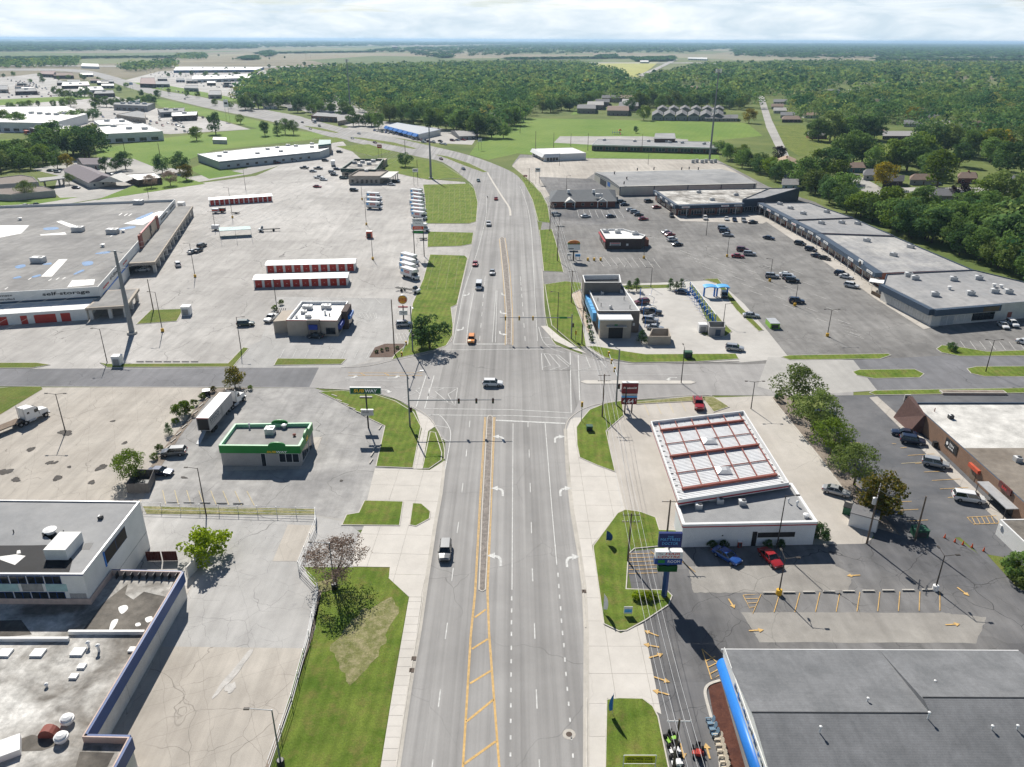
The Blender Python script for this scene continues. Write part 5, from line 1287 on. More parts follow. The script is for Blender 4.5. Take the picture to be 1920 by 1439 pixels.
# ---- pitched roofs
def gable(name,corners,he,hr,label,wall,roof,cat='house',along=0,hip=0.0,over=0.4,group=None,wins=3,garage=False,chimney=False,door=True):
 """corners: four plan points; along=0 ridge parallel to edge 0-1"""
 c=[Vector((q.x,q.y,0))for q in corners];c=ccw(c)
 if along:c=c[1:]+c[:1]
 root=thing(name,ctr(c),label,cat,group)
 MB().prism(c,0,he,bottom=False).build('wall',wall,root)
 e=inset(c,-over)
 m0,m1=(e[0]+e[3])/2,(e[1]+e[2])/2
 d=m1-m0
 r0,r1=m0+d*hip,m1-d*hip
 vs=[(*q.xy,he-0.05)for q in e]+[(*r0.xy,hr),(*r1.xy,hr)]
 ro=MB().add(vs,[(0,1,5,4),(2,3,4,5),(1,2,5),(3,0,4),(3,2,1,0)]).build('roof',roof,root)
 for i in range(4):
  f=Face(root,c[i],c[(i+1)%4])
  n=max(1,int(f.L/4))if wins else 0
  for k in range(min(n,6)):
   u=(k+0.5)/n
   if door and i==0 and k==n//2:f.window(u-0.5/f.L,u+0.5/f.L,0,2.1,TRIM_W,M('door_paint',(0.12,0.05,0.04)),'door')
   elif garage and i==0 and k==n-1:f.box(u-1.2/f.L,u+1.2/f.L,0,2.2,TRIM_W,0,0.05,'garage_door')
   else:f.window(u-0.6/f.L,u+0.6/f.L,0.9,2.1,TRIM_W,GLASS)
 if chimney:
  q=(r0+r1)/2;MB().box((q.x,q.y,hr-0.6),(0.8,0.6,1.4)).build('chimney',BRICK,ro)
 return root,c
RF=[M('grey_shingle_roof',(0.17,0.17,0.175),0.9,0.15,1.0),M('brown_shingle_roof',(0.19,0.135,0.105),0.9,0.15,1.0),M('tan_shingle_roof',(0.36,0.26,0.185),0.9,0.15,1.0),M('pale_shingle_roof',(0.33,0.32,0.31),0.9,0.15,1.0),M('dark_shingle_roof',(0.085,0.085,0.092),0.9,0.15,1.0)]
DKGREY=M('charcoal_roof',(0.105,0.115,0.125),0.85,0.12,0.5)
r_,c_=gable('clinic_building',[P(1032,390),P(1153,389),P(1150,368),P(1034,370)],3.0,6.0,'brick clinic with dark grey hip roof and white cupolas',BRICK,DKGREY,'building',hip=0.12,over=0.8,door=False)
for px in((1068,389),(1128,388)):
 q=P(*px);m=MB();w=2.6
 m.add([(q.x-w,q.y-3,2.8),(q.x+w,q.y-3,2.8),(q.x,q.y-3,4.4),(q.x-w,q.y+3,2.8),(q.x+w,q.y+3,2.8),(q.x,q.y+3,4.4)],[(0,1,2),(0,2,5,3),(2,1,4,5),(1,0,3,4)]).build('portico_roof',OFFWHITE,r_)
 for s in(-1,1):MB().tube((q.x+s*2.2,q.y-2.6,0),(q.x+s*2.2,q.y-2.6,2.8),0.2,n=8).build('portico_column',TRIM_W,r_)
for px in((1066,361),(1113,361)):
 q=P(*px,5.5);MB().box((q.x,q.y,5.2),(1.3,1.3,1.6)).build('cupola',TRIM_W,r_)
rtu(r_,(1123,369),4.6,3.5,1.6,1.4)
hw=4.9
wc=[P(1163,367),P(1419,361),P(1352,328),P(1114,333)]
wp=[P(1162,349,hw),P(1419,343,hw),P(1351,316,hw),P(1115,322,hw)]
r_,c_=gable('metal_warehouse',wp,hw-0.3,hw+0.9,'cream metal warehouse with broad low grey roof',M('cream_metal',(0.60,0.57,0.48),0.6,0.08,0.4),GREY_ROOF,'warehouse',over=0.1,wins=0)
f=Face(r_,*[Vector((*q.xy,0))for q in(wp[0],wp[1])])
for k in range(5):f.box(k*0.245,k*0.245+0.006,0,4.6,SLATE,0,0.1,'downpipe')
f.box(0,1,4.3,4.6,SLATE,0,0.12,'gutter')
f2=Face(r_,Vector((*wp[3].xy,0)),Vector((*wp[0].xy,0)));f2.box(0.25,0.5,0,3.2,DARKMETAL,0,0.06,'shopfront');f2.box(0.55,0.65,1.5,3.5,BLUEP,0,0.1,'poster');f2.box(0.0,1.0,3.6,3.8,SLATE,0,0.05,'wall_band')
for px in((1195,320),(1226,319),(1278,319),(1309,319),(1175,337),(1170,346),(1292,318),(1152,327)):vent(r_,px,hw+0.4,0.3,1.2,DARKMETAL)
b=Bld('mansard_shop',[P(1021,290,4.4),P(1099,287,4.4),P(1073,277,4.4),P(998,279,4.4)],4.4,'white metal shop with flared mansard front beside the school lawn',cat='shop',wall=WHITE,roof=WHITE_ROOF,par=0.15,cop=TRIM_W)
f=b.edge((1008,284));m=MB();
for ff,w in((f,1.0),(b.edge((1060,288)),0.35)):
 m=MB();vs=[ff.pt(0 if w==1 else 0,4.6,0.02),ff.pt(w,4.6,0.02),ff.pt(w,2.4,1.6),ff.pt(0,2.4,1.6)]
 m.add(vs+[ff.pt(0,2.4,0.02),ff.pt(w,2.4,0.02)],[(3,2,1,0),(0,4,3),(1,2,5),(3,4,5,2)]).build('mansard',TRIM_W,b.root);ff.row(4,0.05,w*0.95,0.8,0.3,2.2,DARKMETAL)
hS2=4.4
b=Bld('school',[P(1110,271,hS2),P(1346,277,hS2),P(1330,266,hS2),P(1120,261,hS2)],hS2,'long low brick school with flat grey roof and window bands',wall=M('brown_brick',(0.15,0.095,0.075),0.9,0.15,1.5),roof=GREY_ROOF,par=0.2,cop=TRIM_W)
f=b.edge((1230,274));f.row(10,0.0,1.0,0.78,0.7,3.0,TRIM_W,M('teal_glass',(0.03,0.06,0.07),0.15),panes=3);f.box(0,1,3.5,4.4,TRIM_W,0,0.7,'eave')
for px in((1133,264),(1190,266),(1216,266),(1255,268),(1279,269),(1250,267),(1320,271)):rtu(b.root,px,b.zr,2.5,2,1.3)
c2=[P(1227,261,6.5),P(1266,261,6.5),P(1264,251,6.5),P(1230,251,6.5)]
MB().prism(c2,0,6.5,bottom=False).build('upper_block',MATS['brown_brick'],b.root);MB().prism(inset(ccw(c2),-0.5),6.4,6.8).build('upper_roof',GREY_ROOF,b.root)
# ---- west middle distance
b=Bld('green_restaurant',[P(640,316,5),P(703,318,5),P(718,298,5),P(665,298,5)],5,'tan restaurant with dark green fascia around rooftop units',cat='restaurant',wall=TANWALL,roof=PATCH_ROOF,par=1.2,cop=M('dark_green_fascia',(0.012,0.05,0.04),0.6))
for px in((670,317),(710,308),(652,307)):
 f=b.edge(px);f.box(0,1,2.9,4.98,MATS['dark_green_fascia'],0,0.5,'fascia');f.row(5,0.05,0.95,0.6,0.5,2.4,DARKMETAL)
for px in((665,307),(680,306),(692,309),(675,312),(700,304)):rtu(b.root,px,b.zr,2.6,2,1.5)
c=P(716,311);MB().box((c.x,c.y,0),(6,8,4.0)).build('entry_block',TANWALL,b.root)
b=Bld('bank_branch',[P(653,330,4.6),P(712,330,4.6),P(728,319,4.6),P(672,319,4.6)],4.6,'tan bank branch with porch columns and flat roof',wall=TANWALL,roof=M('tan_roof',(0.36,0.32,0.28),0.9),par=0.7,cop=TANWALL)
f=b.edge((680,330));f.row(6,0.05,0.95,0.5,0.6,2.5,DARKMETAL)
f=b.edge((720,325));f.box(0,1,3.3,3.8,OFFWHITE,0,6,'porch_roof')
for k in range(4):q=f.pt(0.1+k*0.27,0,5.6);MB().box((q.x,q.y,0),(0.5,0.5,3.3)).build('porch_column',OFFWHITE,b.root)
rtu(b.root,(687,322),b.zr,2,1.6,1.2)
hw=4.8
b=Bld('white_strip_store',[P(370,289,hw),P(410,303,hw),P(600,284,hw),P(617,278,hw),P(600,269,hw),P(480,277,hw)],hw,'long white metal store with white roof and green glazed entrance',cat='shop',wall=M('pale_grey_metal',(0.42,0.46,0.48),0.6,0.08,0.4),roof=WHITE_ROOF,par=0.3,cop=TRIM_W)
f=b.edge((505,294));f.row(10,0.04,0.92,0.3,1.0,2.2,DARKMETAL);f.box(0,1,3.9,4.2,SLATE,0,0.05,'wall_band')
c=P(612,288);MB().prism([P(598,292),P(622,289),P(622,281),P(600,281)],0,6.0,bottom=False).build('entry_block',M('stone_front',(0.35,0.32,0.28)),b.root);MB().prism([P(598,292,0),P(622,289,0),P(622,281,0),P(600,281,0)],6.0,6.9).build('entry_roof',M('teal_roof',(0.03,0.14,0.14),0.5),b.root)
for px in((540,274),(555,275),(520,278),(502,281),(527,285),(483,289),(585,277),(585,271),(423,287),(412,294)):rtu(b.root,px,b.zr,2.6,2,1.2)
r_,c_=gable('dental_office',[P(172,352),P(216,349),P(222,349),P(141,335)],3.2,6.4,'x',OFFWHITE,RF[0])if False else gable('dental_office',[P(170,354),P(218,346),P(170,325),P(122,330)],3.2,6.0,'cream office with long mauve grey gable roof and entrance gable',OFFWHITE,M('mauve_shingle_roof',(0.20,0.175,0.19),0.9,0.12,1.0),'building',along=1,over=0.8)
q=P(212,352);m=MB();w=7
m.add([(q.x-w,q.y-1,3.0),(q.x+w,q.y-1,3.0),(q.x,q.y-1,6.0),(q.x-w,q.y+12,3.0),(q.x+w,q.y+12,3.0),(q.x,q.y+12,6.0)],[(0,1,2),(0,2,5,3),(2,1,4,5)]).build('entrance_gable',OFFWHITE,r_)
gable('garage_building',[P(158,318),P(188,318),P(186,308),P(145,308)],3,5.2,'grey garage with mauve roof between the round trees',GREYWALL,MATS['mauve_shingle_roof'],'garage',over=0.4)
Bld('brick_office',[P(258,338,3.5),P(303,333,3.5),P(290,324,3.5),P(232,327,3.5)],3.5,'small dark brick office with pale flat roof beside round trees',wall=DARKBRICK,roof=WHITE_ROOF,par=0.3,cop=DARKMETAL)
b=Bld('grey_office',[P(-60,350,4.5),P(72,341,4.5),P(62,332,4.5),P(40,328,4.5),P(-60,340,4.5)],4.5,'grey low office with brown roof and drive-through canopy',wall=GREYWALL,roof=M('brown_flat_roof',(0.20,0.165,0.145),0.9),par=0.3)
b=Bld('annex_office',[P(-60,362,3.2),P(20,365,3.2),P(103,357,3.2),P(80,349,3.2),P(-60,356,3.2)],3.2,'low grey front office with tree against its wall',wall=GREYWALL,roof=M('brown_flat_roof',(0.20,0.165,0.145)),par=0.25)
cpy=thing('bank_canopy',P(96,350),'flat grey drive-through canopy on square piers beside the grey office','canopy')
MB().prism([P(70,335,4),P(121,330,4),P(121,335,4),P(75,341,4)],3.6,4.2).build('roof',GREYWALL,cpy)
for px in((85,349),(113,350),(120,345)):q=P(*px);MB().box((q.x,q.y,0),(0.7,0.7,3.6)).build('pier',GREYWALL,cpy)
b=Bld('blue_showroom',[P(722,236,4.5),P(785,252,4.5),P(826,243,4.5),P(745,230,4.5)],4.5,'long showroom with bright blue sawtooth front and blue grey roof',cat='shop',wall=WHITE,roof=M('blue_grey_roof',(0.28,0.31,0.35),0.7),par=0.1,cop=BLUEP)
f=b.edge((752,245))
for k in range(7):m=MB();u=(k+0.1)/7;m.add([f.pt(u,4.6,0),f.pt(u+0.12,4.6,0),f.pt(u+0.12,2.6,2.2),f.pt(u,2.6,2.2),f.pt(u,2.6,0),f.pt(u+0.12,2.6,0)],[(3,2,1,0),(0,4,3),(1,2,5),(3,4,5,2)]).build('awning',BLUEP,b.root)
f.row(7,0,1,0.7,0.3,2.4,TRIM_W)
gable('tile_shop',[P(862,263),P(890,262),P(886,254),P(846,252)],3,5.0,'small grey shop with white gable front beside parked cars',GREYWALL,RF[3],'shop')
gable('metal_store',[P(634,236),P(665,230),P(655,222),P(632,226)],4,6,'beige metal store at the highway bend under trees',TANWALL,RF[3],'shop')
gable('metal_store',[P(690,226),P(713,226),P(713,218),P(690,218)],4,6,'beige metal store with brown roof beyond the sale yard',TANWALL,RF[1],'shop')
b=Bld('brown_plaza',[P(583,217,5),P(650,221,5),P(655,211,5),P(598,207,5)],5,'brown fronted shop plaza at the highway with terracotta piers',cat='shops',wall=M('terracotta_front',(0.26,0.17,0.125),0.9),roof=GREY_ROOF,par=0.5)
f=b.edge((615,219));f.row(8,0,1,0.6,0.4,3.5,DARKMETAL)
b=Bld('brown_plaza',[P(600,208,6),P(652,211,6),P(655,206,6),P(605,204,6)],6,'grey plaza block behind the terracotta shop front',cat='shops',wall=GREYWALL,roof=GREY_ROOF,par=0.5)
b=Bld('green_pavilion',[P(398,262,3),P(425,263,3),P(425,258,3),P(400,257,3)],3,'small white roofed shelter on the lawn below the tall tree',cat='shelter',wall=OFFWHITE,roof=WHITE_ROOF,par=0.05)
FAR=[([(-60,228),(98,231),(163,214),(125,199),(-60,201)],8,0,'huge white roofed warehouse store beyond the trees with dark rooftop units',WHITE_ROOF,10),([(180,252),(305,246),(268,231),(180,238)],7,0,'white metal hall with white roof above the sloping lawn',WHITE_ROOF,3),
([(95,247),(140,245),(130,235),(55,240)],5,1,'dark fronted depot with pale roof and red truck alongside',WHITE_ROOF,2),([(186,234),(255,233),(228,222),(175,226)],5,0,'stepped white roof hall behind the metal hall',WHITE_ROOF,2),
([(212,196),(275,199),(290,193),(215,192)],6,2,'brown grey shop block with long flat roof above the dark hedge',GREY_ROOF,4),([(242,190),(262,189),(262,185),(242,186)],6,3,'teal roofed small shop on the flat shop block street',GREY_ROOF,0),
([(300,211),(345,209),(346,202),(295,204)],5,2,'grey store with pale roof beside the car park trees',GREY_ROOF,2),([(322,218),(368,216),(370,209),(322,211)],5,4,'dark brick restaurant with white roof edge amid parked cars',WHITE_ROOF,1),
([(218,215),(272,222),(272,211),(258,207)],5,5,'beige row of shops with hipped grey roof',GREY_ROOF,0),([(360,149),(470,146),(473,139),(362,142)],6,0,'white roofed store with blue banded front beyond the highway',WHITE_ROOF,6),
([(325,132),(480,131),(495,126),(330,126)],6,6,'long blue fronted superstore far beyond the highway',WHITE_ROOF,6),([(262,157),(292,158),(290,146),(264,146)],6,4,'dark red roofed inn beside the highway',M('maroon_roof',(0.12,0.045,0.04)),0),
([(290,158),(318,158),(316,152),(292,152)],5,2,'grey shop next to the dark red roofed inn',GREY_ROOF,0),([(75,139),(105,140),(104,133),(76,133)],6,4,'brown motel wing below the far tree line',M('maroon_roof',(0.12,0.045,0.04)),0),
([(100,142),(138,142),(136,136),(102,136)],6,4,'long reddish motel block beside the highway curve',RF[1],0),([(28,172),(70,171),(66,165),(30,166)],5,4,'dark brick restaurant standing in the far white car park',GREY_ROOF,1),
([(145,170),(195,168),(190,162),(148,163)],5,0,'white shop with pale roof and blue front near the highway',WHITE_ROOF,2),([(175,176),(215,175),(212,169),(178,170)],5,4,'dark fronted shop beside the highway grass bank',GREY_ROOF,1),
([(115,161),(168,160),(165,153),(118,154)],5,4,'brown fronted plaza with pale roof near the motel',WHITE_ROOF,2),([(-40,168),(15,168),(15,160),(-40,160)],5,5,'beige plaza at the edge of the far lots',GREY_ROOF,1),
([(390,178),(415,178),(415,170),(392,170)],5,5,'beige shop by the bare trees on the highway',GREY_ROOF,0),([(345,165),(372,166),(370,160),(347,160)],5,2,'low grey shop near the blue banded store',GREY_ROOF,0),
([(480,190),(510,192),(512,185),(480,184)],5,2,'grey flat building under the forest edge',GREY_ROOF,1),([(452,193),(478,192),(476,186),(454,186)],5,4,'reddish drive-in with pale roof by the highway',WHITE_ROOF,0),
([(152,124),(186,125),(184,120),(154,119)],6,0,'white farm shed cluster at the field edge',WHITE_ROOF,0),([(1636,123),(1668,124),(1668,119),(1638,119)],6,0,'white farm barn beyond the right hand woods',WHITE_ROOF,0),
([(1290,110),(1326,111),(1326,108),(1290,108)],6,0,'long white shed on the far country road',WHITE_ROOF,0),([(1200,116),(1216,116),(1216,113),(1200,113)],6,0,'small white farm building beside far hedges',WHITE_ROOF,0),
([(735,66+22),(745,88),(745,86.5),(735,86.5)],25,2,'far grain elevator block on the horizon',GREY_ROOF,0),]
FW=[WHITE,DARKMETAL,GREYWALL,M('teal_front',(0.05,0.20,0.20)),DARKBRICK,TANWALL,M('blue_front',(0.13,0.22,0.34))]
for px,h,w,lab,rf,nu in FAR:
 b=Bld('far_store' if 'farm' not in lab and 'grain' not in lab else 'farm_building',[P(*p,h)for p in px],h,lab,wall=FW[w],roof=rf,par=0.4,cop=TRIM_W if rf is WHITE_ROOF else None)
 x0_,x1_=min(p[0]for p in px),max(p[0]for p in px);y0_,y1_=min(p[1]for p in px),max(p[1]for p in px)
 rg=random.Random(lab)
 for k in range(nu):
  u=(k+0.5)/nu;rtu(b.root,(x0_+(x1_-x0_)*(0.15+0.7*u),y0_+(y1_-y0_)*(0.35+0.25*rg.random())),b.zr,4,3,2)
 f=b.edge(((px[0][0]+px[1][0])/2,(px[0][1]+px[1][1])/2))
 if h<20 and 'farm' not in lab:
  n_=max(2,min(8,int(f.L/9)));f.row(n_,0.05,0.95,0.6,0.6,3.0,DARKMETAL)
TH=M('taupe_siding',(0.33,0.29,0.25),0.9,0.1,1.0)
for i,(x,y,w,d)in enumerate(((1082,213,34,8),(1101,206,30,7),(1116,200,26,6),(1138,217,40,9),(1160,208,36,8),(1166,200,32,6),(1128,192,34,6),(1158,192,30,6))):
 gable('townhouse',[P(x,y),P(x+w,y+0.5),P(x+w*0.97,y-d),P(x+2,y-d)],5.2,6.9,('taupe townhouse with dark porch bays, %s in the court below the woods'%('first','second','third','fourth','fifth','sixth','seventh','eighth')[i]),TH,(RF[0],RF[3],RF[4],RF[1])[i%4],group='taupe townhouses',over=0.5)
for i in range(6):
 x=1222+i*22.5
 gable('row_house',[P(x,226+i*0.2),P(x+21,226.2+i*0.2),P(x+20.6,219),P(x+0.4,219)],4.5,7.5,'grey gabled row house, %s from the light green round tree'%ORD[i],GREYWALL,RF[0],'house',along=1,group='grey row houses',over=0.2)
 x=1232+i*21
 gable('row_house',[P(x,214),P(x+19,214),P(x+18.6,209.5),P(x+0.4,209.5)],4.5,7.2,'taupe gabled row house behind the grey gables, %s from the round tree end'%ORD[i],TH,RF[0],'house',along=1,group='pale row houses',over=0.2)
HOUSES=[(1456,316,34,12,1,'tan roofed brick house at the lane corner',2,BRICK),(1470,345,28,10,0,'brick house with grey roof behind the shop corner',0,BRICK),(1466,357,28,8,0,'pale blue garage behind the shop corner',3,M('pale_blue_siding',(0.42,0.55,0.68))),
(1580,324,40,9,0,'teal house with taupe hip roof near the yellow tree',1,M('teal_siding',(0.08,0.16,0.18))),(1618,338,32,10,0,'grey roofed ranch house beside the yellow tree',0,OFFWHITE),(1655,350,36,9,0,'dark brick garage house under the yellow tree',4,DARKBRICK),
(1705,347,52,9,0,'long ranch house with brown roof behind dark shrubs',1,GREYWALL),(1795,344,34,10,0,'brick ranch with red brown roof and garage',1,BRICK),(1742,378,44,12,0,'grey two storey house with dark roof by the purple tree',0,M('mauve_siding',(0.33,0.29,0.29))),
(1880,420,60,18,0,'grey roofed ranch house at the edge of the woods',0,OFFWHITE),(1890,350,40,10,0,'house with grey roof half hidden by large trees',0,TANWALL),(1654,262,62,10,0,'school annex with white roof among large trees',3,DARKBRICK),(1694,238,34,6,0,'grey roofed house behind the yellow green tree',0,OFFWHITE),(1750,238,30,6,0,'house with grey roof deep in the wood',3,OFFWHITE),
(1466,230,34,6,0,'brown ranch house at the lane verge',1,DARKBRICK),(1463,222,26,5,0,'grey gabled house along the lane, second from the verge',0,GREYWALL),(1450,213,24,5,0,'pale house along the lane, third from the verge',3,OFFWHITE),(1446,205,22,4,0,'brown roofed house along the lane, fourth from the verge',1,TANWALL),(1450,196,24,4,0,'blue roofed house along the lane near the bend',0,OFFWHITE),
(1552,176,22,4,0,'blue grey house roof showing between tree crowns',0,WHITE),(1590,176,20,4,0,'grey house roof next to the blue grey one',3,GREYWALL),(1610,172,24,4,0,'pale house roof beyond the dark pines',3,OFFWHITE),(1712,168,18,3,0,'white house at the wood edge',1,WHITE),(1745,172,24,3,0,'grey house roof under the orange tree',0,GREYWALL),(1800,160,20,3,0,'blue grey house near the pond',0,GREYWALL),
(810,180,22,4,0,'white house showing through the central wood',3,WHITE),(920,222,26,6,0,'pale house at the wood edge above the school lawn',3,OFFWHITE),(815,232,26,6,0,'white house with grey roof behind the blue showroom',3,WHITE),(900,236,28,6,0,'tan roofed house right of the blue showroom',2,TANWALL),(775,188,20,4,0,'grey house roof in the central wood',0,GREYWALL),
(1282,170,26,5,0,'pink brick house above the row houses',1,BRICK),(1308,178,22,4,0,'grey house beside the pink brick one',0,GREYWALL),(1318,214,22,5,0,'white bungalow at the end of the row houses',3,WHITE),(1322,228,46,5,0,'low grey carport beside the row houses',0,GREYWALL),(1362,228,20,7,0,'grey shed house beside the yellow green tree',0,GREYWALL),
(494,205,26,5,0,'grey roofed house at the highway fork',3,OFFWHITE),(540,208,24,5,0,'blue grey house by the highway verge',0,GREYWALL),(500,180,24,5,0,'pale roofed house in the forest edge by the highway',3,OFFWHITE),
]
for x,y,w,d,al,lab,rf,wl_ in HOUSES:
 gable('house',[P(x,y),P(x+w,y),P(x+w*0.985,y-d*0.75),P(x+w*0.02,y-d*0.75)],2.9,5.2,lab,wl_,RF[rf],along=al,over=0.6,garage='garage' in lab,chimney='brick' in lab,hip=0.15 if 'hip' in lab or 'ranch' in lab else 0)
rg=random.Random(21)
for k in range(26):
 x,y=((rg.uniform(0,190),rg.uniform(140,168))if k<12 else(rg.uniform(250,500),rg.uniform(140,190)))
 if k>=12 and y>150+(x-250)*0.17:y=142+(x-250)*0.1
 w=rg.uniform(14,26);wc=rg.choice(((WHITE,'white'),(TANWALL,'tan'),(DARKBRICK,'dark brick'),(GREYWALL,'grey')))
 b=Bld('far_shop',[P(x,y,4.5),P(x+w,y,4.5),P(x+w*0.97,y-3.5,4.5),P(x+0.5,y-3.5,4.5)],4.5,'small %s flat roofed shop in the far commercial strip'%wc[1],wall=wc[0],roof=rg.choice((WHITE_ROOF,GREY_ROOF,GREY_ROOF,RF[1])),par=0.3,group='small far shops')
 b.edge((x+w/2,y)).row(3,0.05,0.95,0.6,0.5,2.8,DARKMETAL)
CLEAR=[]
for k in range(30):
 x=rg.uniform(1480,1990);y=rg.uniform(165,262);q=P(x,y);CLEAR.append((q.x,q.y));w=rg.uniform(13,17)
 a=rg.uniform(-0.3,0.3);ca,sa=math.cos(a),math.sin(a);rf=rg.choice(((0,'grey'),(1,'brown'),(3,'pale grey'),(2,'tan')))
 gable('house',[q+Vector((u*ca-v*sa,u*sa+v*ca,0))for u,v in((-w/2,-5),(w/2,-5),(w/2,5),(-w/2,5))],2.9,5.4,'low house with %s roof in a clearing of the right hand wood'%rf[1],rg.choice((BRICK,OFFWHITE,TANWALL,GREYWALL)),RF[rf[0]],group='houses in the wood clearings',over=0.6)
# ================================================================ vehicles
TYRE=flatm('tyre_rubber',(0.02,0.02,0.02),0.9,0,0.2)
RIM=flatm('alloy_rim',(0.45,0.45,0.46),0.35,0.8)
CARGLASS=flatm('car_glass',(0.012,0.017,0.02),0.06,0,0.7)
HEADL=flatm('headlamp_lens',(0.75,0.77,0.78),0.1)
TAILL=flatm('tail_lamp_lens',(0.35,0.012,0.012),0.2)
PLAST=flatm('black_plastic',(0.025,0.025,0.027),0.6)
PAINT={}
for k_,c_ in dict(white=(0.74,0.74,0.73),silver=(0.42,0.43,0.44),grey=(0.14,0.145,0.15),black=(0.014,0.015,0.017),red=(0.32,0.012,0.014),maroon=(0.13,0.012,0.018),blue=(0.015,0.07,0.28),navy=(0.012,0.022,0.055),orange=(0.75,0.26,0.02),teal=(0.02,0.07,0.075),tan=(0.40,0.35,0.27),green=(0.015,0.045,0.03)).items():
 PAINT[k_]=flatm('car_paint_'+k_,c_,0.28,0.25 if k_ in('silver','grey','navy','teal')else 0.0,0.5,0.8)
CARS={'sedan':dict(L=4.75,W=1.83,st=[(2.37,0.62,0.42,0.62),(2.25,0.82,0.25,0.74),(1.6,0.90,0.2,0.86),(0.85,0.915,0.2,0.93),(-0.6,0.915,0.2,0.95),(-1.5,0.905,0.2,0.98),(-2.2,0.86,0.28,0.95),(-2.37,0.76,0.4,0.86)],belt=(1.05,-1.75),roof=(0.25,-1.0),zr=1.43,wb=(1.42,-1.38)),
'suv':dict(L=4.7,W=1.88,st=[(2.35,0.66,0.45,0.78),(2.22,0.86,0.3,0.92),(1.5,0.93,0.25,1.03),(0.9,0.94,0.25,1.08),(-0.8,0.94,0.25,1.1),(-1.9,0.93,0.25,1.12),(-2.25,0.9,0.32,1.1),(-2.35,0.82,0.45,1.0)],belt=(1.15,-2.28),roof=(0.5,-1.95),zr=1.70,wb=(1.38,-1.36)),
'minivan':dict(L=5.1,W=1.95,st=[(2.55,0.66,0.42,0.75),(2.4,0.88,0.26,0.92),(1.8,0.96,0.22,1.05),(1.2,0.97,0.22,1.1),(-0.8,0.97,0.22,1.1),(-2.1,0.96,0.22,1.12),(-2.45,0.93,0.3,1.1),(-2.55,0.86,0.42,1.0)],belt=(1.75,-2.5),roof=(0.75,-2.2),zr=1.76,wb=(1.55,-1.5)),
'van':dict(L=5.6,W=2.05,st=[(2.8,0.75,0.45,0.85),(2.65,0.95,0.3,1.05),(2.1,1.02,0.28,1.2),(1.6,1.025,0.28,1.25),(-0.8,1.025,0.28,1.25),(-2.4,1.02,0.28,1.25),(-2.75,1.0,0.32,1.25),(-2.8,0.95,0.45,1.2)],belt=(2.15,-2.78),roof=(1.5,-2.7),zr=2.15,wb=(1.8,-1.7)),
'pickup':dict(L=5.8,W=2.0,st=[(2.9,0.75,0.55,0.92),(2.78,0.96,0.4,1.08),(2.0,1.0,0.35,1.16),(1.25,1.0,0.35,1.2),(-0.6,1.0,0.35,1.2),(-0.75,1.0,0.35,1.15),(-2.7,1.0,0.4,1.15),(-2.9,0.94,0.5,1.1)],belt=(1.35,-0.75),roof=(0.6,-0.5),zr=1.85,wb=(1.85,-1.75)),
}
def car_body(t):
 d=CARS[t];m=MB();vs,fs=[],[]
 for(y,w,z0,z1)in d['st']:
  h=z1-z0
  ring=[(-w*0.86,z0),(-w,z0+h*0.28),(-w,z0+h*0.72),(-w*0.90,z1-0.01),(0,z1+0.035),(w*0.90,z1-0.01),(w,z0+h*0.72),(w,z0+h*0.28),(w*0.86,z0)]
  vs+=[(x,y,z)for x,z in ring]
 n=9;k=len(d['st'])
 for i in range(k-1):
  for j in range(n):
   jj=(j+1)%n
   fs.append((i*n+j,(i+1)*n+j,(i+1)*n+jj,i*n+jj))
 fs+=[tuple(range(n)),tuple(range(k*n-1,(k-1)*n-1,-1))]
 return m.add(vs,fs)
def cabin(t,grow=0.0):
 d=CARS[t];b0,b1=d['belt'];r0,r1=d['roof'];w=d['W']/2
 zb=0.9 if t=='sedan' else(1.02 if t in('suv','minivan')else 1.15);zr=d['zr']
 wb,wr=w*0.93,w*0.74
 if t=='van':wr=w*0.88
 v=[(-wb,b0,zb),(wb,b0,zb),(wb,b1,zb),(-wb,b1,zb),(-wr,r0,zr-0.06),(wr,r0,zr-0.06),(wr,r1,zr-0.06),(-wr,r1,zr-0.06)]
 g=MB().add(v,[(0,1,5,4),(1,2,6,5),(2,3,7,6),(3,0,4,7),(4,5,6,7)])
 r=MB();k=0.02
 ro=[(-wr-k,r0+0.05,zr-0.08),(wr+k,r0+0.05,zr-0.08),(wr+k,r1-0.05,zr-0.08),(-wr-k,r1-0.05,zr-0.08)]
 rt=[(x*0.93,y*0.97,zr)for x,y,z in ro]
 r.add(ro+rt,[(0,1,5,4),(1,2,6,5),(2,3,7,6),(3,0,4,7),(4,5,6,7)])
 pl=[]
 def lerp(a,b,u):return tuple(a[i]+(b[i]-a[i])*u for i in range(3))
 for(a,b)in((0,4),(1,5),(2,6),(3,7)):
  q=MB();A,B=Vector(v[a]),Vector(v[b]);q.tube(A,B,0.055,0.05,4);pl.append(q)
 for s in(0,1):
  A=Vector(v[3 if s==0 else 2]).lerp(Vector(v[0 if s==0 else 1]),0.52);B=Vector(v[7 if s==0 else 6]).lerp(Vector(v[4 if s==0 else 5]),0.5)
  q=MB();q.tube(A,B,0.06,0.05,4);pl.append(q)
 return g,r,pl,v
PROTO={}
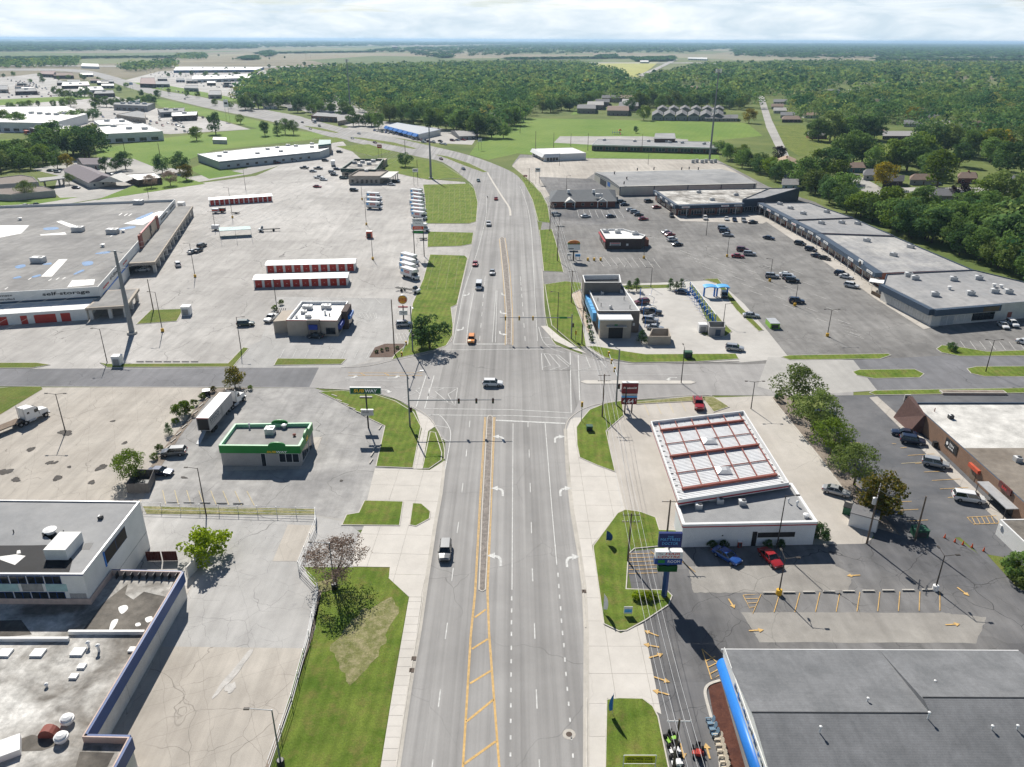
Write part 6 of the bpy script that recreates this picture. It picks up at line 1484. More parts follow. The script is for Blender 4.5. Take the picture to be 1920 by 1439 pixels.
def build_proto(t):
 d=CARS[t];root=bpy.data.objects.new('parked_car',None)
 parts=[]
 def put(mb,name,mat,sm=False,par=None):
  me_o=mb.build(name,mat,None,sm);me_o.parent=par or root;parts.append(me_o)
  if par is None:pass
  return me_o
 paint=PAINT['white']
 bo=put(car_body(t),'body',paint)
 g,r,pl,v=cabin(t)
 put(g,'window_glass',CARGLASS);put(r,'roof',paint)
 for q in pl:put(q,'pillar',paint)
 y0,y1=d['wb'];w=d['W']/2;rw=0.34 if t in('sedan','minivan')else 0.38
 for y in(y0,y1):
  for s in(-1,1):
   wh=put(MB().tube((s*(w-0.2),y,rw),(s*(w+0.015),y,rw),rw,n=14),'wheel',TYRE)
   put(MB().tube((s*(w+0.01),y,rw),(s*(w+0.025),y,rw),rw*0.62,n=10),'rim',RIM,par=wh)
 ys=d['st'][1];ye=d['st'][-2]
 for s in(-1,1):
  put(MB().box((s*ys[1]*0.72,ys[0]-0.02,ys[3]-0.22),(0.38,0.22,0.14)),'headlight',HEADL)
  put(MB().box((s*ye[1]*0.82,ye[0]-0.03,ye[3]-0.28),(0.28,0.24,0.2)),'tail_light',TAILL)
  put(MB().box((s*(w+0.06),d['belt'][0]-0.25,1.0),(0.2,0.12,0.14)),'wing_mirror',PLAST)
 put(MB().box((0,ys[0]+0.04,ys[2]+0.02),(ys[1]*1.5,0.2,0.24)),'bumper',PLAST)
 if t=='pickup':
  put(MB().box((0,-1.72,1.16),(1.62,1.86,0.012)),'cargo_bed',PLAST)
  for s in(-1,1):put(MB().box((s*0.9,-1.75,1.14),(0.14,2.0,0.1)),'bed_rail',paint)
 fm=car_body(t);fm2=MB();fm2.v,fm2.f,fm2.m=fm.v[:],fm.f[:],[0]*len(fm.f)
 fm2.add(g.v,g.f,1);fm2.add(r.v,r.f,0)
 for y in(y0,y1):
  for s in(-1,1):fm2.tube((s*(w-0.2),y,rw),(s*(w+0.01),y,rw),rw,n=8,m=2)
 fo=fm2.build('parked_car',[paint,CARGLASS,TYRE])
 for o in parts:COL.objects.unlink(o)
 COL.objects.unlink(fo)
 PROTO[t]=(root,parts,fo)
for t in CARS:build_proto(t)
PAINTED={'body','roof','pillar','bed_rail'}
TYPE_WORD=dict(sedan='sedan',suv='SUV',minivan='minivan',van='van',pickup='pickup truck')
def paint_slot(o,mat):
 o.material_slots[0].link='OBJECT';o.material_slots[0].material=mat
def car(px,d,t,colr,where,group=None,far=False,label=None,z=0.03,world=None,name=None):
 a=P(*px)if world is None else world
 if isinstance(d,tuple):
  b=P(px[0]+d[0],px[1]+d[1]);v=b-a
 else:v=Vector((math.sin(R(d)),math.cos(R(d)),0))
 rz=-math.atan2(v.x,v.y)
 root,parts,fo=PROTO[t]
 lab=label or '%s %s %s'%(colr,TYPE_WORD[t],where)
 nm=name or('driving_car' if group is None else 'parked_car')
 cat={'pickup':'truck','van':'van','minivan':'van'}.get(t,'car')
 if far:
  o=fo.copy();COL.objects.link(o);o.name=nm
  paint_slot(o,PAINT[colr]);tag(o,lab,cat,group)
 else:
  o=thing(nm,a,lab,cat,group)
  mp={}
  for p in parts:
   c=p.copy();COL.objects.link(c);mp[p]=c
   c.parent=mp.get(p.parent,o)
   if p.name.split('.')[0]in PAINTED:paint_slot(c,PAINT[colr])
 o.location=(a.x,a.y,z);o.rotation_euler[2]=rz
 return o
S_=(0,30)
car((835,1040),(-4,40),'suv','grey','driving beside the long gravel median',label='dark grey SUV driving alone beside the gravel filled median',z=0.07)
car((924,724),(30,0.3),'suv','white','',label='white SUV crossing the middle of the intersection',z=0.07)
car((884,641),(-2,12),'suv','orange','',label='orange SUV waiting at the intersection stop line',z=0.07)
car((898,541),(-2,12),'van','white','',label='tall white van driving toward the intersection behind the orange car',z=0.07)
car((891,498),(-3,12),'sedan','red','',label='red car leaving the lane edge beside the mown verge',z=0.07)
car((923,514),(-1,12),'sedan','silver','',label='silver sedan approaching beside the narrow planted median',z=0.07)
car((916,423),(0,12),'pickup','white','',label='white pickup truck on the curve beside the striped lawn',z=0.07)
car((930,375),(1,-8),'sedan','red','',label='red sedan on the curve next to the motorcycle',z=0.07)
for px,d,t,cl,lb in(((897,341),(5,6),'sedan','teal','dark teal car on the bend past the green median tip'),((869,319),(9,5),'sedan','navy','navy sedan on the bend beside the long green median'),((827,300),(9,4),'sedan','maroon','maroon sedan on the highway bend below the tall steel pole'),
((703,269),(10,2.5),'sedan','maroon','maroon car on the highway below the showroom'),((661,261),(9,3),'sedan','silver','silver car on the highway by the small lawn triangle'),((673,252),(-9,-2),'sedan','white','white car on the highway opposite the sale yard'),
((582,243),(9,3),'sedan','maroon','dark red car on the highway near the conifers'),((599,238),(9,3),'suv','black','black SUV following the highway truck'),((567,231),(-9,-2.5),'sedan','black','black car near the highway verge lights'),((347,187),(9,2),'suv','black','black SUV on the far highway'),((318,180),(9,2),'sedan','silver','silver car on the far highway slope'),((232,160),(8,3),'suv','white','white SUV on the far highway crest')):
 car(px,d,t,cl,'',label=lb,far=True,z=0.07)
mc=thing('motorcycle',P(914,371),'black motorcycle with rider in dark clothes on the curve','motorcycle')
q=P(914,371)
for dy in(-0.7,0.7):MB().tube((q.x-0.06,q.y+dy,0.4),(q.x+0.06,q.y+dy,0.4),0.33,n=12).build('wheel',TYRE,mc)
MB().box((q.x,q.y,0.5),(0.3,1.3,0.4)).build('body',BLACKM,mc);MB().tube((q.x-0.4,q.y-0.5,1.05),(q.x+0.4,q.y-0.5,1.05),0.03,n=5).build('handlebar',SHEETMETAL,mc)
car((461,611),(20,-0.5),'suv','green','','parked',label='dark green SUV parked by the lamp post in the west lot',name='parked_car')
car((509,601),(-12,8),'pickup','white','',label='white pickup truck hitched to a trailer beside the burger restaurant',name='parked_truck',group='parked')
car((592,634),(-20,-1),'sedan','black','',label='black sedan in the shade of the burger drive-through',group='parked')
car((758,612),(18,-1),'suv','silver','',label='silver SUV parked below the round burger sign',group='parked')
car((334,499),(-3,-8),'suv','white','',label='white SUV with dark roof standing in the open west lot',group='parked')
car((268,509),(-14,1),'sedan','white','',label='white sedan at the corner of the covered walk',group='parked');car((275,501),(-14,0.5),'suv','white','',label='white SUV behind the white sedan at the covered walk',group='parked')
for px,cl,t in(((361,475),'silver','sedan'),((372,473),'black','sedan'),((379,464),'black','suv')):car(px,(12,-5),t,cl,'in the trio parked near the empty carport frame','cars by the carport')
car((327,853),(-20,1),'suv','grey','',label='grey SUV parked nose in at the sandwich shop kerb strip',group='parked');car((301,890),(20,0.6),'sedan','navy','',label='navy sedan parked against the bin enclosure',group='parked')
car((1362,1048),(20,12),'sedan','blue','',label='bright blue sedan in the shade of the station store',group='parked');car((1444,1052),(16,16),'sedan','red','',label='red sedan in the shade of the station store',group='parked')
car((1309,762),(5,18),'pickup','red','',label='red pickup truck parked beside the fuel canopy',group='parked',name='parked_truck');car((1567,926),(20,5),'sedan','silver','',label='silver sedan parked beside the fuel lot tree strip',group='parked')
car((1694,817),(-20,-3),'sedan','navy','',label='navy sedan parked beside the bar building',group='parked');car((1710,831),(20,3),'suv','navy','',label='navy SUV parked beside the bar building',group='parked')
car((1753,874),(20,4),'suv','silver','',label='silver crossover parked facing the bar building walk',group='parked');car((1815,939),(20,3),'minivan','white','',label='white minivan parked facing the bar building walk',group='parked');car((1546,780),(20,2),'sedan','black','',label='black sedan in tree shade by the fuel lot',group='parked')
car((1377,657),(20,2),'suv','silver','',label='silver SUV leaving the car wash drive',group='parked')
for px,cl,t,dx in(((1203,570),'maroon','suv',-1),((1214,587),'navy','sedan',1),((1222,589),'black','pickup',1),((1219,604),'silver','suv',1),((1228,618),'silver','sedan',1)):
 car(px,(20*dx,2),t,cl,'being vacuumed beside the car wash wall','cars vacuumed by the car wash wall')
car((1279,551),(20,2),'sedan','navy','',label='navy sedan at the first vacuum post',group='parked');car((1357,557),(2,10),'suv','black','',label='black SUV under the second pay canopy',group='parked');car((1408,595),(20,1),'sedan','silver','',label='silver sedan parked beside the car wash verge',group='parked')
for i,(x,y,cl,t,d)in enumerate(((1250,438,'white','sedan',1),(1256,443,'red','sedan',1),(1260,452,'white','suv',1),(1270,461,'black','sedan',1))):car((x,y),(14,-1.5),t,cl,'in the row of four behind the drive-through','row of cars behind the drive-through')
for x,y,cl,t in((1355,430,'silver','suv'),(1358,436,'navy','suv'),(1364,443,'silver','sedan')):car((x,y),(14,0.5),t,cl,'parked in the trio in front of the shop wing lamp','cars before the shop wing')
for x,y,cl,t in((1392,471,'maroon','suv'),(1383,483,'red','sedan'),(1405,479,'silver','suv')):car((x,y),(14,0.8),t,cl,'parked around the lamp base in the mall lot','cars around the mall lamp')
for x,y,cl,t in((1500,460,'black','suv'),(1520,471,'navy','suv'),(1532,483,'navy','sedan'),(1545,487,'black','sedan')):car((x,y),(14,3),t,cl,'nosed up to the long shop row walk','cars along the shop row walk')
for x,y,cl,t in((1577,517,'navy','suv'),(1586,522,'white','sedan'),(1596,539,'white','suv')):car((x,y),(14,2.5),t,cl,'parked before the round logo board shop','cars before the logo board shop')
for x,y,cl,t in((1447,521,'silver','suv'),(1474,518,'white','sedan'),(1478,523,'silver','suv'),(1485,529,'black','suv')):car((x,y),(14,1),t,cl,'in the middle of the mall lot','cars in the middle of the mall lot')
car((1493,568),(14,1),'suv','navy','',label='navy SUV parked alone at a mall lot lamp',group='parked');car((1441,449),(14,2),'sedan','navy','',label='navy sedan alone in the upper mall lot',group='parked')
car((1880,614),(16,12),'sedan','white','',label='white sedan in the shade of the end shop',group='parked');car((1897,611),(16,10),'suv','white','',label='white SUV in the shade of the end shop',group='parked');car((1922,646),(16,4),'sedan','white','',label='white car beside the clipped round bush lot',group='parked')
for x,y,cl,t in((1165,381,'black','suv'),(1171,386,'navy','sedan'),(1183,396,'silver','sedan'),(1190,400,'silver','suv'),(1197,405,'black','sedan'),(1206,413,'red','sedan')):car((x,y),(14,-0.5),t,cl,'in the slanting row beside the brick clinic','row of cars beside the clinic')
for x,y,cl,t,lb in((1216,380,'black','suv','black SUV alone below the cream warehouse'),(1231,391,'red','sedan','red sedan at the shop wing corner'),(1259,407,'black','suv','black SUV at the shop wing front corner'),(1322,412,'white','suv','white SUV at the shop wing front'),(1362,413,'white','sedan','white sedan at the shop wing front'),(1377,415,'navy','sedan','navy sedan at the shop wing front'),(1394,416,'silver','suv','silver SUV at the shop wing front'),(1411,419,'black','sedan','black sedan at the inner shop corner'),(1098,408,'white','sedan','white car in the clinic lot'),(1145,408,'navy','sedan','navy car in the clinic lot'),(1043,405,'black','suv','black SUV behind the clinic road sign')):
 car((x,y),(14,-1)if 'front' not in lb else(5,12),t,cl,'',label=lb,group='parked')
for i,(x,y,cl,t)in enumerate(((520,307,'maroon','sedan'),(540,304,'navy','sedan'),(551,303,'silver','suv'),(560,301,'navy','sedan'),(572,300,'blue','sedan'),(583,298,'silver','sedan'))):car((x,y),(10,-1),t,cl,'in the row along the white strip store','cars along the white strip store',True)
for x,y,cl,t,lb in((610,303,'black','suv','black SUV crossing the drive below the green entrance'),(637,287,'black','suv','black SUV past the green entrance'),(587,323,'silver','sedan','silver sedan in front of the black yard trailer'),(597,318,'black','pickup','black pickup near the yard trailer'),(571,317,'black','pickup','black pickup with open trailer by the fence'),(632,319,'navy','sedan','navy sedan behind the green restaurant'),(623,325,'silver','suv','silver SUV behind the green restaurant'),(627,330,'black','sedan','black sedan behind the green restaurant'),(598,335,'white','pickup','white pickup in the bank lot'),(607,339,'white','sedan','white car in the bank lot'),(595,352,'red','sedan','red car in the bank lot'),(644,336,'teal','suv','dark teal SUV beside the bank'),(664,359,'black','suv','black SUV below the bank'),(743,343,'black','suv','black SUV at the bank drive-through'),(734,348,'white','sedan','white sedan at the bank porch'),(143,354,'navy','sedan','navy sedan beside the cream gabled office'),(95,322,'teal','sedan','teal sedan behind the grey office'),(108,324,'silver','suv','silver SUV behind the grey office'),(206,329,'silver','suv','silver SUV between the round trees'),(48,390,'white','pickup','white pickup at the warehouse rear corner'),(68,388,'black','pickup','black pickup at the warehouse rear corner'),(57,395,'black','sedan','black car at the warehouse rear corner'),(1605,334,'white','van','white van in the drive near the yellow tree'),(1756,346,'white','sedan','white car in the drive of the ranch house')):
 car((x,y),(10,0.5),t,cl,'',label=lb,group='parked',far=True)
rg=random.Random(11)
CL=['white','silver','grey','black','navy','red','maroon','blue','white','silver','black','teal']
TP=['sedan','suv','sedan','suv','pickup','minivan']
def carpark(a,b,n,d,where,group,jit=1.0):
 for i in range(n):
  u=i/max(n-1,1)
  if rg.random()<0.12:continue
  x,y=a[0]+(b[0]-a[0])*u+rg.uniform(-jit,jit),a[1]+(b[1]-a[1])*u
  car((x,y),d,TP[rg.randrange(6)],CL[rg.randrange(12)],where,group,True)
carpark((702,246),(760,256),12,(-2,5),'in the sale yard row before the blue showroom','sale yard cars')
carpark((795,268),(900,262),11,(8,1),'parked around the small grey shop','cars at the small grey shop');carpark((775,262),(835,272),9,(6,2),'in the second sale yard row','second row of sale yard cars')
carpark((588,224),(625,229),7,(-3,4),'before the terracotta plaza','cars at the terracotta plaza')
for a,b,n in(((315,232),(345,240),7),((318,226),(340,232),6),((345,246),(375,248),5),((345,222),(380,222),5),((330,244),(352,250),4)):carpark(a,b,n,(5,3),'in the lot by the dark brick restaurant','cars by the dark brick restaurant',2)
for k in range(5):carpark((15+k*8,150+k*3.0),(60+k*8,156+k*3.4),8,(5,2),'in the far white car park','cars in the far white car park',3)
for k in range(4):carpark((275+k*5,136+k*2.6),(380+k*5,137+k*2.7),13,(4,1),'in the superstore car park far beyond the highway','cars at the far superstore',3)
for k in range(3):carpark((370,152+k*5),(470,156+k*6),10,(4,1),'in the lot below the blue banded store','cars at the blue banded store',4)
for k in range(4):carpark((60+k*20,205+k*2),(300,222+k*5),9,(5,2),'in the lots around the white roofed halls','cars at the white roofed halls',12)
for k in range(3):carpark((0,176+k*4),(150,174+k*3),9,(5,1),'in the lot above the hedge lawn','cars above the hedge lawn',6)
carpark((300,166),(350,176),8,(5,2),'behind the highway bank shops','cars behind the bank shops',3)
# ---- box trucks
TRK_W=flatm('truck_white',(0.76,0.76,0.75),0.35,0,0.5,0.5)
TRK_O=flatm('truck_orange_red',(0.60,0.07,0.02),0.4)
def truck_proto():
 root=bpy.data.objects.new('box_truck',None);parts=[]
 def put(mb,name,mat,par=None):
  o=mb.build(name,mat,None);o.parent=par or root;parts.append(o);return o
 bx=put(MB().box((0,-1.2,0.85),(2.35,5.6,2.5)),'cargo_box',TRK_W)
 put(MB().box((0,2.0,2.45),(2.2,0.9,0.9)),'attic_box',TRK_W)
 m=MB();v=[]
 for(y,w,z0,z1)in((3.6,0.8,0.5,1.05),(3.4,0.95,0.4,1.25),(2.6,1.0,0.4,1.35),(1.65,1.0,0.4,1.4)):
  v+=[(-w,y,z0),(-w,y,z1),(w,y,z1),(w,y,z0)]
 f=[(0,1,2,3),(15,14,13,12)]
 for i in range(3):
  for j in range(4):f.append((i*4+j,(i+1)*4+j,(i+1)*4+(j+1)%4,i*4+(j+1)%4))
 put(m.add(v,f),'cab',TRK_W)
 put(MB().add([(-0.95,2.75,1.33),(0.95,2.75,1.33),(0.95,1.68,1.33),(-0.95,1.68,1.33),(-0.85,2.3,2.1),(0.85,2.3,2.1),(0.85,1.68,2.1),(-0.85,1.68,2.1)],[(0,1,5,4),(1,2,6,5),(3,0,4,7),(4,5,6,7)]),'cab_glass',CARGLASS)
 put(MB().box((0,-0.6,0.45),(0.9,6.4,0.35)),'chassis',PLAST)
 for y in(2.75,-2.4):
  for s in(-1,1):put(MB().tube((s*0.75,y,0.45),(s*1.08,y,0.45),0.45,n=14),'wheel',TYRE)
 for s in(-1,1):
  put(MB().box((s*1.19,-0.6,1.9),(0.015,2.6,0.8)),'side_stripe',TRK_O,bx)
  put(MB().box((s*1.19,-3.1,1.9),(0.015,1.1,0.9)),'side_picture',SKYB,bx)
  put(MB().box((s*0.75,3.6,0.95),(0.3,0.1,0.18)),'headlight',HEADL)
 for o in parts:COL.objects.unlink(o)
 for s in(-1,1):
  o=text('U-HAUL',Vector((s*1.2,-0.6,2.3)),2.3,0.5,(0,s,0),(0,0,1),WHL,None,'lettering',0.02,ext=0.012)
  o.parent=bx;parts.append(o);COL.objects.unlink(o)
 return root,parts
TR=truck_proto()
def truck(px,d,label,group,z=0.03):
 a=P(*px);b=P(px[0]+d[0],px[1]+d[1]);v=b-a
 o=thing('box_truck',(a.x,a.y,z),label,'truck',group,-math.atan2(v.x,v.y))
 mp={}
 for p in TR[1]:
  c=p.copy();COL.objects.link(c);mp[p]=c;c.parent=mp.get(p.parent,o)
 return o
for i,(x,y)in enumerate(((769,522),(767,512),(768,503),(770,494))):
 truck((x+rg.uniform(-2,2),y),(20,5.5+rg.uniform(-0.8,0.8)),'white rental box truck, %s in the row of four above the flatbed cab'%('first','second','third','fourth')[i],'rental trucks row of four')
for i in range(7):
 truck((786-i*0.5+rg.uniform(-1.5,1.5),411-i*7.2),(20,2.5+rg.uniform(-0.5,0.8)),'white rental box truck, %s from the tall two pole sign'%ORD[i],'rental trucks beside the striped lawn')
for px,lb in(((703,392),'white rental truck standing under the lot lamp, front of three'),((704,383),'white rental truck standing under the lot lamp, middle of three'),((703,374),'white rental truck standing under the lot lamp, rear of three')):
 truck(px,(20,1),lb,'rental trucks under the lamp')
truck((790,434),(20,1),'white rental truck half hidden by the tall double pole sign','rental trucks');truck((590,231),(9,3),'white delivery truck on the highway bend',None);truck((625,311),(3,-10),'white box truck parked by the green restaurant',None)
ct=truck((52,253),(14,2),'red box truck parked beside the dark depot',None)
for c in ct.children:
 if c.name.split('.')[0]in('cargo_box','attic_box'):paint_slot(c,REDP)
def chassis_truck(px,d,label):
 a=P(*px);b=P(px[0]+d[0],px[1]+d[1]);v=b-a
 o=thing('chassis_truck',(a.x,a.y,0.03),label,'truck',None,-math.atan2(v.x,v.y))
 for p in TR[1]:
  if p.name.split('.')[0]in('cab','cab_glass','wheel','headlight'):
   c=p.copy();COL.objects.link(c);c.parent=o
 for s in(-0.45,0.45):
  q=MB().box((s,-1.6,0.75),(0.16,7.0,0.2)).build('frame_rail',PLAST);q.parent=o
 for y in(-4.6,-3,-1.4,0.2):
  q=MB().box((0,y,0.92),(1.7,0.14,0.12)).build('cross_member',PLAST);q.parent=o
chassis_truck((768,548),(20,3),'white cab truck with bare black chassis below the rental trucks');chassis_truck((502,434),(-20,1),'white cab truck with bare chassis standing alone in the west lot')
for px,lb in(((405,400),'small white and orange cargo trailer near the standing storage row'),((417,399),'dark cargo trailer next to the white and orange one'),((405,432),'small rental trailer at the carport frame'),((794,450),'dark open trailer below the double pole sign'),((692,373),'dark flat trailer beside the lamp trucks'),((443,401),'bare boat trailer frame in the west lot'),((527,590),'black equipment trailer hitched behind the white pickup')):
 q=P(*px);t=thing('utility_trailer',q,lb,'trailer')
 lo='bare' in lb or 'flat' in lb or 'open' in lb or 'black' in lb
 MB().box((q.x,q.y,0.5),(3.0,1.7,0.35 if lo else 1.7)).build('deck' if lo else 'box',PLAST if('dark' in lb or 'black' in lb or 'bare' in lb)else TRK_W,t)
 if 'orange' in lb:MB().box((q.x,q.y-0.86,1.1),(2.6,0.03,0.6)).build('side_stripe',TRK_O,t)
 for s in(-1,1):MB().tube((q.x,q.y+s*0.8,0.32),(q.x,q.y+s*1.0,0.32),0.32,n=10).build('wheel',TYRE,t)
 MB().tube((q.x-1.5,q.y,0.55),(q.x-2.8,q.y,0.5),0.06,n=5).build('drawbar',PLAST,t)
 if 'equipment' in lb:
  for k in range(5):MB().tube((q.x-1.2+k*0.6,q.y-0.5,0.85),(q.x-1.0+k*0.6,q.y+0.5,1.7),0.1,n=6).build('machine',RUST if k%2 else BLACKM,t)
# ---- semi trailer with tractor at the sandwich shop
def local(o,mb,name,mat,par=None):
 q=mb.build(name,mat);q.parent=par or o;return q
def tractor(loc,rz,label,long_cab=True):
 o=thing('truck_tractor',loc,label,'truck',None,rz)
 local(o,MB().box((0,0.3,0.75),(2.1,6.0,0.25)),'frame',PLAST)
 m=MB();v=[]
 for(y,w,z0,z1)in((3.6,0.75,0.9,1.6),(3.35,0.9,0.7,1.85),(2.2,1.0,0.7,2.05),(1.6,1.12,0.7,2.1)):v+=[(-w,y,z0),(-w,y,z1),(w,y,z1),(w,y,z0)]
 f=[(0,1,2,3),(15,14,13,12)]
 for i in range(3):
  for j in range(4):f.append((i*4+j,(i+1)*4+j,(i+1)*4+(j+1)%4,i*4+(j+1)%4))
 local(o,m.add(v,f),'bonnet',TRK_W)
 L0=-1.4 if long_cab else 0.2
 m=MB();m.add([(-1.15,1.6,0.8),(1.15,1.6,0.8),(1.15,L0,0.8),(-1.15,L0,0.8),(-1.1,1.2,2.9),(1.1,1.2,2.9),(1.1,L0,3.5),(-1.1,L0,3.5),(-1.1,0.5,3.35),(1.1,0.5,3.35)],[(0,1,5,4),(1,2,6,9,5),(2,3,7,6),(3,0,4,8,7),(4,5,9,8),(8,9,6,7)])
 cb=local(o,m,'cab',TRK_W)
 local(o,MB().box((0,1.5,2.1),(1.9,0.14,0.65)),'windscreen',CARGLASS)
 for s in(-1,1):
  local(o,MB().box((s*1.15,1.0,2.0),(0.04,0.8,0.65)),'door_window',CARGLASS)
  if long_cab:local(o,MB().box((s*1.14,-0.7,2.2),(0.04,0.5,0.4)),'sleeper_window',CARGLASS)
  local(o,MB().tube((s*1.1,L0-0.15,0.8),(s*1.1,L0-0.15,3.9),0.08,n=8),'exhaust_stack',SHEETMETAL)
  local(o,MB().tube((s*1.0,0.6,0.6),(s*1.0,-0.9,0.6),0.32,n=10),'fuel_tank',SHEETMETAL)
  for y in(2.7,-1.6,-2.6):
   w_=local(o,MB().tube((s*0.8,y,0.5),(s*1.2,y,0.5),0.5,n=14),'wheel',TYRE);local(o,MB().tube((s*1.19,y,0.5),(s*1.22,y,0.5),0.25,n=10),'rim',RIM,w_)
  local(o,MB().box((s*0.8,3.45,1.1),(0.3,0.2,0.22)),'headlight',HEADL)
 local(o,MB().box((0,3.62,0.55),(2.1,0.2,0.35)),'bumper',SHEETMETAL)
 return o
ra,rb_=P(379,784.5,4.0),P(422.5,736,4.0)
v=rb_-ra;rz=-math.atan2(v.x,v.y);L=Vector((v.x,v.y)).length
mid=Vector(((ra.x+rb_.x)/2,(ra.y+rb_.y)/2,0.03))
tr=thing('semi_trailer',mid,'long white semi trailer with open rear doors and ramp behind the sandwich shop','trailer',None,rz)
TRW=M('trailer_grey_side',(0.42,0.41,0.41),0.55,0.1,0.7)
bx=local(tr,MB().box((0,0,1.15),(2.55,L,2.82)),'box',TRW)
local(tr,MB().box((0,0,3.97),(2.5,L-0.05,0.03)),'box_roof',TRIM_W,bx)
local(tr,MB().box((0,-L/2-0.01,1.3),(2.2,0.05,2.45)),'open_rear_shade',INK,bx);local(tr,MB().box((0,-L/2-0.03,3.8),(2.5,0.06,0.15)),'rear_header',REDTRIM,bx)  # black panel on the solid box paints the shaded trailer inside
o=text('SYSCO',Vector((1.29,-L*0.28,3.0)),4.6,0.95,(0,1,0),(0,0,1),SLATE,None,'lettering',0.02,ext=0.012);o.parent=bx
local(tr,MB().box((1.285,L*0.02,1.2),(0.02,0.9,2.2)),'side_door',GREYWALL,bx);local(tr,MB().box((1.285,-L*0.2,2.2),(0.015,L*0.5,0.08)),'side_stripe',SLATE,bx)
for s in(-1,1):
 for y in(-L/2+1.6,-L/2+2.9):local(tr,MB().tube((s*0.8,y,0.5),(s*1.25,y,0.5),0.5,n=14),'wheel',TYRE)
 local(tr,MB().box((s*0.9,L/2-3.0,0.1),(0.18,0.18,1.1)),'landing_leg',PLAST)
local(tr,MB().add([(-0.4,-L/2,1.2),(0.4,-L/2,1.2),(0.4,-L/2-3.6,0.05),(-0.4,-L/2-3.6,0.05),(-0.4,-L/2,1.1),(0.4,-L/2,1.1),(0.4,-L/2-3.6,0),(-0.4,-L/2-3.6,0)],[(0,1,2,3),(7,6,5,4),(0,4,5,1),(1,5,6,2),(3,7,4,0)]),'ramp',SHEETMETAL)
d_=unit(Vector((v.x,v.y,0)))
tractor(mid+d_*(L/2+2.2)+Vector((0.4,-0.6,0)),rz-R(14),'white day cab tractor coupled to the long white semi trailer',False)
a=P(58,790);b_=P(80,781);v=b_-a
tractor((a.x,a.y,0.03),-math.atan2(v.x,v.y),'white sleeper tractor parked beside the grass corner')
d_=unit(Vector((v.x,v.y,0)))
fb=thing('flatbed_trailer',a-d_*9+Vector((0,0,0.03)),'empty brown deck flatbed trailer behind the white sleeper tractor','trailer',None,-math.atan2(v.x,v.y))
for k in range(8):local(fb,MB().box((-1.05+k*0.3,0,1.15),(0.28,14,0.08)),'deck_plank',WOODB)
for s in(-1,1):
 local(fb,MB().box((s*0.5,0,0.75),(0.2,14,0.4)),'frame_rail',PLAST)
 for y in(-5.5,-4.2):local(fb,MB().tube((s*0.8,y,0.5),(s*1.2,y,0.5),0.5,n=14),'wheel',TYRE)
# ---- garden machines and chairs at the mattress store
def mower(px,rz,colm,label,grp=None):
 q=P(*px);o=thing('riding_mower',q,label,'mower',grp,R(rz))
 local(o,MB().box((0,0.1,0.35),(0.6,1.3,0.35)),'chassis',BLACKM);local(o,MB().box((0,0.65,0.6),(0.55,0.7,0.4)),'hood',colm);local(o,MB().box((0,-0.15,0.75),(0.5,0.5,0.12)),'seat',BLACKM);local(o,MB().box((0,-0.4,0.8),(0.5,0.12,0.5)),'seat_back',BLACKM)
 local(o,MB().box((0,0.1,0.18),(1.25,0.8,0.16)),'mowing_deck',colm)
 for s in(-1,1):
  local(o,MB().tube((s*0.42,-0.4,0.3),(s*0.68,-0.4,0.3),0.3,n=10),'wheel',TYRE);local(o,MB().tube((s*0.4,0.8,0.2),(s*0.6,0.8,0.2),0.2,n=10),'wheel',TYRE)
LIME=flatm('lime_green_paint',(0.25,0.50,0.06),0.4)
mower((1258,1388),200,LIME,'lime green riding mower at the lawn kerb');mower((1264,1408),190,TRK_W,'white riding mower behind the lime green one');mower((1268,1430),185,TRK_W,'white riding mower at the end of the kerb row')
mower((1308,1412),170,REDP,'red riding mower standing between yellow arrows')
def gchair(px,rz,mat,label,grp):
 q=P(*px);o=thing('garden_chair',q,label,'chair',grp,R(rz))
 for k in range(4):local(o,MB().box((-0.24+k*0.16,0.05,0.38),(0.14,0.55,0.04)),'seat_slat',mat)
 for k in range(4):local(o,MB().box((-0.24+k*0.16,-0.28,0.4),(0.14,0.05,0.7+(0.08 if k in(1,2)else 0)),0,0,Matrix.Rotation(R(20),3,'X')),'back_slat',mat)
 for s in(-1,1):
  local(o,MB().box((s*0.36,0.05,0.58),(0.12,0.7,0.04)),'armrest',mat)
  for y in(-0.2,0.3):local(o,MB().box((s*0.34,y,0),(0.08,0.08,0.58)),'leg',mat)
BEIGE=M('beige_resin',(0.60,0.53,0.42),0.6);BLUEG=M('blue_grey_resin',(0.16,0.25,0.33),0.6)
for k in range(6):gchair((1344+k*2.6,1388+k*11),95,BEIGE,'beige garden chair, %s from the blue grey chairs'%ORD[k],'beige garden chairs')
for k in range(3):gchair((1330+k*4,1358+k*11),95,BLUEG,'blue grey garden chair along the mulch bed, %s from its top'%ORD[k],'blue grey garden chairs')
# ================================================================ trees
def leaf_mat(name,c1,c2,trans=0.45):
 m=bpy.data.materials.new(name);m.use_nodes=True;nt=m.node_tree;nt.nodes.clear();t=NT(nt)
 ge=t.n('ShaderNodeNewGeometry');oi=t.n('ShaderNodeObjectInfo')
 col=t.mix(ge.outputs['Random Per Island'],c1,c2)
 col=t.mix(1.0,col,t.map(oi.outputs['Random'],0,1,0.72,1.3),'MULTIPLY')
 d=t.n('ShaderNodeBsdfDiffuse');tr=t.n('ShaderNodeBsdfTranslucent');mx_=t.n('ShaderNodeMixShader');mx_.inputs[0].default_value=trans
 t.l(col,d.inputs[0]);t.l(col,tr.inputs[0]);t.l(d.outputs[0],mx_.inputs[1]);t.l(tr.outputs[0],mx_.inputs[2])
 o=t.n('ShaderNodeOutputMaterial');t.l(mx_.outputs[0],o.inputs[0]);return m
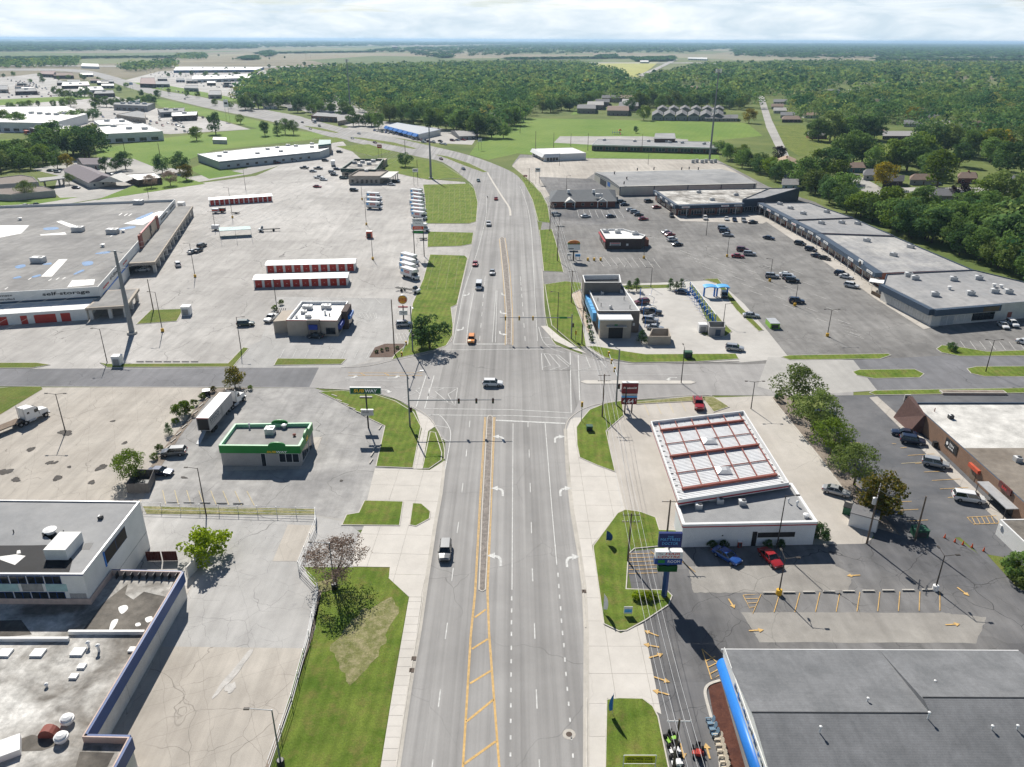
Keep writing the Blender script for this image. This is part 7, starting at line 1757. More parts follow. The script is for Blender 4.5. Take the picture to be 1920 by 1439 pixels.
LEAF=dict(green=leaf_mat('leaf_green',(0.085,0.165,0.042),(0.195,0.285,0.078)),dark=leaf_mat('leaf_dark_green',(0.052,0.118,0.042),(0.125,0.205,0.068)),light=leaf_mat('leaf_light_green',(0.10,0.17,0.022),(0.20,0.27,0.05)),olive=leaf_mat('leaf_olive',(0.10,0.15,0.04),(0.21,0.265,0.08)),
yellow=leaf_mat('leaf_yellow',(0.22,0.19,0.015),(0.42,0.33,0.03)),purple=leaf_mat('leaf_purple',(0.018,0.012,0.016),(0.045,0.025,0.035)),autumn=leaf_mat('leaf_autumn',(0.09,0.12,0.026),(0.24,0.18,0.04)),brown=leaf_mat('leaf_brown',(0.26,0.19,0.155),(0.44,0.34,0.28)),bright=leaf_mat('leaf_bright',(0.16,0.24,0.012),(0.32,0.40,0.03)))
BARK=M('bark',(0.11,0.085,0.065),0.95,0.25,3.0)
def leaves(rs,cen,rad,n,size,up=0.25):
 """n leaf sprays over clumps; returns vertices (4 per spray)"""
 k=len(cen);idx=rs.choice(k,n,p=(rad.mean(1)**2)/(rad.mean(1)**2).sum())
 d=rs.normal(size=(n,3));d[:,2]+=up;d/=np.linalg.norm(d,axis=1)[:,None]
 pos=cen[idx]+d*rad[idx]*rs.uniform(0.55,1.08,(n,1))**0.6
 nr=d+rs.normal(size=(n,3))*0.55;nr/=np.linalg.norm(nr,axis=1)[:,None]
 a=np.cross(nr,rs.normal(size=(n,3)));a/=np.linalg.norm(a,axis=1)[:,None];b=np.cross(nr,a)
 s=size*rs.uniform(0.6,1.35,(n,1))
 return np.stack([pos-a*s,pos-b*s*0.7,pos+a*s,pos+b*s*0.7],1).reshape(-1,3)
def quads_mesh(name,v,mat,q=4):
 n=len(v)//q;me=bpy.data.meshes.new(name)
 me.vertices.add(len(v));me.vertices.foreach_set('co',v.astype(np.float32).ravel())
 me.loops.add(len(v));me.loops.foreach_set('vertex_index',np.arange(len(v),dtype=np.int32))
 me.polygons.add(n);me.polygons.foreach_set('loop_start',np.arange(0,len(v),q,dtype=np.int32));me.polygons.foreach_set('loop_total',np.full(n,q,dtype=np.int32))
 me.materials.append(mat);me.update(calc_edges=True);return me
def clumps(rs,kind,n):
 if kind=='conifer':
  z=rs.uniform(0.05,1,n)**0.9;r=(1-z)*0.24+0.02;a=rs.uniform(0,6.28,n)
  c=np.stack([np.cos(a)*r,np.sin(a)*r,z*0.93+0.05],1);rad=np.stack([0.09+r*0.25]*2+[0.06+0*r],1)
  return c,rad
 par=dict(round=(0.40,0.40,0.52,0.16),oval=(0.29,0.44,0.52,0.14),wide=(0.48,0.38,0.54,0.165),airy=(0.46,0.36,0.58,0.135),bush=(0.52,0.44,0.46,0.17))[kind]
 d=rs.normal(size=(n,3));d/=np.linalg.norm(d,axis=1)[:,None];d[:,2]=np.where(d[:,2]<-0.85,-d[:,2],d[:,2])
 r=rs.uniform(0.45,1.0,n)**0.5
 c=np.stack([d[:,0]*r*par[0],d[:,1]*r*par[0],par[2]+d[:,2]*r*par[1]],1)
 lob=1+0.22*np.sin(np.arctan2(d[:,1],d[:,0])*3+rs.uniform(0,6));c[:,:2]*=lob[:,None]
 s=par[3]*rs.uniform(0.7,1.25,n);return c,np.stack([s,s,s*0.75],1)
TREE={}
def tree_proto(key,kind,seed,nl,size,nc=30,trunk=True):
 """crown and trunk for a tree one metre tall, shared by all of its kind"""
 rs=np.random.RandomState(seed);c,r=clumps(rs,kind,nc)
 cm=quads_mesh('crown',leaves(rs,c,r,nl,size,0.35),LEAF['green'])
 tm=None
 if trunk:
  m=MB();zt=0.22 if kind!='conifer' else 0.9
  m.tube((0,0,-0.02),(0.005,0.004,zt),0.028,0.018,7)
  if kind!='conifer':
   for k in range(8 if kind!='airy' else 14):
    q=c[k*len(c)//15];m.tube((0.004,0.003,zt*rs.uniform(0.7,1.0)),tuple(q*0.92),0.011,0.003,5)
  tm=bpy.data.meshes.new('trunk');tm.from_pydata(m.v,[],m.f);tm.materials.append(BARK)
 TREE.setdefault(key,[]).append((cm,tm))
for s in range(3):
 tree_proto('round','round',10+s,2300,0.03,40);tree_proto('oval','oval',20+s,2000,0.029,36);tree_proto('wide','wide',30+s,2500,0.031,44)
for s in range(2):
 tree_proto('airy','airy',40+s,3800,0.02,60);tree_proto('conifer','conifer',50+s,1100,0.028,70);tree_proto('bush','bush',60+s,2600,0.036,34,False)
 tree_proto('near','round',70+s,3600,0.021,46);tree_proto('bare','airy',80+s,5200,0.014,70)
rt=random.Random(5)
def tree(px,h,kind='round',leaf='green',label=None,group=None,w=1.0,world=None,name=None,z=0.0):
 p=world if world is not None else P(*px)
 cm,tm=TREE[kind][rt.randrange(len(TREE[kind]))]
 nm=name or dict(conifer='conifer_tree',bush='shrub').get(kind,'tree')
 o=thing(nm,(p.x,p.y,z),label,'shrub' if kind=='bush' else 'tree',group,rt.uniform(0,6.28))
 o.scale=(h*w,h*w,h)
 for me,n_ in((cm,'crown'),(tm,'trunk')):
  if me is None:continue
  c=bpy.data.objects.new(n_,me);COL.objects.link(c);c.parent=o
  if n_=='crown':paint_slot(c,LEAF[leaf])
 return o
# ---- single trees near the intersection
tree((388,1046),5.6,'bush','bright','bright green bushy tree at the end of the screen wall',w=1.1,name='tree')
tree((630,1095),7.6,'bare','brown','half bare reddish brown tree on the lawn beside the pipe fence',w=1.15)
tree((246,902),6.6,'near','light','light green tree beside the dark bin enclosure',w=0.95)
tree((344,780),3.6,'bush','light','light green shrub on the kerb strip behind the semi trailer',w=1.1);tree((317,815),2.8,'conifer','dark','small dark conifer on the kerb strip')
for i,(x,y)in enumerate(((300,845),(330,795),(352,775),(365,760),(380,748),(400,735),(290,862))):tree((x,y),1.5,'bush',('olive','light','autumn')[i%3],'low weedy shrub in the kerb strip by the sandwich shop lot','weedy shrubs in the kerb strip',0.9)
tree((441,728),5.0,'round','autumn','small autumn tinted tree in front of the day cab tractor',w=1.1);tree((470,731),1.2,'bush','olive','low green shrub beside the day cab tractor')
for px,h,lf,lb in(((1486,762),10.0,'olive','airy olive tree next to the clipped round bush'),((1524,808),9.5,'olive','airy tree second in the fuel lot strip'),((1557,854),8.0,'light','light green tree mid way along the fuel lot strip'),((1601,910),8.5,'olive','olive tree beside the silver sedan')):tree(px,h,'airy',lf,lb,w=1.0)
tree((1652,968),8.0,'round','autumn','autumn tinted tree over the bin area at the strip end',w=1.05);tree((1640,972),5.0,'bush','autumn','low autumn shrub under the strip end tree',w=0.8)
for px,h,lf,lb in(((1460,752),1.9,'dark','clipped round dark bush at the fuel lot corner'),((1785,658),2.4,'dark','clipped round bush on the lot island opposite the end shop'),((1535,1012),3.2,'dark','tall hedge bush at the station store corner'),((1335,1028),1.5,'dark','round bush at the station store wall, beside the red bin'),((1357,1028),1.5,'dark','round bush at the station store wall, next to the door'),((1463,1026),1.4,'dark','round bush at the store wall right of the door'),((1440,1026),1.4,'dark','round bush below the dark store window'),((1905,1080),4.5,'green','big green bush beside the mossy roofed building'),((1920,1100),3.5,'olive','olive bush on the small right hand verge'),((1898,1068),2.0,'light','small light bush on the small verge')):tree(px,h,'bush',lf,lb,w=0.95)
for i in range(5):tree((1193+i*7.6,1123+(i%2)*3),1.1,'bush','bright','bright yellow green shrub in the clump at the blue sign','yellow green shrubs',1.2,z=0.1)
for i,(x,y,h)in enumerate(((1179,546,3.4),(1193,546,4.2),(1257,543,3.6),(1268,543,2.6),(1277,541,3.4),(1203,643,3.8))):tree((x,y),h,'conifer','dark',('small dark conifer','taller dark conifer','slim conifer','short conifer','pointed conifer','lone conifer')[i]+(' in the strip behind the car wash' if i<2 else ' near the first vacuum posts' if i<5 else ' at the bin enclosure of the car wash'),w=1.3)
for i in range(7):tree((1098+i*1.9,575+i*11),1.5,'bush','dark','dark shrub in the hedge along the car wash windows','car wash hedge shrubs',0.9)
tree((806,655),9.0,'round','dark','big dark tree on the corner lawn by the burger lot',w=1.05);tree((790,652),6.0,'round','green','smaller green tree joined to the big corner tree',w=1.0)
for x,y in((516,582),(527,572)):tree((x,y),1.7,'bush','olive','olive shrub in the bed beside the white pickup','shrubs by the white pickup')
for i,x in enumerate((706,716,726,745)):tree((x,662-i*2.5),0.9,'bush','dark','low dark shrub in the mulch bed by the burger lot','mulch bed shrubs')
tree((760,313),8.5,'round','dark','big round dark tree alone on the lawn by the bank',w=1.15)
for px,h,k,lf,lb in(((405,252),17,'oval','dark','tall dark tree standing alone above the sloping lawn'),((369,264),11,'round','light','light green round tree on the sloping lawn'),((497,255),12,'oval','dark','dark tree at the lawn beside the highway'),((520,254),12,'conifer','dark','dark conifer beside the highway lawn'),((535,252),13,'airy','green','airy tree beside the highway conifer'),((551,253),12,'airy','green','airy tree nearest the highway bend'),((451,233),9,'airy','olive','sparse tree at the pole sign'),((198,324),9,'oval','dark','dark round tree behind the cream office'),((218,322),8,'round','dark','dark tree between garage and brick office'),((236,318),11,'round','dark','large dark tree beside the brick office'),((305,326),11,'round','dark','dark tree left in the round tree group'),((338,324),12,'round','dark','tallest dark tree in the round tree group'),((350,338),9,'round','autumn','olive tinted tree in front of the round tree group'),((320,348),8,'airy','brown','thin brown tree in front of the round tree group'),((284,352),7,'airy','brown','small brown tree before the brick office'),((130,346),6,'airy','olive','small tree at the cream office wall'),((54,372),9,'airy','olive','grey green tree against the low front office'),((126,316),9,'round','yellow','yellow tree beside the garage'),((108,316),11,'oval','green','green tree next to the yellow tree'),
((1459,302),10,'round','purple','dark purple tree at the lane edge'),((1800,378),10,'round','purple','dark purple tree beside the two storey house'),((1655,352),14,'round','yellow','bright yellow tree in the front yard near the brick garage'),((1868,290),19,'wide','yellow','golden wide tree at the side road'),((1207,226),14,'round','light','light green round tree before the row houses'),((1404,231),14,'round','yellow','yellow green tree at the lane beside the shed house'),((1192,250),6,'oval','dark','small dark tree alone on the school field'),((1708,225),14,'wide','yellow','yellow green wide tree over the grey roofed house')):
 tree(px,h,k,lf,lb)
# ---- trees of the neighbourhood: one by one where they stand largest
near=[]
def row(a,b,n,h,jx=6,jy=5):
 for i in range(n):
  u=(i+0.5)/n;near.append((P(a[0]+(b[0]-a[0])*u+rt.uniform(-jx,jx),a[1]+(b[1]-a[1])*u+rt.uniform(-jy,jy)),h*rt.uniform(0.85,1.4)))
row((1490,345),(1600,398),9,11,10,5);row((1600,398),(1760,462),12,11,8,6);row((1760,455),(2000,560),16,10,8,8);row((1700,415),(1980,500),18,11,14,12);row((1780,440),(1990,470),12,11,14,12);row((1800,410),(1990,445),9,12,12,12)
row((1515,264),(1645,263),9,17,5,2);row((1560,310),(1760,322),9,15,12,8);row((1350,290),(1420,320),8,9,8,6);row((1425,320),(1470,345),5,9,5,5);row((1530,330),(1570,345),3,14,10,6);row((1760,300),(1990,330),9,15,14,14);row((1690,300),(1770,350),5,15,10,8);row((1840,372),(1990,405),6,14,12,10);row((1730,290),(1990,285),8,16,14,10)
row((-60,330),(90,312),14,11,8,10);row((80,296),(175,290),12,16,8,8);row((-60,300),(70,305),9,11,10,6);row((-40,245),(40,240),6,11);row((170,205),(300,192),14,9,6,3);row((100,182),(180,188),6,10);row((660,236),(715,240),6,11,5,3);row((800,240),(940,258),14,14,10,5);row((720,226),(840,232),11,14,8,3);row((560,210),(660,222),8,13,8,3);row((950,240),(985,226),5,13)
row((0,150),(200,158),10,8,14,8);row((200,165),(480,205),10,8,12,8);row((300,140),(480,150),10,8,14,5);row((20,205),(140,200),7,8,8,3);row((120,232),(180,226),5,10,6,3);row((450,205),(560,200),8,14,8,4);row((1010,212),(1085,206),7,13,6,3);row((1090,200),(1125,185),5,14);row((1180,206),(1220,205),4,15);row((1220,203),(1400,203),14,15,6,3)
KN,LN=['round','round','oval','wide','round'],['green','dark','green','olive','dark','green','light']
GL={('round','green'):'green round crowned',('round','dark'):'dark round crowned',('oval','green'):'green tall oval',('oval','dark'):'dark tall oval',('wide','green'):'green wide crowned',('wide','dark'):'dark wide crowned'}
def where(p):
 if p.x>40:return('in the belt behind the shop rows','trees behind the shop rows')if p.y<330 and p.x>100 else('among the houses beyond the shops','trees among the right hand houses')
 if p.x>-90:return('along the woodland edge above the highway','woodland edge trees')
 return('in the groves of the west side','west side grove trees')
for p,h in near:
 k,lf=rt.choice(KN),rt.choice(LN);wh,gp=where(p)
 tree(None,h,k,lf,'%s %s tree %s'%(dict(green='green',dark='dark green',olive='olive',light='light green')[lf],dict(round='round crowned',oval='tall oval',wide='wide crowned')[k],wh),gp,rt.uniform(0.9,1.25),p)
# ---- the woods beyond: one mass of crowns
def inside(x,y,poly):
 r=False;j=len(poly)-1
 for i in range(len(poly)):
  xi,yi,xj,yj=*poly[i],*poly[j]
  if(yi>y)!=(yj>y)and x<(xj-xi)*(y-yi)/(yj-yi)+xi:r=not r
  j=i
 return r
WOODS=[[(440,195),(455,160),(520,140),(640,131),(800,126),(960,122),(1080,124),(1168,140),(1178,160),(1130,178),(1090,203),(1000,213),(985,221),(940,245),(890,255),(850,236),(720,222),(640,205),(540,205)],
[(1130,190),(1185,155),(1240,146),(1320,127),(1560,120),(2050,124),(2050,290),(1860,268),(1740,258),(1690,240),(1600,234),(1500,230),(1470,205),(1400,205),(1380,203),(1230,202),(1180,200)],
[(1800,430),(1900,415),(2050,400),(2050,560),(1900,515),(1830,475)],[(-80,113),(30,118),(150,114),(145,126),(60,128),(-80,133)],[(222,128),(330,117),(330,128),(250,136),(225,134)],[(327,108),(385,104),(385,112),(330,113)]]
GAPS=[[(1412,185),(1482,185),(1482,238),(1450,242),(1428,225)],[(1620,232),(1700,230),(1700,262),(1620,262)],[(1225,205),(1360,205),(1360,230),(1215,230)],[(800,172),(840,172),(840,182),(800,182)],[(1275,160),(1335,160),(1335,180),(1275,180)],[(1545,166),(1640,166),(1640,180),(1545,178)],[(1845,150),(1870,150),(1870,178),(1845,176)],[(1690,340),(1990,340),(1990,365),(1690,380)],[(1870,395),(1960,395),(1960,425),(1870,425)],[(1690,228),(1790,228),(1790,242),(1690,242)],[(1700,160),(1775,160),(1775,174),(1700,174)],[(1785,150),(1825,150),(1825,163),(1785,163)]]
rs=np.random.RandomState(4)
tm_=[]
for s in range(6):
 c,r=clumps(rs,('round','wide','oval')[s%3],14);tm_.append((leaves(rs,c,r*1.25,130,0.055,0.5),leaves(rs,c,r*1.45,24,0.13,0.5),leaves(rs,c,r*1.5,11,0.22,0.7)))
hp=[(o.location.x,o.location.y)for o in COL.objects if o.type=='EMPTY' and o.parent is None and o.name.split('.')[0]in('house','townhouse','row_house')]
hp=np.array(hp)
pts=[]
for wd in WOODS:
 w=PX(wd);x0,x1,y0,y1=min(p.x for p in w),max(p.x for p in w),min(p.y for p in w),max(p.y for p in w)
 wp_=[(p.x,p.y)for p in w]
 y=y0
 while y<y1:
  st=12.5+max(0,y-700)*0.0055
  for x in np.arange(x0,x1,st):
   xx,yy=x+rs.uniform(-0.45,0.45)*st,y+rs.uniform(-0.45,0.45)*st
   if not inside(xx,yy,wp_):continue
   if len(hp)and(((hp-(xx,yy))*(1,0.62))**2).sum(1).min()<150:continue
   if wd is WOODS[1]and math.sin(xx*0.016+1.3)*math.cos(yy*0.0105+0.5)+0.5*math.sin(xx*0.041+yy*0.027)>0.42 and rs.rand()<0.85:continue
   pts.append((xx,yy,st))
  y+=st
gp=[[(p.x,p.y)for p in PX(g)]for g in GAPS]
pts=[p for p in pts if not any(inside(p[0],p[1],g)for g in gp)]
print('forest trees',len(pts))
VV,TT=[],[]
for x,y,st in pts:
 h=rs.uniform(10,19.5);wd=rs.uniform(0.95,1.3)*(1+max(0,st-9)*0.03)
 tv=tm_[rs.randint(6)][0 if y<1150 else 1];a=rs.uniform(0,6.28);ca,sa=math.cos(a),math.sin(a)
 v=np.empty_like(tv);v[:,0]=(tv[:,0]*ca-tv[:,1]*sa)*h*wd+x;v[:,1]=(tv[:,0]*sa+tv[:,1]*ca)*h*wd+y;v[:,2]=tv[:,2]*h
 VV.append(v);TT.append(np.full(len(v),rs.rand()))
# ---- far belts to the horizon
def belt(poly,st,hmin,hmax):
 w=PX(poly);wp_=[(p.x,p.y)for p in w];x0,x1,y0,y1=min(p.x for p in w),max(p.x for p in w),min(p.y for p in w),max(p.y for p in w)
 n=int((x1-x0)*(y1-y0)/st**2);n=min(n,6000)
 for x,y in zip(rs.uniform(x0,x1,n),rs.uniform(y0,y1,n)):
  if not inside(x,y,wp_):continue
  k=rs.randint(6);tv=tm_[k][2];h=rs.uniform(hmin,hmax);s=st/9.0*rs.uniform(19,29)
  v=np.empty_like(tv);v[:,0]=tv[:,0]*s+x;v[:,1]=tv[:,1]*s+y;v[:,2]=tv[:,2]*h
  VV.append(v);TT.append(np.full(len(v),rs.rand()*0.42))
for pl_,st,a,b in(([(-150,84),(200,86),(480,84),(480,92),(300,95),(0,98),(-150,99)],34,13,20),([(360,80),(600,79),(960,80),(960,84),(740,87),(480,90),(360,90)],40,13,20),([(680,98),(740,92),(960,86),(1080,84),(1360,85),(1365,92),(1300,100),(1100,101),(960,104),(800,108),(760,101)],24,12,18),([(1370,90),(1700,91),(2050,94),(2050,110),(1900,111),(1620,110),(1500,111),(1380,106)],24,12,19),([(1360,82),(2100,86),(2100,90),(1700,88),(1360,85)],50,14,20),([(-150,78.5),(2100,83),(2100,85),(960,79.5),(-150,80.5)],95,16,24),([(-150,75.5),(960,77),(2100,81),(2100,82.5),(960,78.5),(-150,77.5)],190,22,36),([(-150,80.5),(360,80),(480,82),(480,85),(200,86),(-150,84)],55,13,20),([(960,80),(1360,82),(1360,86),(1080,85),(960,87)],40,12,18),([(1365,86),(2100,89),(2100,94),(1700,91.5),(1370,91)],42,12,18),([(-100,111),(330,108.5),(330,109.3),(-100,112)],16,6,10),([(480,101),(700,98),(700,98.8),(480,102)],18,6,10),([(950,111.5),(1190,109.5),(1190,110.4),(950,112.5)],16,6,10),([(1640,112.5),(1960,114),(1960,115),(1640,113.4)],16,7,12),([(820,108),(840,106),(850,109),(825,110)],14,8,12),([(1120,108),(1155,106),(1155,109),(1122,110)],14,10,14),([(1190,112),(1262,110),(1262,116),(1195,117)],14,9,13),([(490,100),(510,97),(512,105),(500,108)],20,9,13),([(455,110),(480,108),(480,113),(455,114)],16,8,12)):
 belt(pl_,st,a,b)
VV,TT=np.concatenate(VV),np.concatenate(TT)
wm=leaf_mat('woodland_leaves',(0.02,0.045,0.014),(0.06,0.10,0.028));t=NT(wm.node_tree)
at=t.n('ShaderNodeAttribute');at.attribute_name='tint'
ra=t.n('ShaderNodeValToRGB')
for k,(p_,c_)in enumerate(((0.0,(0.034,0.095,0.042)),(0.35,(0.085,0.175,0.060)),(0.65,(0.16,0.25,0.075)),(0.95,(0.23,0.30,0.085)),(1.0,(0.27,0.27,0.07)))):
 e=ra.color_ramp.elements[k]if k<2 else ra.color_ramp.elements.new(p_)
 e.position=p_;e.color=(*c_,1)
t.l(at.outputs['Fac'],ra.inputs[0])
ge=t.n('ShaderNodeNewGeometry');col=t.mix(1.0,ra.outputs[0],t.map(ge.outputs['Random Per Island'],0,1,0.72,1.3),'MULTIPLY')
for n in wm.node_tree.nodes:
 if n.type in('BSDF_DIFFUSE','BSDF_TRANSLUCENT'):t.l(col,n.inputs[0])
me=quads_mesh('woodland',VV,wm)
at_=me.attributes.new('tint','FLOAT','POINT');at_.data.foreach_set('value',TT.astype(np.float32))
o=bpy.data.objects.new('woodland',me);COL.objects.link(o);struct(o,'stuff');tag(o,'dense green woodland stretching beyond the roofs to the horizon','woodland')
for px,h in(((517,104),12),((571,124),12),((534,110),9),((505,112),8),((1062,104),10),((410,106),10),((437,113),8),((1650,118),16),((425,134),10),((460,133),9),((448,145),10),((505,128),10)):
 tree(px,h,'round','dark','lone dark tree in the open far farmland','lone field trees')
# ================================================================ poles, signals, signs, small things
STEEL=M('galvanised_pole',(0.20,0.22,0.24),0.5,0.1,1.0,metal=0.3)
BRONZE=M('bronze_pole',(0.06,0.052,0.046),0.6,0.1,1.0)
WOODP=M('pole_wood',(0.17,0.13,0.10),0.95,0.2,2.0)
SIGY=flatm('signal_yellow',(0.70,0.43,0.02),0.5)
WIRE=flatm('pale_wire',(0.55,0.55,0.55),0.5)
X,Z=Vector((1,0,0)),Vector((0,0,1))
def pole(b,t,r0,r1,name,label,cat,mat,group=None,n=8,h=None):
 p=P(*b);h=h or HT(*b,*t);o=thing(name,p,label,cat,group)
 MB().tube(p,p+Z*h,r0,r1,n).build('pole',mat,o);return o,p,h
def lamp(b,t,arms,where,mat=BRONZE,base=None,al=1.6,group='lot lamps'):
 o,p,h=pole(b,t,0.12,0.07,'lamp_post',where,'lamp',mat,group)
 for s in arms:
  s=Vector((*s,0));e=p+Z*(h+0.15)+s*al
  MB().tube(p+Z*(h-0.1),e,0.05,0.04,6).build('arm',mat,o)
  MB().box(e+s*0.25-Z*0.1,(0.6,0.28,0.14),math.atan2(s.y,s.x)).build('lamp_head',BRONZE,o)
 if base:MB().lathe(p,[(0.42,0),(0.42,0.85),(0.36,0.9)],12).build('base',base,o)
 return o
L_,R_,U_,D_=(-1,0),(1,0),(0,1),(0,-1)
for b,t,a,w,bs in(((305,622),(289,548),(L_,),'lot lamp with yellow base below the small lawn diamond',YELP),((201,680),(184,617),(L_,),'lamp at the corner of the west lot verge beside the white shed',None),((452,656),(444,595),(R_,),'lamp beside the dark green parked car',None),((366,520),(354,457),(L_,),'lot lamp with yellow base by the trio of cars',YELP),((699,487),(696,445),(L_,),'lot lamp with yellow base below the red kiosk',YELP),((687,422),(685,372),(R_,),'lot lamp beside the three rental trucks',YELP),((679,375),(676,340),(L_,),'lot lamp below the bank',YELP),((436,409),(430,352),(L_,),'lot lamp before the lone storage row',YELP),((404,432),(400,397),(L_,),'lot lamp at the carport frame',YELP),((461,357),(456,317),(R_,),'lamp at the access road near the white strip store',None),((279,372),(276,330),(L_,),'lamp behind the self-storage roof',None),((520,585),(515,522),(L_,),'lamp in the shrub bed by the white pickup',None),
((387,968),(374,878),(L_,),'lamp standing in the weed strip below the sandwich shop',None),((123,811),(104,739),(L_,R_),'twin arm lamp with blackened base in the tan truck lot',None),((1460,1115),(1471,1047),(U_,R_),'lamp on a fat yellow base at the faded stalls',YELP),((1753,1107),(1770,1042),(U_,R_),'lamp on a white base at the end of the faded stalls',TRIM_W),((1456,1029),(1475,930),(R_,),'lamp rising in front of the station store',None),((1408,767+0),(1413,716),(L_,R_),'twin head lamp at the fuel lot corner',None),((1551,631),(1560,581),(L_,R_),'twin arm lamp near the end shop',YELP),((1490,574),(1497,534),(L_,),'lot lamp at the lone navy car',YELP),((1443,528),(1446,486),(L_,),'lot lamp left of the mid lot cars',YELP),((1324,442),(1326,404),(R_,),'lot lamp in front of the shop wing',None),((1363,482),(1367,446),(R_,),'lot lamp with yellow base by the red cars',YELP),((1207,485),(1210,444),(R_,),'lot lamp with yellow base by the drive-through',YELP),((1220,540),(1222,502),(L_,),'lamp in the verge behind the car wash',None),((1356,608),(1360,570),(R_,),'lamp at the end of the vacuum row',None),((1045,622),(1046,548),(L_,),'street lamp on the verge left of the car wash',None),((1848,698),(1866,638),(L_,R_),'twin head lamp on the right grass median',None),((1277,719),(1281,652),(U_,),'lamp on the concrete traffic island',None),((1062,340+18),(1061,330),(R_,),'lamp in the lot above the clinic',None),((1049,311),(1048,284),(R_,),'lamp before the white mansard shop',None),((1215,310),(1216,282),(R_,),'lamp in the tan lot behind the warehouse',None)):
 lamp(b,t,a,w,base=bs)
for b,t,w in(((527,1436),(502,1331),'street lamp with black drum base beside the pipe fence'),((627,1104),(616,1018),'street lamp beside the half bare tree')):lamp(b,t,(L_,),w,STEEL,BLACKM,2.4,'street lamps')
for b,t,r,lb in(((248,626),(215,470),0.75,'thick grey steel power pole on a concrete footing in the west lot'),((808,335),(805,238),0.7,'tall grey steel power pole on the lawn by the highway')):
 o,p,h=pole(b,t,r,r*0.42,'power_pole',lb,'pole',STEEL,None,12)
 MB().lathe(p,[(1.3,0),(1.3,0.5),(1.2,0.6)],16).build('footing',KERB,o)
 for z in(h-0.3,h-4.5):
  MB().tube(p+Vector((-2.2,0.6,z)),p+Vector((2.2,-0.6,z)),0.09,n=6).build('cross_arm',STEEL,o)
def mast(b,t,r,lb):
 o,p,h=pole(b,t,r,r*0.5,'cell_tower',lb,'tower',STEEL,None,12)
 for zz in(h-1,h*0.55)if h>50 and b[0]>1000 else(h-1,):
  for k in range(6):
   a=k*1.047;q=p+Vector((math.cos(a)*1.7,math.sin(a)*1.7,zz-1));MB().box(q,(0.35,0.35,2.2),a).build('antenna',TRIM_W,o);MB().tube(p+Z*zz,q+Z,0.06,n=4).build('antenna_arm',STEEL,o)
mast((1330,302),(1347,130),0.7,'tall grey cell tower behind the cream warehouse');mast((658,217),(655,112),0.8,'slim grey cell tower rising from the woods behind the plaza')
cx=thing('equipment_yard',P(1322,306),'fenced equipment cabinets at the foot of the cell tower','cabinet');q=P(1322,306)
for k in range(6):MB().box((q.x-8+k*3,q.y+(k%2)*2,0),(2,1.6,2.2)).build('cabinet',SHEETMETAL,cx)
def head(p,par,back=SIGY,rz=0.0):
 h=MB().box(p-Z*1.1,(0.42,0.3,1.15),rz).build('signal_head',back,par)
 for k,c in enumerate(('sig_red','sig_amber','sig_green')):
  MB().tube(p+Vector((0,-0.16,-0.2-k*0.35)),p+Vector((0,-0.26,-0.2-k*0.35)),0.13,n=8).build('lens',flatm(c,((0.12,0.01,0.01),(0.13,0.08,0.01),(0.01,0.10,0.05))[k],0.3),h)
def signal(b,t,arm_px,end_px,heads,lb,lampdir=None,dark=False):
 o,p,h=pole(b,t,0.19,0.13,'traffic_signal',lb,'traffic light',STEEL,'intersection signals')
 za=HT(*b,*arm_px);d=ray(*end_px);s=(za-CAM_H)/d.z;e=Vector((d.x*s,d.y*s,za));a=p+Z*za
 MB().tube(a,e,0.14,0.07,8).build('mast_arm',STEEL,o)
 for u in heads:head(a.lerp(e,u)+Z*0.35,o,BLACKM if dark else SIGY)
 if lampdir:
  q=p+Z*(h+0.3)+Vector((*lampdir,0))*3;MB().tube(p+Z*(h-0.2),q,0.06,0.04,6).build('lamp_arm',STEEL,o);MB().box(q,(0.8,0.3,0.15),math.atan2(lampdir[1],lampdir[0])).build('lamp_head',SHEETMETAL,o)
 head(p+Z*(za-1.6)+X*0.4,o,BLACKM)
 return o,a,e
signal((769,801),(764,702),(768,751),(940,750),(0.54,0.73,0.91),'signal mast beside the sandwich shop lawn, arm over the main road',(0.95,0.3),True)
o,a,e=signal((1071,636),(1071,590),(1071,596),(937,596),(0.54,0.73,0.92),'signal mast by the car wash with green street sign on its arm')
q=a.lerp(e,0.12);MB().box(q-Z*0.2-Vector((0,0.2,0)),(2.0,0.05,0.5)).build('street_sign',GREENB,o)
signal((774,660),(768,574),(770,617),(752,666),(0.55,0.95),'signal mast on the burger lot corner, arm over the cross street',(0.3,-0.95))
signal((1155,760),(1160,655),(1158,708),(1140,658),(0.3,0.6,0.9),'signal mast beside the price sign, arm over the cross street',(-0.5,0.6))
for b,t,lb in(((1090,790),(1089,756),'yellow pedestal signal on the corner before the fuel station'),((1079,640),(1078,622),'yellow pedestal signal on the corner by the car wash'),((814,642),(813,620),'yellow pedestal signal under the dark corner tree')):
 o,p,h=pole(b,t,0.07,0.06,'pedestal_signal',lb,'traffic light',STEEL);head(p+Z*(h+0.2),o)
UP={}
def upole(k,b,t,lb,arms=1,trans=False,mat=WOODP,ang=0.0):
 o,p,h=pole(b,t,0.17,0.11,'utility_pole',lb,'pole',mat,None)
 ca,sa=math.cos(ang),math.sin(ang)
 for i in range(arms):
  z=h-0.3-i*1.2;MB().tube(p+Vector((-1.3*ca,-1.3*sa,z)),p+Vector((1.3*ca,1.3*sa,z)),0.06,n=5).build('cross_arm',mat if k!='a' else TRIM_W,o)
  for u in(-1.2,-0.5,0.5,1.2):MB().tube(p+Vector((u*ca,u*sa,z)),p+Vector((u*ca,u*sa,z+0.25)),0.05,n=5).build('insulator',TRIM_W,o)
 if trans:MB().lathe(p+Vector((-0.45,-0.2,h-3.0)),[(0.3,0),(0.3,1.1),(0.15,1.2)],12).build('transformer',SHEETMETAL,o)
 UP[k]=(p,h,ca,sa)
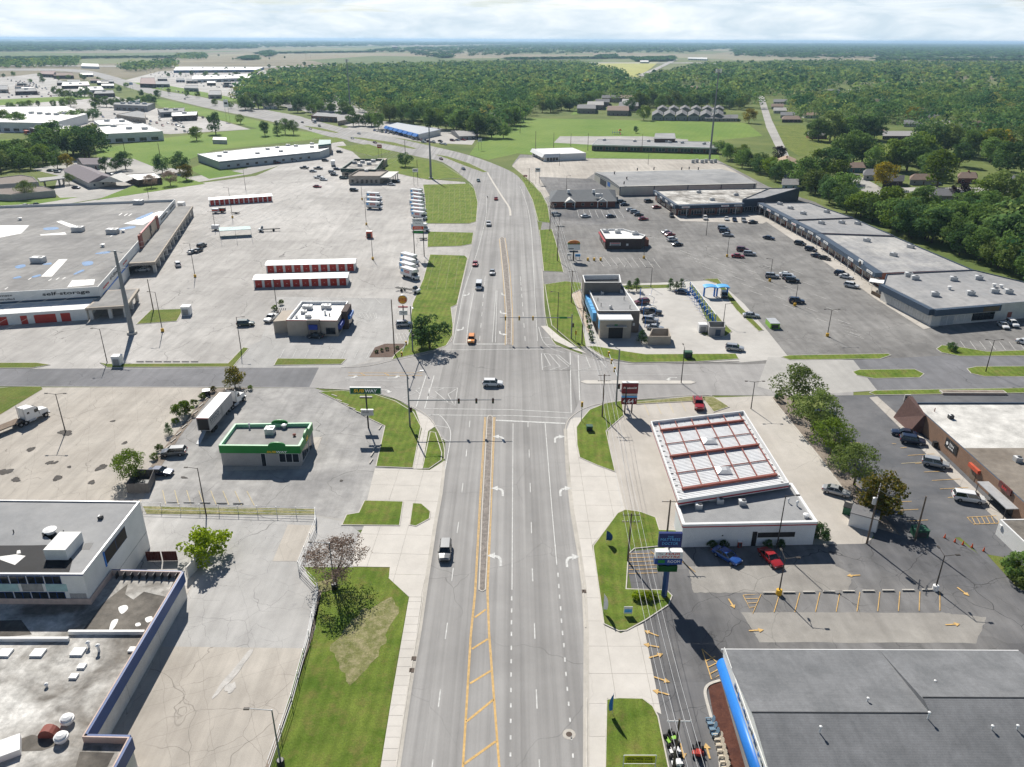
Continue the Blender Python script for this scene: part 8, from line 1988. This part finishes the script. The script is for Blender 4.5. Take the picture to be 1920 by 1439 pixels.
upole('a',(1262,1446),(1277,1349),'utility pole with white cross arm beside the yellow arrows');upole('b',(1177,1053),(1186,963),'double arm utility pole on the flag lawn',2);upole('c',(1129,782),(1132,702),'wooden utility pole on the corner lawn before the price sign',2);upole('d',(1091,646),(1089,577),'thin utility pole beside the car wash bed');upole('e',(1071,568),(1069,508),'utility pole on the verge at the car wash rear');upole('f',(1045,490),(1046,424),'utility pole at the sunset sign');upole('g',(1031,434),(1030,386),'utility pole at the clinic verge');upole('h',(992,346),(991,316),'utility pole on the upper verge')
upole('i',(1249,1018),(1254,938),'thin utility pole at the station store corner');upole('j',(1625,1020),(1652,913),'wooden utility pole with grey transformer beside the white shed',2,True,ang=R(60));upole('k',(1715,1014),(1744,931),'leaning plain utility pole by the green dumpster',0);upole('l',(740,664),(734,562),'dark thin utility pole at the mulch bed corner',0);upole('m',(288,584),(270,524),'short wooden pole on the small lawn diamond',0)
for i,(b,t)in enumerate((((168,111.5),(166,101)),((183,111),(181,99)),((293,122),(290,99)),((574,113),(573,91)),((583,111),(582,86)),((382,113),(382,94)),((1240,134),(1241,118)),((1305,104),(1306,76)),((905,113),(905,92)),((1127,180),(1128,150)),((1070,205),(1071,168)),((975,250),(975,187)),((1004,292),(1004,246)),((1038,278),(1037,249)),((1070,275),(1069,251)),((1102,283),(1102,250)),((1203,286),(1204,252)),((760,290),(759,262)),((783,332),(779,300)),((300,292),(298,268)),((235,289),(231,266)))):
 pole(b,t,0.22,0.14,'utility_pole','distant thin wooden pole far beyond the lots','pole',WOODP,'distant utility poles',5)
def wire(a,b,sag,lb,r=0.022):
 pts=[a.lerp(b,k/10)-Z*(sag*4*(k/10)*(1-k/10))for k in range(11)]
 tag(MB().path(pts,r,4).build('power_line',WIRE),lb,'wire','overhead power lines')
chain=['a','b','c','d','e','f','g','h']
nmz=dict(a='white arm',b='double arm',c='corner lawn',d='car wash bed',e='car wash rear',f='sunset sign',g='clinic verge',h='upper verge')
for k0,k1 in zip(chain[:-1],chain[1:]):
 for u in(-1.2,-0.5,0.5,1.2):
  (p0,h0,c0,s0),(p1,h1,c1,s1)=UP[k0],UP[k1]
  wire(p0+Vector((u*c0,u*s0,h0-0.05)),p1+Vector((u*c1,u*s1,h1-0.05)),0.8,'thin overhead wire between the %s and %s utility poles'%(nmz[k0],nmz[k1]))
p0,h0=UP['a'][:2]
for u in(-1.2,-0.5,0.5,1.2):wire(p0+Vector((u,0,h0-0.05)),p0+Vector((u+2,-45,h0-0.05)),0.8,'thin overhead wire running off from the white arm utility pole')
w1,w2=P(808,335),P(248,626);w0=w2+(w2-w1)*0.9
for u,z in((-2.2,22.2),(2.2,22.2),(-2.2,18),(2.2,18)):
 wire(w1+Vector((u,0,z+5)),w2+Vector((u,0,z+0.4)),5,'long sagging wire between the two steel power poles',0.025);wire(w2+Vector((u,0,z+0.4)),w0+Vector((u,0,z+0.4)),5,'sagging wire running off from the thick steel power pole over the red doors',0.025)
wire(UP['j'][0]+Z*(UP['j'][1]-0.5),UP['k'][0]+Z*(UP['k'][1]-0.3),1,'slack wire between the transformer pole and the plain pole')
# ---- signs
def panel(o,c,w,h,mat,d=0.35,name='sign_panel'):
 return MB().box((c.x,c.y,c.z-h/2),(w,d,h)).build(name,mat,o)
def put(o,c,body,w,h,mat,d=0.35,bold=0.0,shear=0.0):
 text(body,c-Vector((0,d/2,0)),w,h,X,Z,mat,o,'lettering',bold,shear,0.012)
s,p,h=pole((691,803),(684,735),0.17,0.15,'pylon_sign','tall green and white sandwich shop pylon sign on the lawn edge','sign',BLACKM)
c=p+Z*(h+0.3);pn=panel(s,c,6.3,1.45,TRIM_W);panel(s,c-Vector((0,0.16,0.05)),6.1,1.25,flatm('sign_green',(0.0,0.10,0.03),0.4),0.06)
put(s,c+Vector((-1.3,0,0)),'SUB',2.1,0.72,YELLOW,0.42,0.03,0.1);put(s,c+Vector((1.15,0,0)),'WAY',2.5,0.72,WHL,0.42,0.03,0.1)
panel(s,p+Z*(h-1.2),2.5,0.3,BLACKM,0.6);panel(s,p+Z*(h-4.6),2.5,1.3,SHEETMETAL);put(s,p+Z*(h-4.5)-X*0.3,'NOW HIRING',1.3,0.4,INK)
s,p,h=pole((757,600),(754,572),0.2,0.16,'pylon_sign','round burger restaurant pylon sign with red bar','sign',BRONZE)
c=p+Z*(h+1.6);MB().tube(c+Vector((0,0.2,0)),c-Vector((0,0.2,0)),1.35,n=20).build('sign_disc',SHEETMETAL,s);MB().tube(c-Vector((0,0.2,0)),c-Vector((0,0.24,0)),1.2,n=20).build('sign_ring',flatm('burger_yellow',(0.75,0.38,0.03)),s);panel(s,c-Vector((0,0.24,0)),2.0,0.95,REDL,0.1);put(s,c+Vector((0,-0.08,0.22)),'BURGER',1.7,0.36,YELLOW,0.45,0.03);put(s,c+Vector((0,-0.08,-0.22)),'KING',1.2,0.36,YELLOW,0.45,0.03)
panel(s,p+Z*(h-0.6),2.7,0.4,REDTRIM);panel(s,p+Z*(h-2.3),2.3,1.4,TRIM_W);put(s,p+Z*(h-2.3),'2 FOR 5',1.5,0.5,INK)
s=thing('pylon_sign',P(786,481),'tall two pole moving company sign, white and red with green band','sign');hh=HT(778,481,776,412);a,b_=P(777.5,481),P(795.5,481)
for q in(a,b_):MB().tube(q,q+Z*hh,0.16,n=8).build('pole',BRONZE,s)
c=(a+b_)/2+Z*(hh-1.6);panel(s,c,3.9,4.0,TRIM_W);put(s,c+Z*1.3,'U-HAUL',3.1,0.7,INK,bold=0.03);panel(s,c-Vector((0,0.05,1.4)),3.9,1.1,TRK_O,0.34);put(s,c-Vector((0,0.06,1.4)),'STORAGE',2.6,0.4,WHL,0.36);put(s,c+Z*0.2,'TRUCKS',2.2,0.5,SLATE);panel(s,c-Z*2.9,3.5,0.9,GREENB);panel(s,c-Z*2.45,3.5,0.3,TRIM_W)
s,p,h=pole((1075,489),(1075,470),0.25,0.25,'pylon_sign','arched sunset plaza sign in orange and green above white boards','sign',BLACKM)
c=p+Z*(h+1.2);panel(s,c,4.5,2.1,TRIM_W);panel(s,p+Z*(h-0.4),3.2,0.6,SLATE);f=Face(s,c-X*2.25,c+X*2.25);panel(s,c+Z*1.25,4.5,0.5,GREENB);arch(f,0.5,4.5,1.1,c.z+1.45,-0.15,0.18,'sign_arch',flatm('sunset_orange',(0.65,0.27,0.06)),s)
put(s,c+Z*1.9,'SUNSET',2.8,0.45,REDL,0.42,0.02);put(s,c+Z*1.3,'PLAZA',2.6,0.45,REDL,0.42,0.02);panel(s,c-Vector((1.1,0.03,0.55)),2.1,0.3,INK,0.34);put(s,c+Vector((-1.1,0,0.6)),'CAFE',1.4,0.3,SLATE)if False else None
s=thing('price_sign',P(1177,775),'dark red fuel price sign on two black legs','sign');a,b_=P(1171,777),P(1184,775);hh=6.6
for q in(a,b_):MB().box(q,(0.25,0.25,hh)).build('leg',BLACKM,s)
c=(a+b_)/2;DRED=M('dark_red_board',(0.17,0.012,0.02),0.4,0.05);
panel(s,c+Z*6.1,3.4,2.4,DRED,0.7);panel(s,c+Z*7.35,3.4,0.12,TRIM_W,0.75);put(s,c+Z*6.2,'FreedomOil',2.8,0.45,WHL,0.7,0.03,0.2);panel(s,c+Z*4.6,3.3,0.45,SHEETMETAL,0.6);panel(s,c+Z*4.1,3.3,0.35,SKYB,0.6);panel(s,c+Z*3.1,3.3,1.5,DRED,0.6);put(s,c+Vector((-0.2,0,3.1)),'4.64',2.3,1.05,WHL,0.6,0.02);put(s,c+Vector((1.35,0,3.35)),'9',0.25,0.5,WHL,0.6)
s,p,h=pole((1245,1119),(1252,1058),0.42,0.42,'pylon_sign','big navy and white three board shop pylon sign with green display','sign',NAVY,n=4)
dk=flatm('sign_navy',(0.008,0.02,0.13),0.4)
c1,c2,c3=(p+Z*z for z in(9.9,7.0,5.2))
panel(s,c1,3.2,2.3,dk,0.5);put(s,c1+Z*0.62,'THE',0.8,0.26,SKYB,0.5);put(s,c1+Z*0.15,'MATTRESS',2.7,0.46,SKYB,0.5);put(s,c1-Z*0.5,'DOCTOR',2.2,0.46,SKYB,0.5);MB().tube(c2+Z*1.2,c1,0.12,n=6).build('upper_post',BLACKM,s)
panel(s,c2+Z*0.55,3.8,1.1,TRIM_W,0.9);panel(s,c2-Z*0.55,3.8,1.0,BLUEP if False else flatm('sign_blue',(0.015,0.06,0.26),0.4),0.9);put(s,c2+Vector((-1.2,0,0.8)),'The',0.7,0.3,INK,0.9);put(s,c2+Vector((0.5,0,0.8)),'HAIR',2.1,0.36,REDL,0.9,0.02,0.2);put(s,c2+Vector((0,0,0.3)),'CENTRE',3.2,0.36,REDL,0.9,0.02,0.2);put(s,c2+Vector((0.75,0,-0.5)),'ROOM',1.7,0.45,WHL,0.9);panel(s,c2-Vector((1.0,0.02,0.5)),0.95,0.5,GREENB,0.9);panel(s,c3,2.7,0.95,flatm('display_green',(0.0,0.07,0.012),0.4),0.9)
s=thing('sale_banner',P(1198,1440),'yellow mattress sale banner on a white pipe frame in the lawn','banner');a,b_=P(1168,1441,0.12),P(1228,1441,0.12);hz=2.0
for q in(a,b_):MB().tube(q,q+Z*hz,0.05,n=6).build('post',TRIM_W,s)
MB().tube(a+Z*hz,b_+Z*hz,0.05,n=6).build('rail',TRIM_W,s);MB().tube(a+Z*0.7,b_+Z*0.7,0.04,n=6).build('rail',TRIM_W,s)
c=(a+b_)/2+Z*1.35;panel(s,c,3.3,1.1,flatm('banner_yellow',(0.62,0.62,0.02),0.6),0.03);put(s,c+Z*0.38,'ANNIVERSARY',2.6,0.18,INK,0.04);put(s,c+Z*0.08,'50%-70% OFF',2.8,0.28,INK,0.04,0.02);put(s,c-Z*0.32,'MATTRESS SALE!',2.9,0.26,INK,0.04)
s=thing('yard_sign',P(1177,1155),'small white and blue yard sign on the flag lawn','sign');c=P(1177,1155)+Z*1.0;panel(s,c,1.2,1.2,TRIM_W,0.06);panel(s,c-Vector((0,0.02,0.1)),1.0,0.55,SKYB,0.06)
for u in(-0.5,0.5):MB().tube(c+Vector((u,0,-1)),c+Vector((u,0,0)),0.03,n=5).build('post',SHEETMETAL,s)
def flag(px,h,w,mat,lb,lean):
 p=P(*px);s=thing('feather_flag',p,lb,'flag');MB().tube(p,p+Z*h,0.025,n=5).build('pole',SHEETMETAL,s);v=[]
 for k in range(9):u=k/8;v+=[(p.x,p.y,0.7+u*(h-0.7)),(p.x+lean*w*math.sin(math.pi*min(1,0.25+u*0.75))**0.7,p.y-0.15,0.7+u*(h-0.7))]
 MB().add(v,[(2*k,2*k+1,2*k+3,2*k+2)for k in range(8)]).build('sail',mat,s)
flag((1136,1020),2.6,1.0,NAVY,'navy teardrop flag on the lawn beside the apron',1);flag((1131,1150),3.4,0.6,TRIM_W,'white feather flag at the lawn kerb',1);flag((1148,1340),3.4,0.5,BLUEP,'blue and white feather flag on the banner lawn',-1)
for px,lb,w,h,z,m_ in(((1044,421),'dark clinic board sign on the verge corner',3.2,1.6,3.4,SLATE),((985,338),'small dark red sign on the upper verge',2.2,0.9,2.0,REDTRIM),((1008,345),'white pole sign with orange mark before the tan lot',2.8,2.2,6.5,TRIM_W),((713,298),'red restaurant board behind the green restaurant',3.0,2.2,7.0,REDTRIM),((780,349),'white bank board on the thin pole',3.0,1.8,7.5,TRIM_W),((428,228),'tall white plaza sign by the far highway',4.5,7.0,13,TRIM_W),((248,171),'blue highway board far along the road',5,3,9,BLUEP),((900,282),'white pole sign on the school side verge',2.8,2,6,TRIM_W),((1067,486),'low white board at the foot of the sunset sign',1.6,0.9,1.3,TRIM_W),((1083,487),'low blue board at the foot of the sunset sign',1.9,0.9,1.2,SKYB),((1692,784),'weathered board on the leaning bar pole',1.2,1.4,4.2,OFFWHITE)):
 p=P(*px);s=thing('board_sign',p,lb,'sign')
 for u in(-w*0.35,w*0.35):MB().tube(p+X*u,p+Vector((u,0,z)),0.08,n=5).build('post',BRONZE,s)
 pb=panel(s,p+Z*(z+h/2-0.1),w,h,m_,0.25);panel(s,p+Vector((0,-0.14,z+h/2)),w*0.7,h*0.25,INK if m_ in(TRIM_W,OFFWHITE,SKYB)else TRIM_W,0.03,'sign_mark')
# ---- sheds, bins, enclosures
def boxthing(name,px,size,rz,mat,lb,cat,lid=None):
 p=P(*px);o=thing(name,p,lb,cat);MB().box(p,size,rz).build('body',mat,o);MB().box(p+Z*size[2],(size[0]+0.1,size[1]+0.1,0.14),rz).build('lid',lid or mat,o)
 MB().box(p+Vector((0,-size[1]/2-0.02,0.15)),(size[0]*0.7,0.06,size[2]*0.7),rz).build('front_panel',GREYWALL if mat is TRIM_W else DARKMETAL,o);return o
DUMP=M('dumpster_green',(0.02,0.09,0.05),0.6)
for a in(('shed',(351,590),(2.4,2.2,2.5),0.1,TRIM_W,'white portable shed at the lawn diamond corner','shed'),('shed',(222,684),(2.0,1.8,2.3),0.0,TRIM_W,'white portable shed on the west lot verge','shed'),('shed',(341,390),(3.0,2.4,2.6),0.0,TRIM_W,'white portable shed behind the covered walk end','shed'),('shed',(1618,984),(4.2,3.0,2.4),R(-30),TRIM_W,'white storage shed below the transformer pole','shed',RF[0]),('dumpster',(1592,963),(2.0,1.6,1.4),R(-30),DUMP,'green dumpster beside the white storage shed','dumpster',BLACKM),('dumpster',(1723,1004),(2.2,1.6,1.3),0,DUMP,'green dumpster below the plain utility pole','dumpster'),('kiosk',(693,446),(2.2,2.0,2.6),0,TRK_O,'orange red lattice kiosk near the lot lamp','kiosk',TRIM_W),('transformer_box',(1105,808),(1.2,1.0,1.1),0,DUMP,'green utility box on the corner lawn','utility box'),('transformer_box',(1289,671),(2.0,1.4,1.6),0,DUMP,'green utility box with yellow posts on the verge','utility box'),('dumpster',(1448,612),(2.6,4.5,1.5),0,LIME,'lime green recycling container in the mall lot','dumpster',SHEETMETAL),('cabinet',(1316,622),(2.2,1.8,2.2),0,TRIM_W,'white tank cabinet beside the pump enclosure','cabinet'),('utility_box',(388,741),(1.5,1.3,1.1),0.3,BLACKM,'dark utility box on the kerb strip','utility box',SHEETMETAL),('bin',(1386,1025),(0.6,0.6,1.0),0,REDP,'red bin at the station store wall','bin',TRIM_W),('bin',(1752,838),(0.8,0.7,1.0),0,BLACKM,'black bin beside the bar building wall','bin')):boxthing(*a)
en=thing('bin_enclosure',P(265,915),'dark grey slatted bin enclosure with white bags inside','enclosure');A=[P(240,925),P(281,924),P(292,898),P(258,897)]
for i in range(4):
 a,c=A[i],A[(i+1)%4];n=max(3,int((c-a).length/0.6))
 for k in range(n):
  q=a.lerp(c,(k+0.5)/n);MB().box(q,((c-a).length/n-0.02,0.08,1.9),math.atan2(c.y-a.y,c.x-a.x)).build('board',M('grey_board',(0.15,0.14,0.135),0.8),en)
MB().box(P(270,915),(2.2,1.6,1.2)).build('bin',DARKMETAL,en)
cf=thing('carport',P(445,455),'open metal carport with teal sheet roof in the west lot','carport');A=[P(416,460),P(474,455),P(471,437),P(412,440)]
for q in A+[A[0].lerp(A[1],0.5),A[3].lerp(A[2],0.5)]:MB().tube(q,q+Z*2.7,0.07,n=5).build('post',TRIM_W,cf)
MB().prism([q for q in(A[3],A[2],A[2].lerp(A[1],0.35),A[3].lerp(A[0],0.35))],2.7,2.85).build('roof',M('teal_sheet',(0.10,0.24,0.25),0.5),cf)
def stop(px,rz,lb,gp,mat=KERB):
 p=P(*px);tag(MB().prism([p+Matrix.Rotation(rz,3,'Z')@Vector(v)for v in((-0.9,-0.1,0),(0.9,-0.1,0),(0.85,0.1,0),(-0.85,0.1,0))],0.1,0.24).build('wheel_stop',mat),lb,'wheel stop',gp)
for k in range(9):stop((1442+k*37.2,1113-k*0.7),0,'concrete wheel stop, %s from the yellow based lamp'%ORD[k],'wheel stops at the faded stalls')
for x,y,r in((627,743,-35),(636,752,-35),(648,759,-33),(661,767,-33),(674,775,-33),(686,781,-33)):stop((x,y),R(r),'concrete wheel stop along the green sign lawn','wheel stops along the sign lawn')
for x,y in((713,803),(702,841),(698,853),(696,866)):stop((x,y),R(80),'concrete wheel stop below the green pylon sign','wheel stops below the pylon sign')
for k in range(9):stop((388-k*10.5,748+k*13.2),R(80),'concrete wheel stop on the kerb strip, %s from the dark utility box'%ORD[k],'wheel stops along the kerb strip')
for k in range(5):stop((323+k*31,943+k*0.5),0,'grey wheel stop above the pipe fence','wheel stops above the pipe fence',GREYWALL)
for k in range(7):stop((263+k*17,679),0,'dark wheel stop along the west street verge','wheel stops on the west verge',DARKMETAL)
CONEM=flatm('cone_orange',(0.75,0.10,0.015),0.5)
for k,(x,y)in enumerate(((1771,1009),(1790,1017),(1805,1022),(1822,1027),(1844,1034))):
 p=P(x,y);o=thing('traffic_cone',p,'orange traffic cone along the kerb beside the mossy roofed building','cone','orange cones');MB().lathe(p,[(0.16,0.04),(0.04,0.75)],10).build('cone',CONEM,o);MB().box(p,(0.4,0.4,0.04)).build('base',BLACKM,o)
for k in range(3):p=P(1102+k*12,489);tag(MB().lathe(p,[(0.4,0),(0.42,0.5),(0.4,1.0)],12).build('barrel',YELP),'yellow barrel in the row beside the sunset sign','barrel','yellow barrels')
FP=[(268,958),(592,968),(592,990),(560,1070),(597,1108),(580,1200),(548,1320),(505,1445)]
fn=thing('pipe_fence',P(592,980),'white pipe rail fence around the pale concrete lot','fence')
for a,b_ in zip(FP[:-1],FP[1:]):
 a,b_=P(*a),P(*b_);n=max(1,int((b_-a).length/3.2))
 for k in range(n):q=a.lerp(b_,k/n);MB().tube(q,q+Z*1.7,0.045,n=5).build('post',SHEETMETAL,fn)
 for z in(0.35,1.0,1.65):MB().tube(a+Z*z,b_+Z*z,0.04,n=5).build('rail',TRIM_W,fn)
pg=thing('playground',P(1145,252),'orange and blue playground tower on the school field','playground');q=P(1148,252)
for k in range(4):MB().tube(q+X*(k*2),q+Vector((k*2,0,3)),0.12,n=5).build('post',BLUEP,pg)
MB().box(q+Vector((3,0,1.4)),(6,2,0.15)).build('deck',SLATE,pg);MB().add([q+Vector((5,-1,3)),q+Vector((8,-1,3)),q+Vector((8,1,3)),q+Vector((5,1,3)),q+Vector((6.5,0,4.4))],[(0,1,4),(1,2,4),(2,3,4),(3,0,4)]).build('roof',CONEM,pg);MB().tube(q+Vector((6.5,-1,1.5)),q+Vector((6.5,-4,0.2)),0.45,n=8).build('slide',CONEM,pg)
pn=thing('planter',P(1822,737),'long low concrete planter in the street verge by the bar','planter');a,b_=P(1765,739),P(1882,737)
for z,d in((0,0.0),):MB().box((a+b_)/2,((b_-a).length,1.6,0.5)).build('wall',KERB,pn);MB().box((a+b_)/2+Z*0.42,((b_-a).length-0.5,1.1,0.1)).build('soil',LEAF_DIRT,pn)
# ---- the air: an even thin haze
hz=MB().box((0,22000,-1),(90600,46800,91)).build('haze',M('haze_none',(1,1,1)))
hm=bpy.data.materials.new('haze_air');hm.use_nodes=True;t=NT(hm.node_tree);hm.node_tree.nodes.clear()
v=t.n('ShaderNodeVolumePrincipled');v.inputs['Color'].default_value=(0.50,0.74,1.0,1);v.inputs['Density'].default_value=0.00006;v.inputs['Anisotropy'].default_value=0.2
t.l(v.outputs[0],t.n('ShaderNodeOutputMaterial').inputs['Volume']);hz.data.materials.clear();hz.data.materials.append(hm);struct(hz,'stuff')
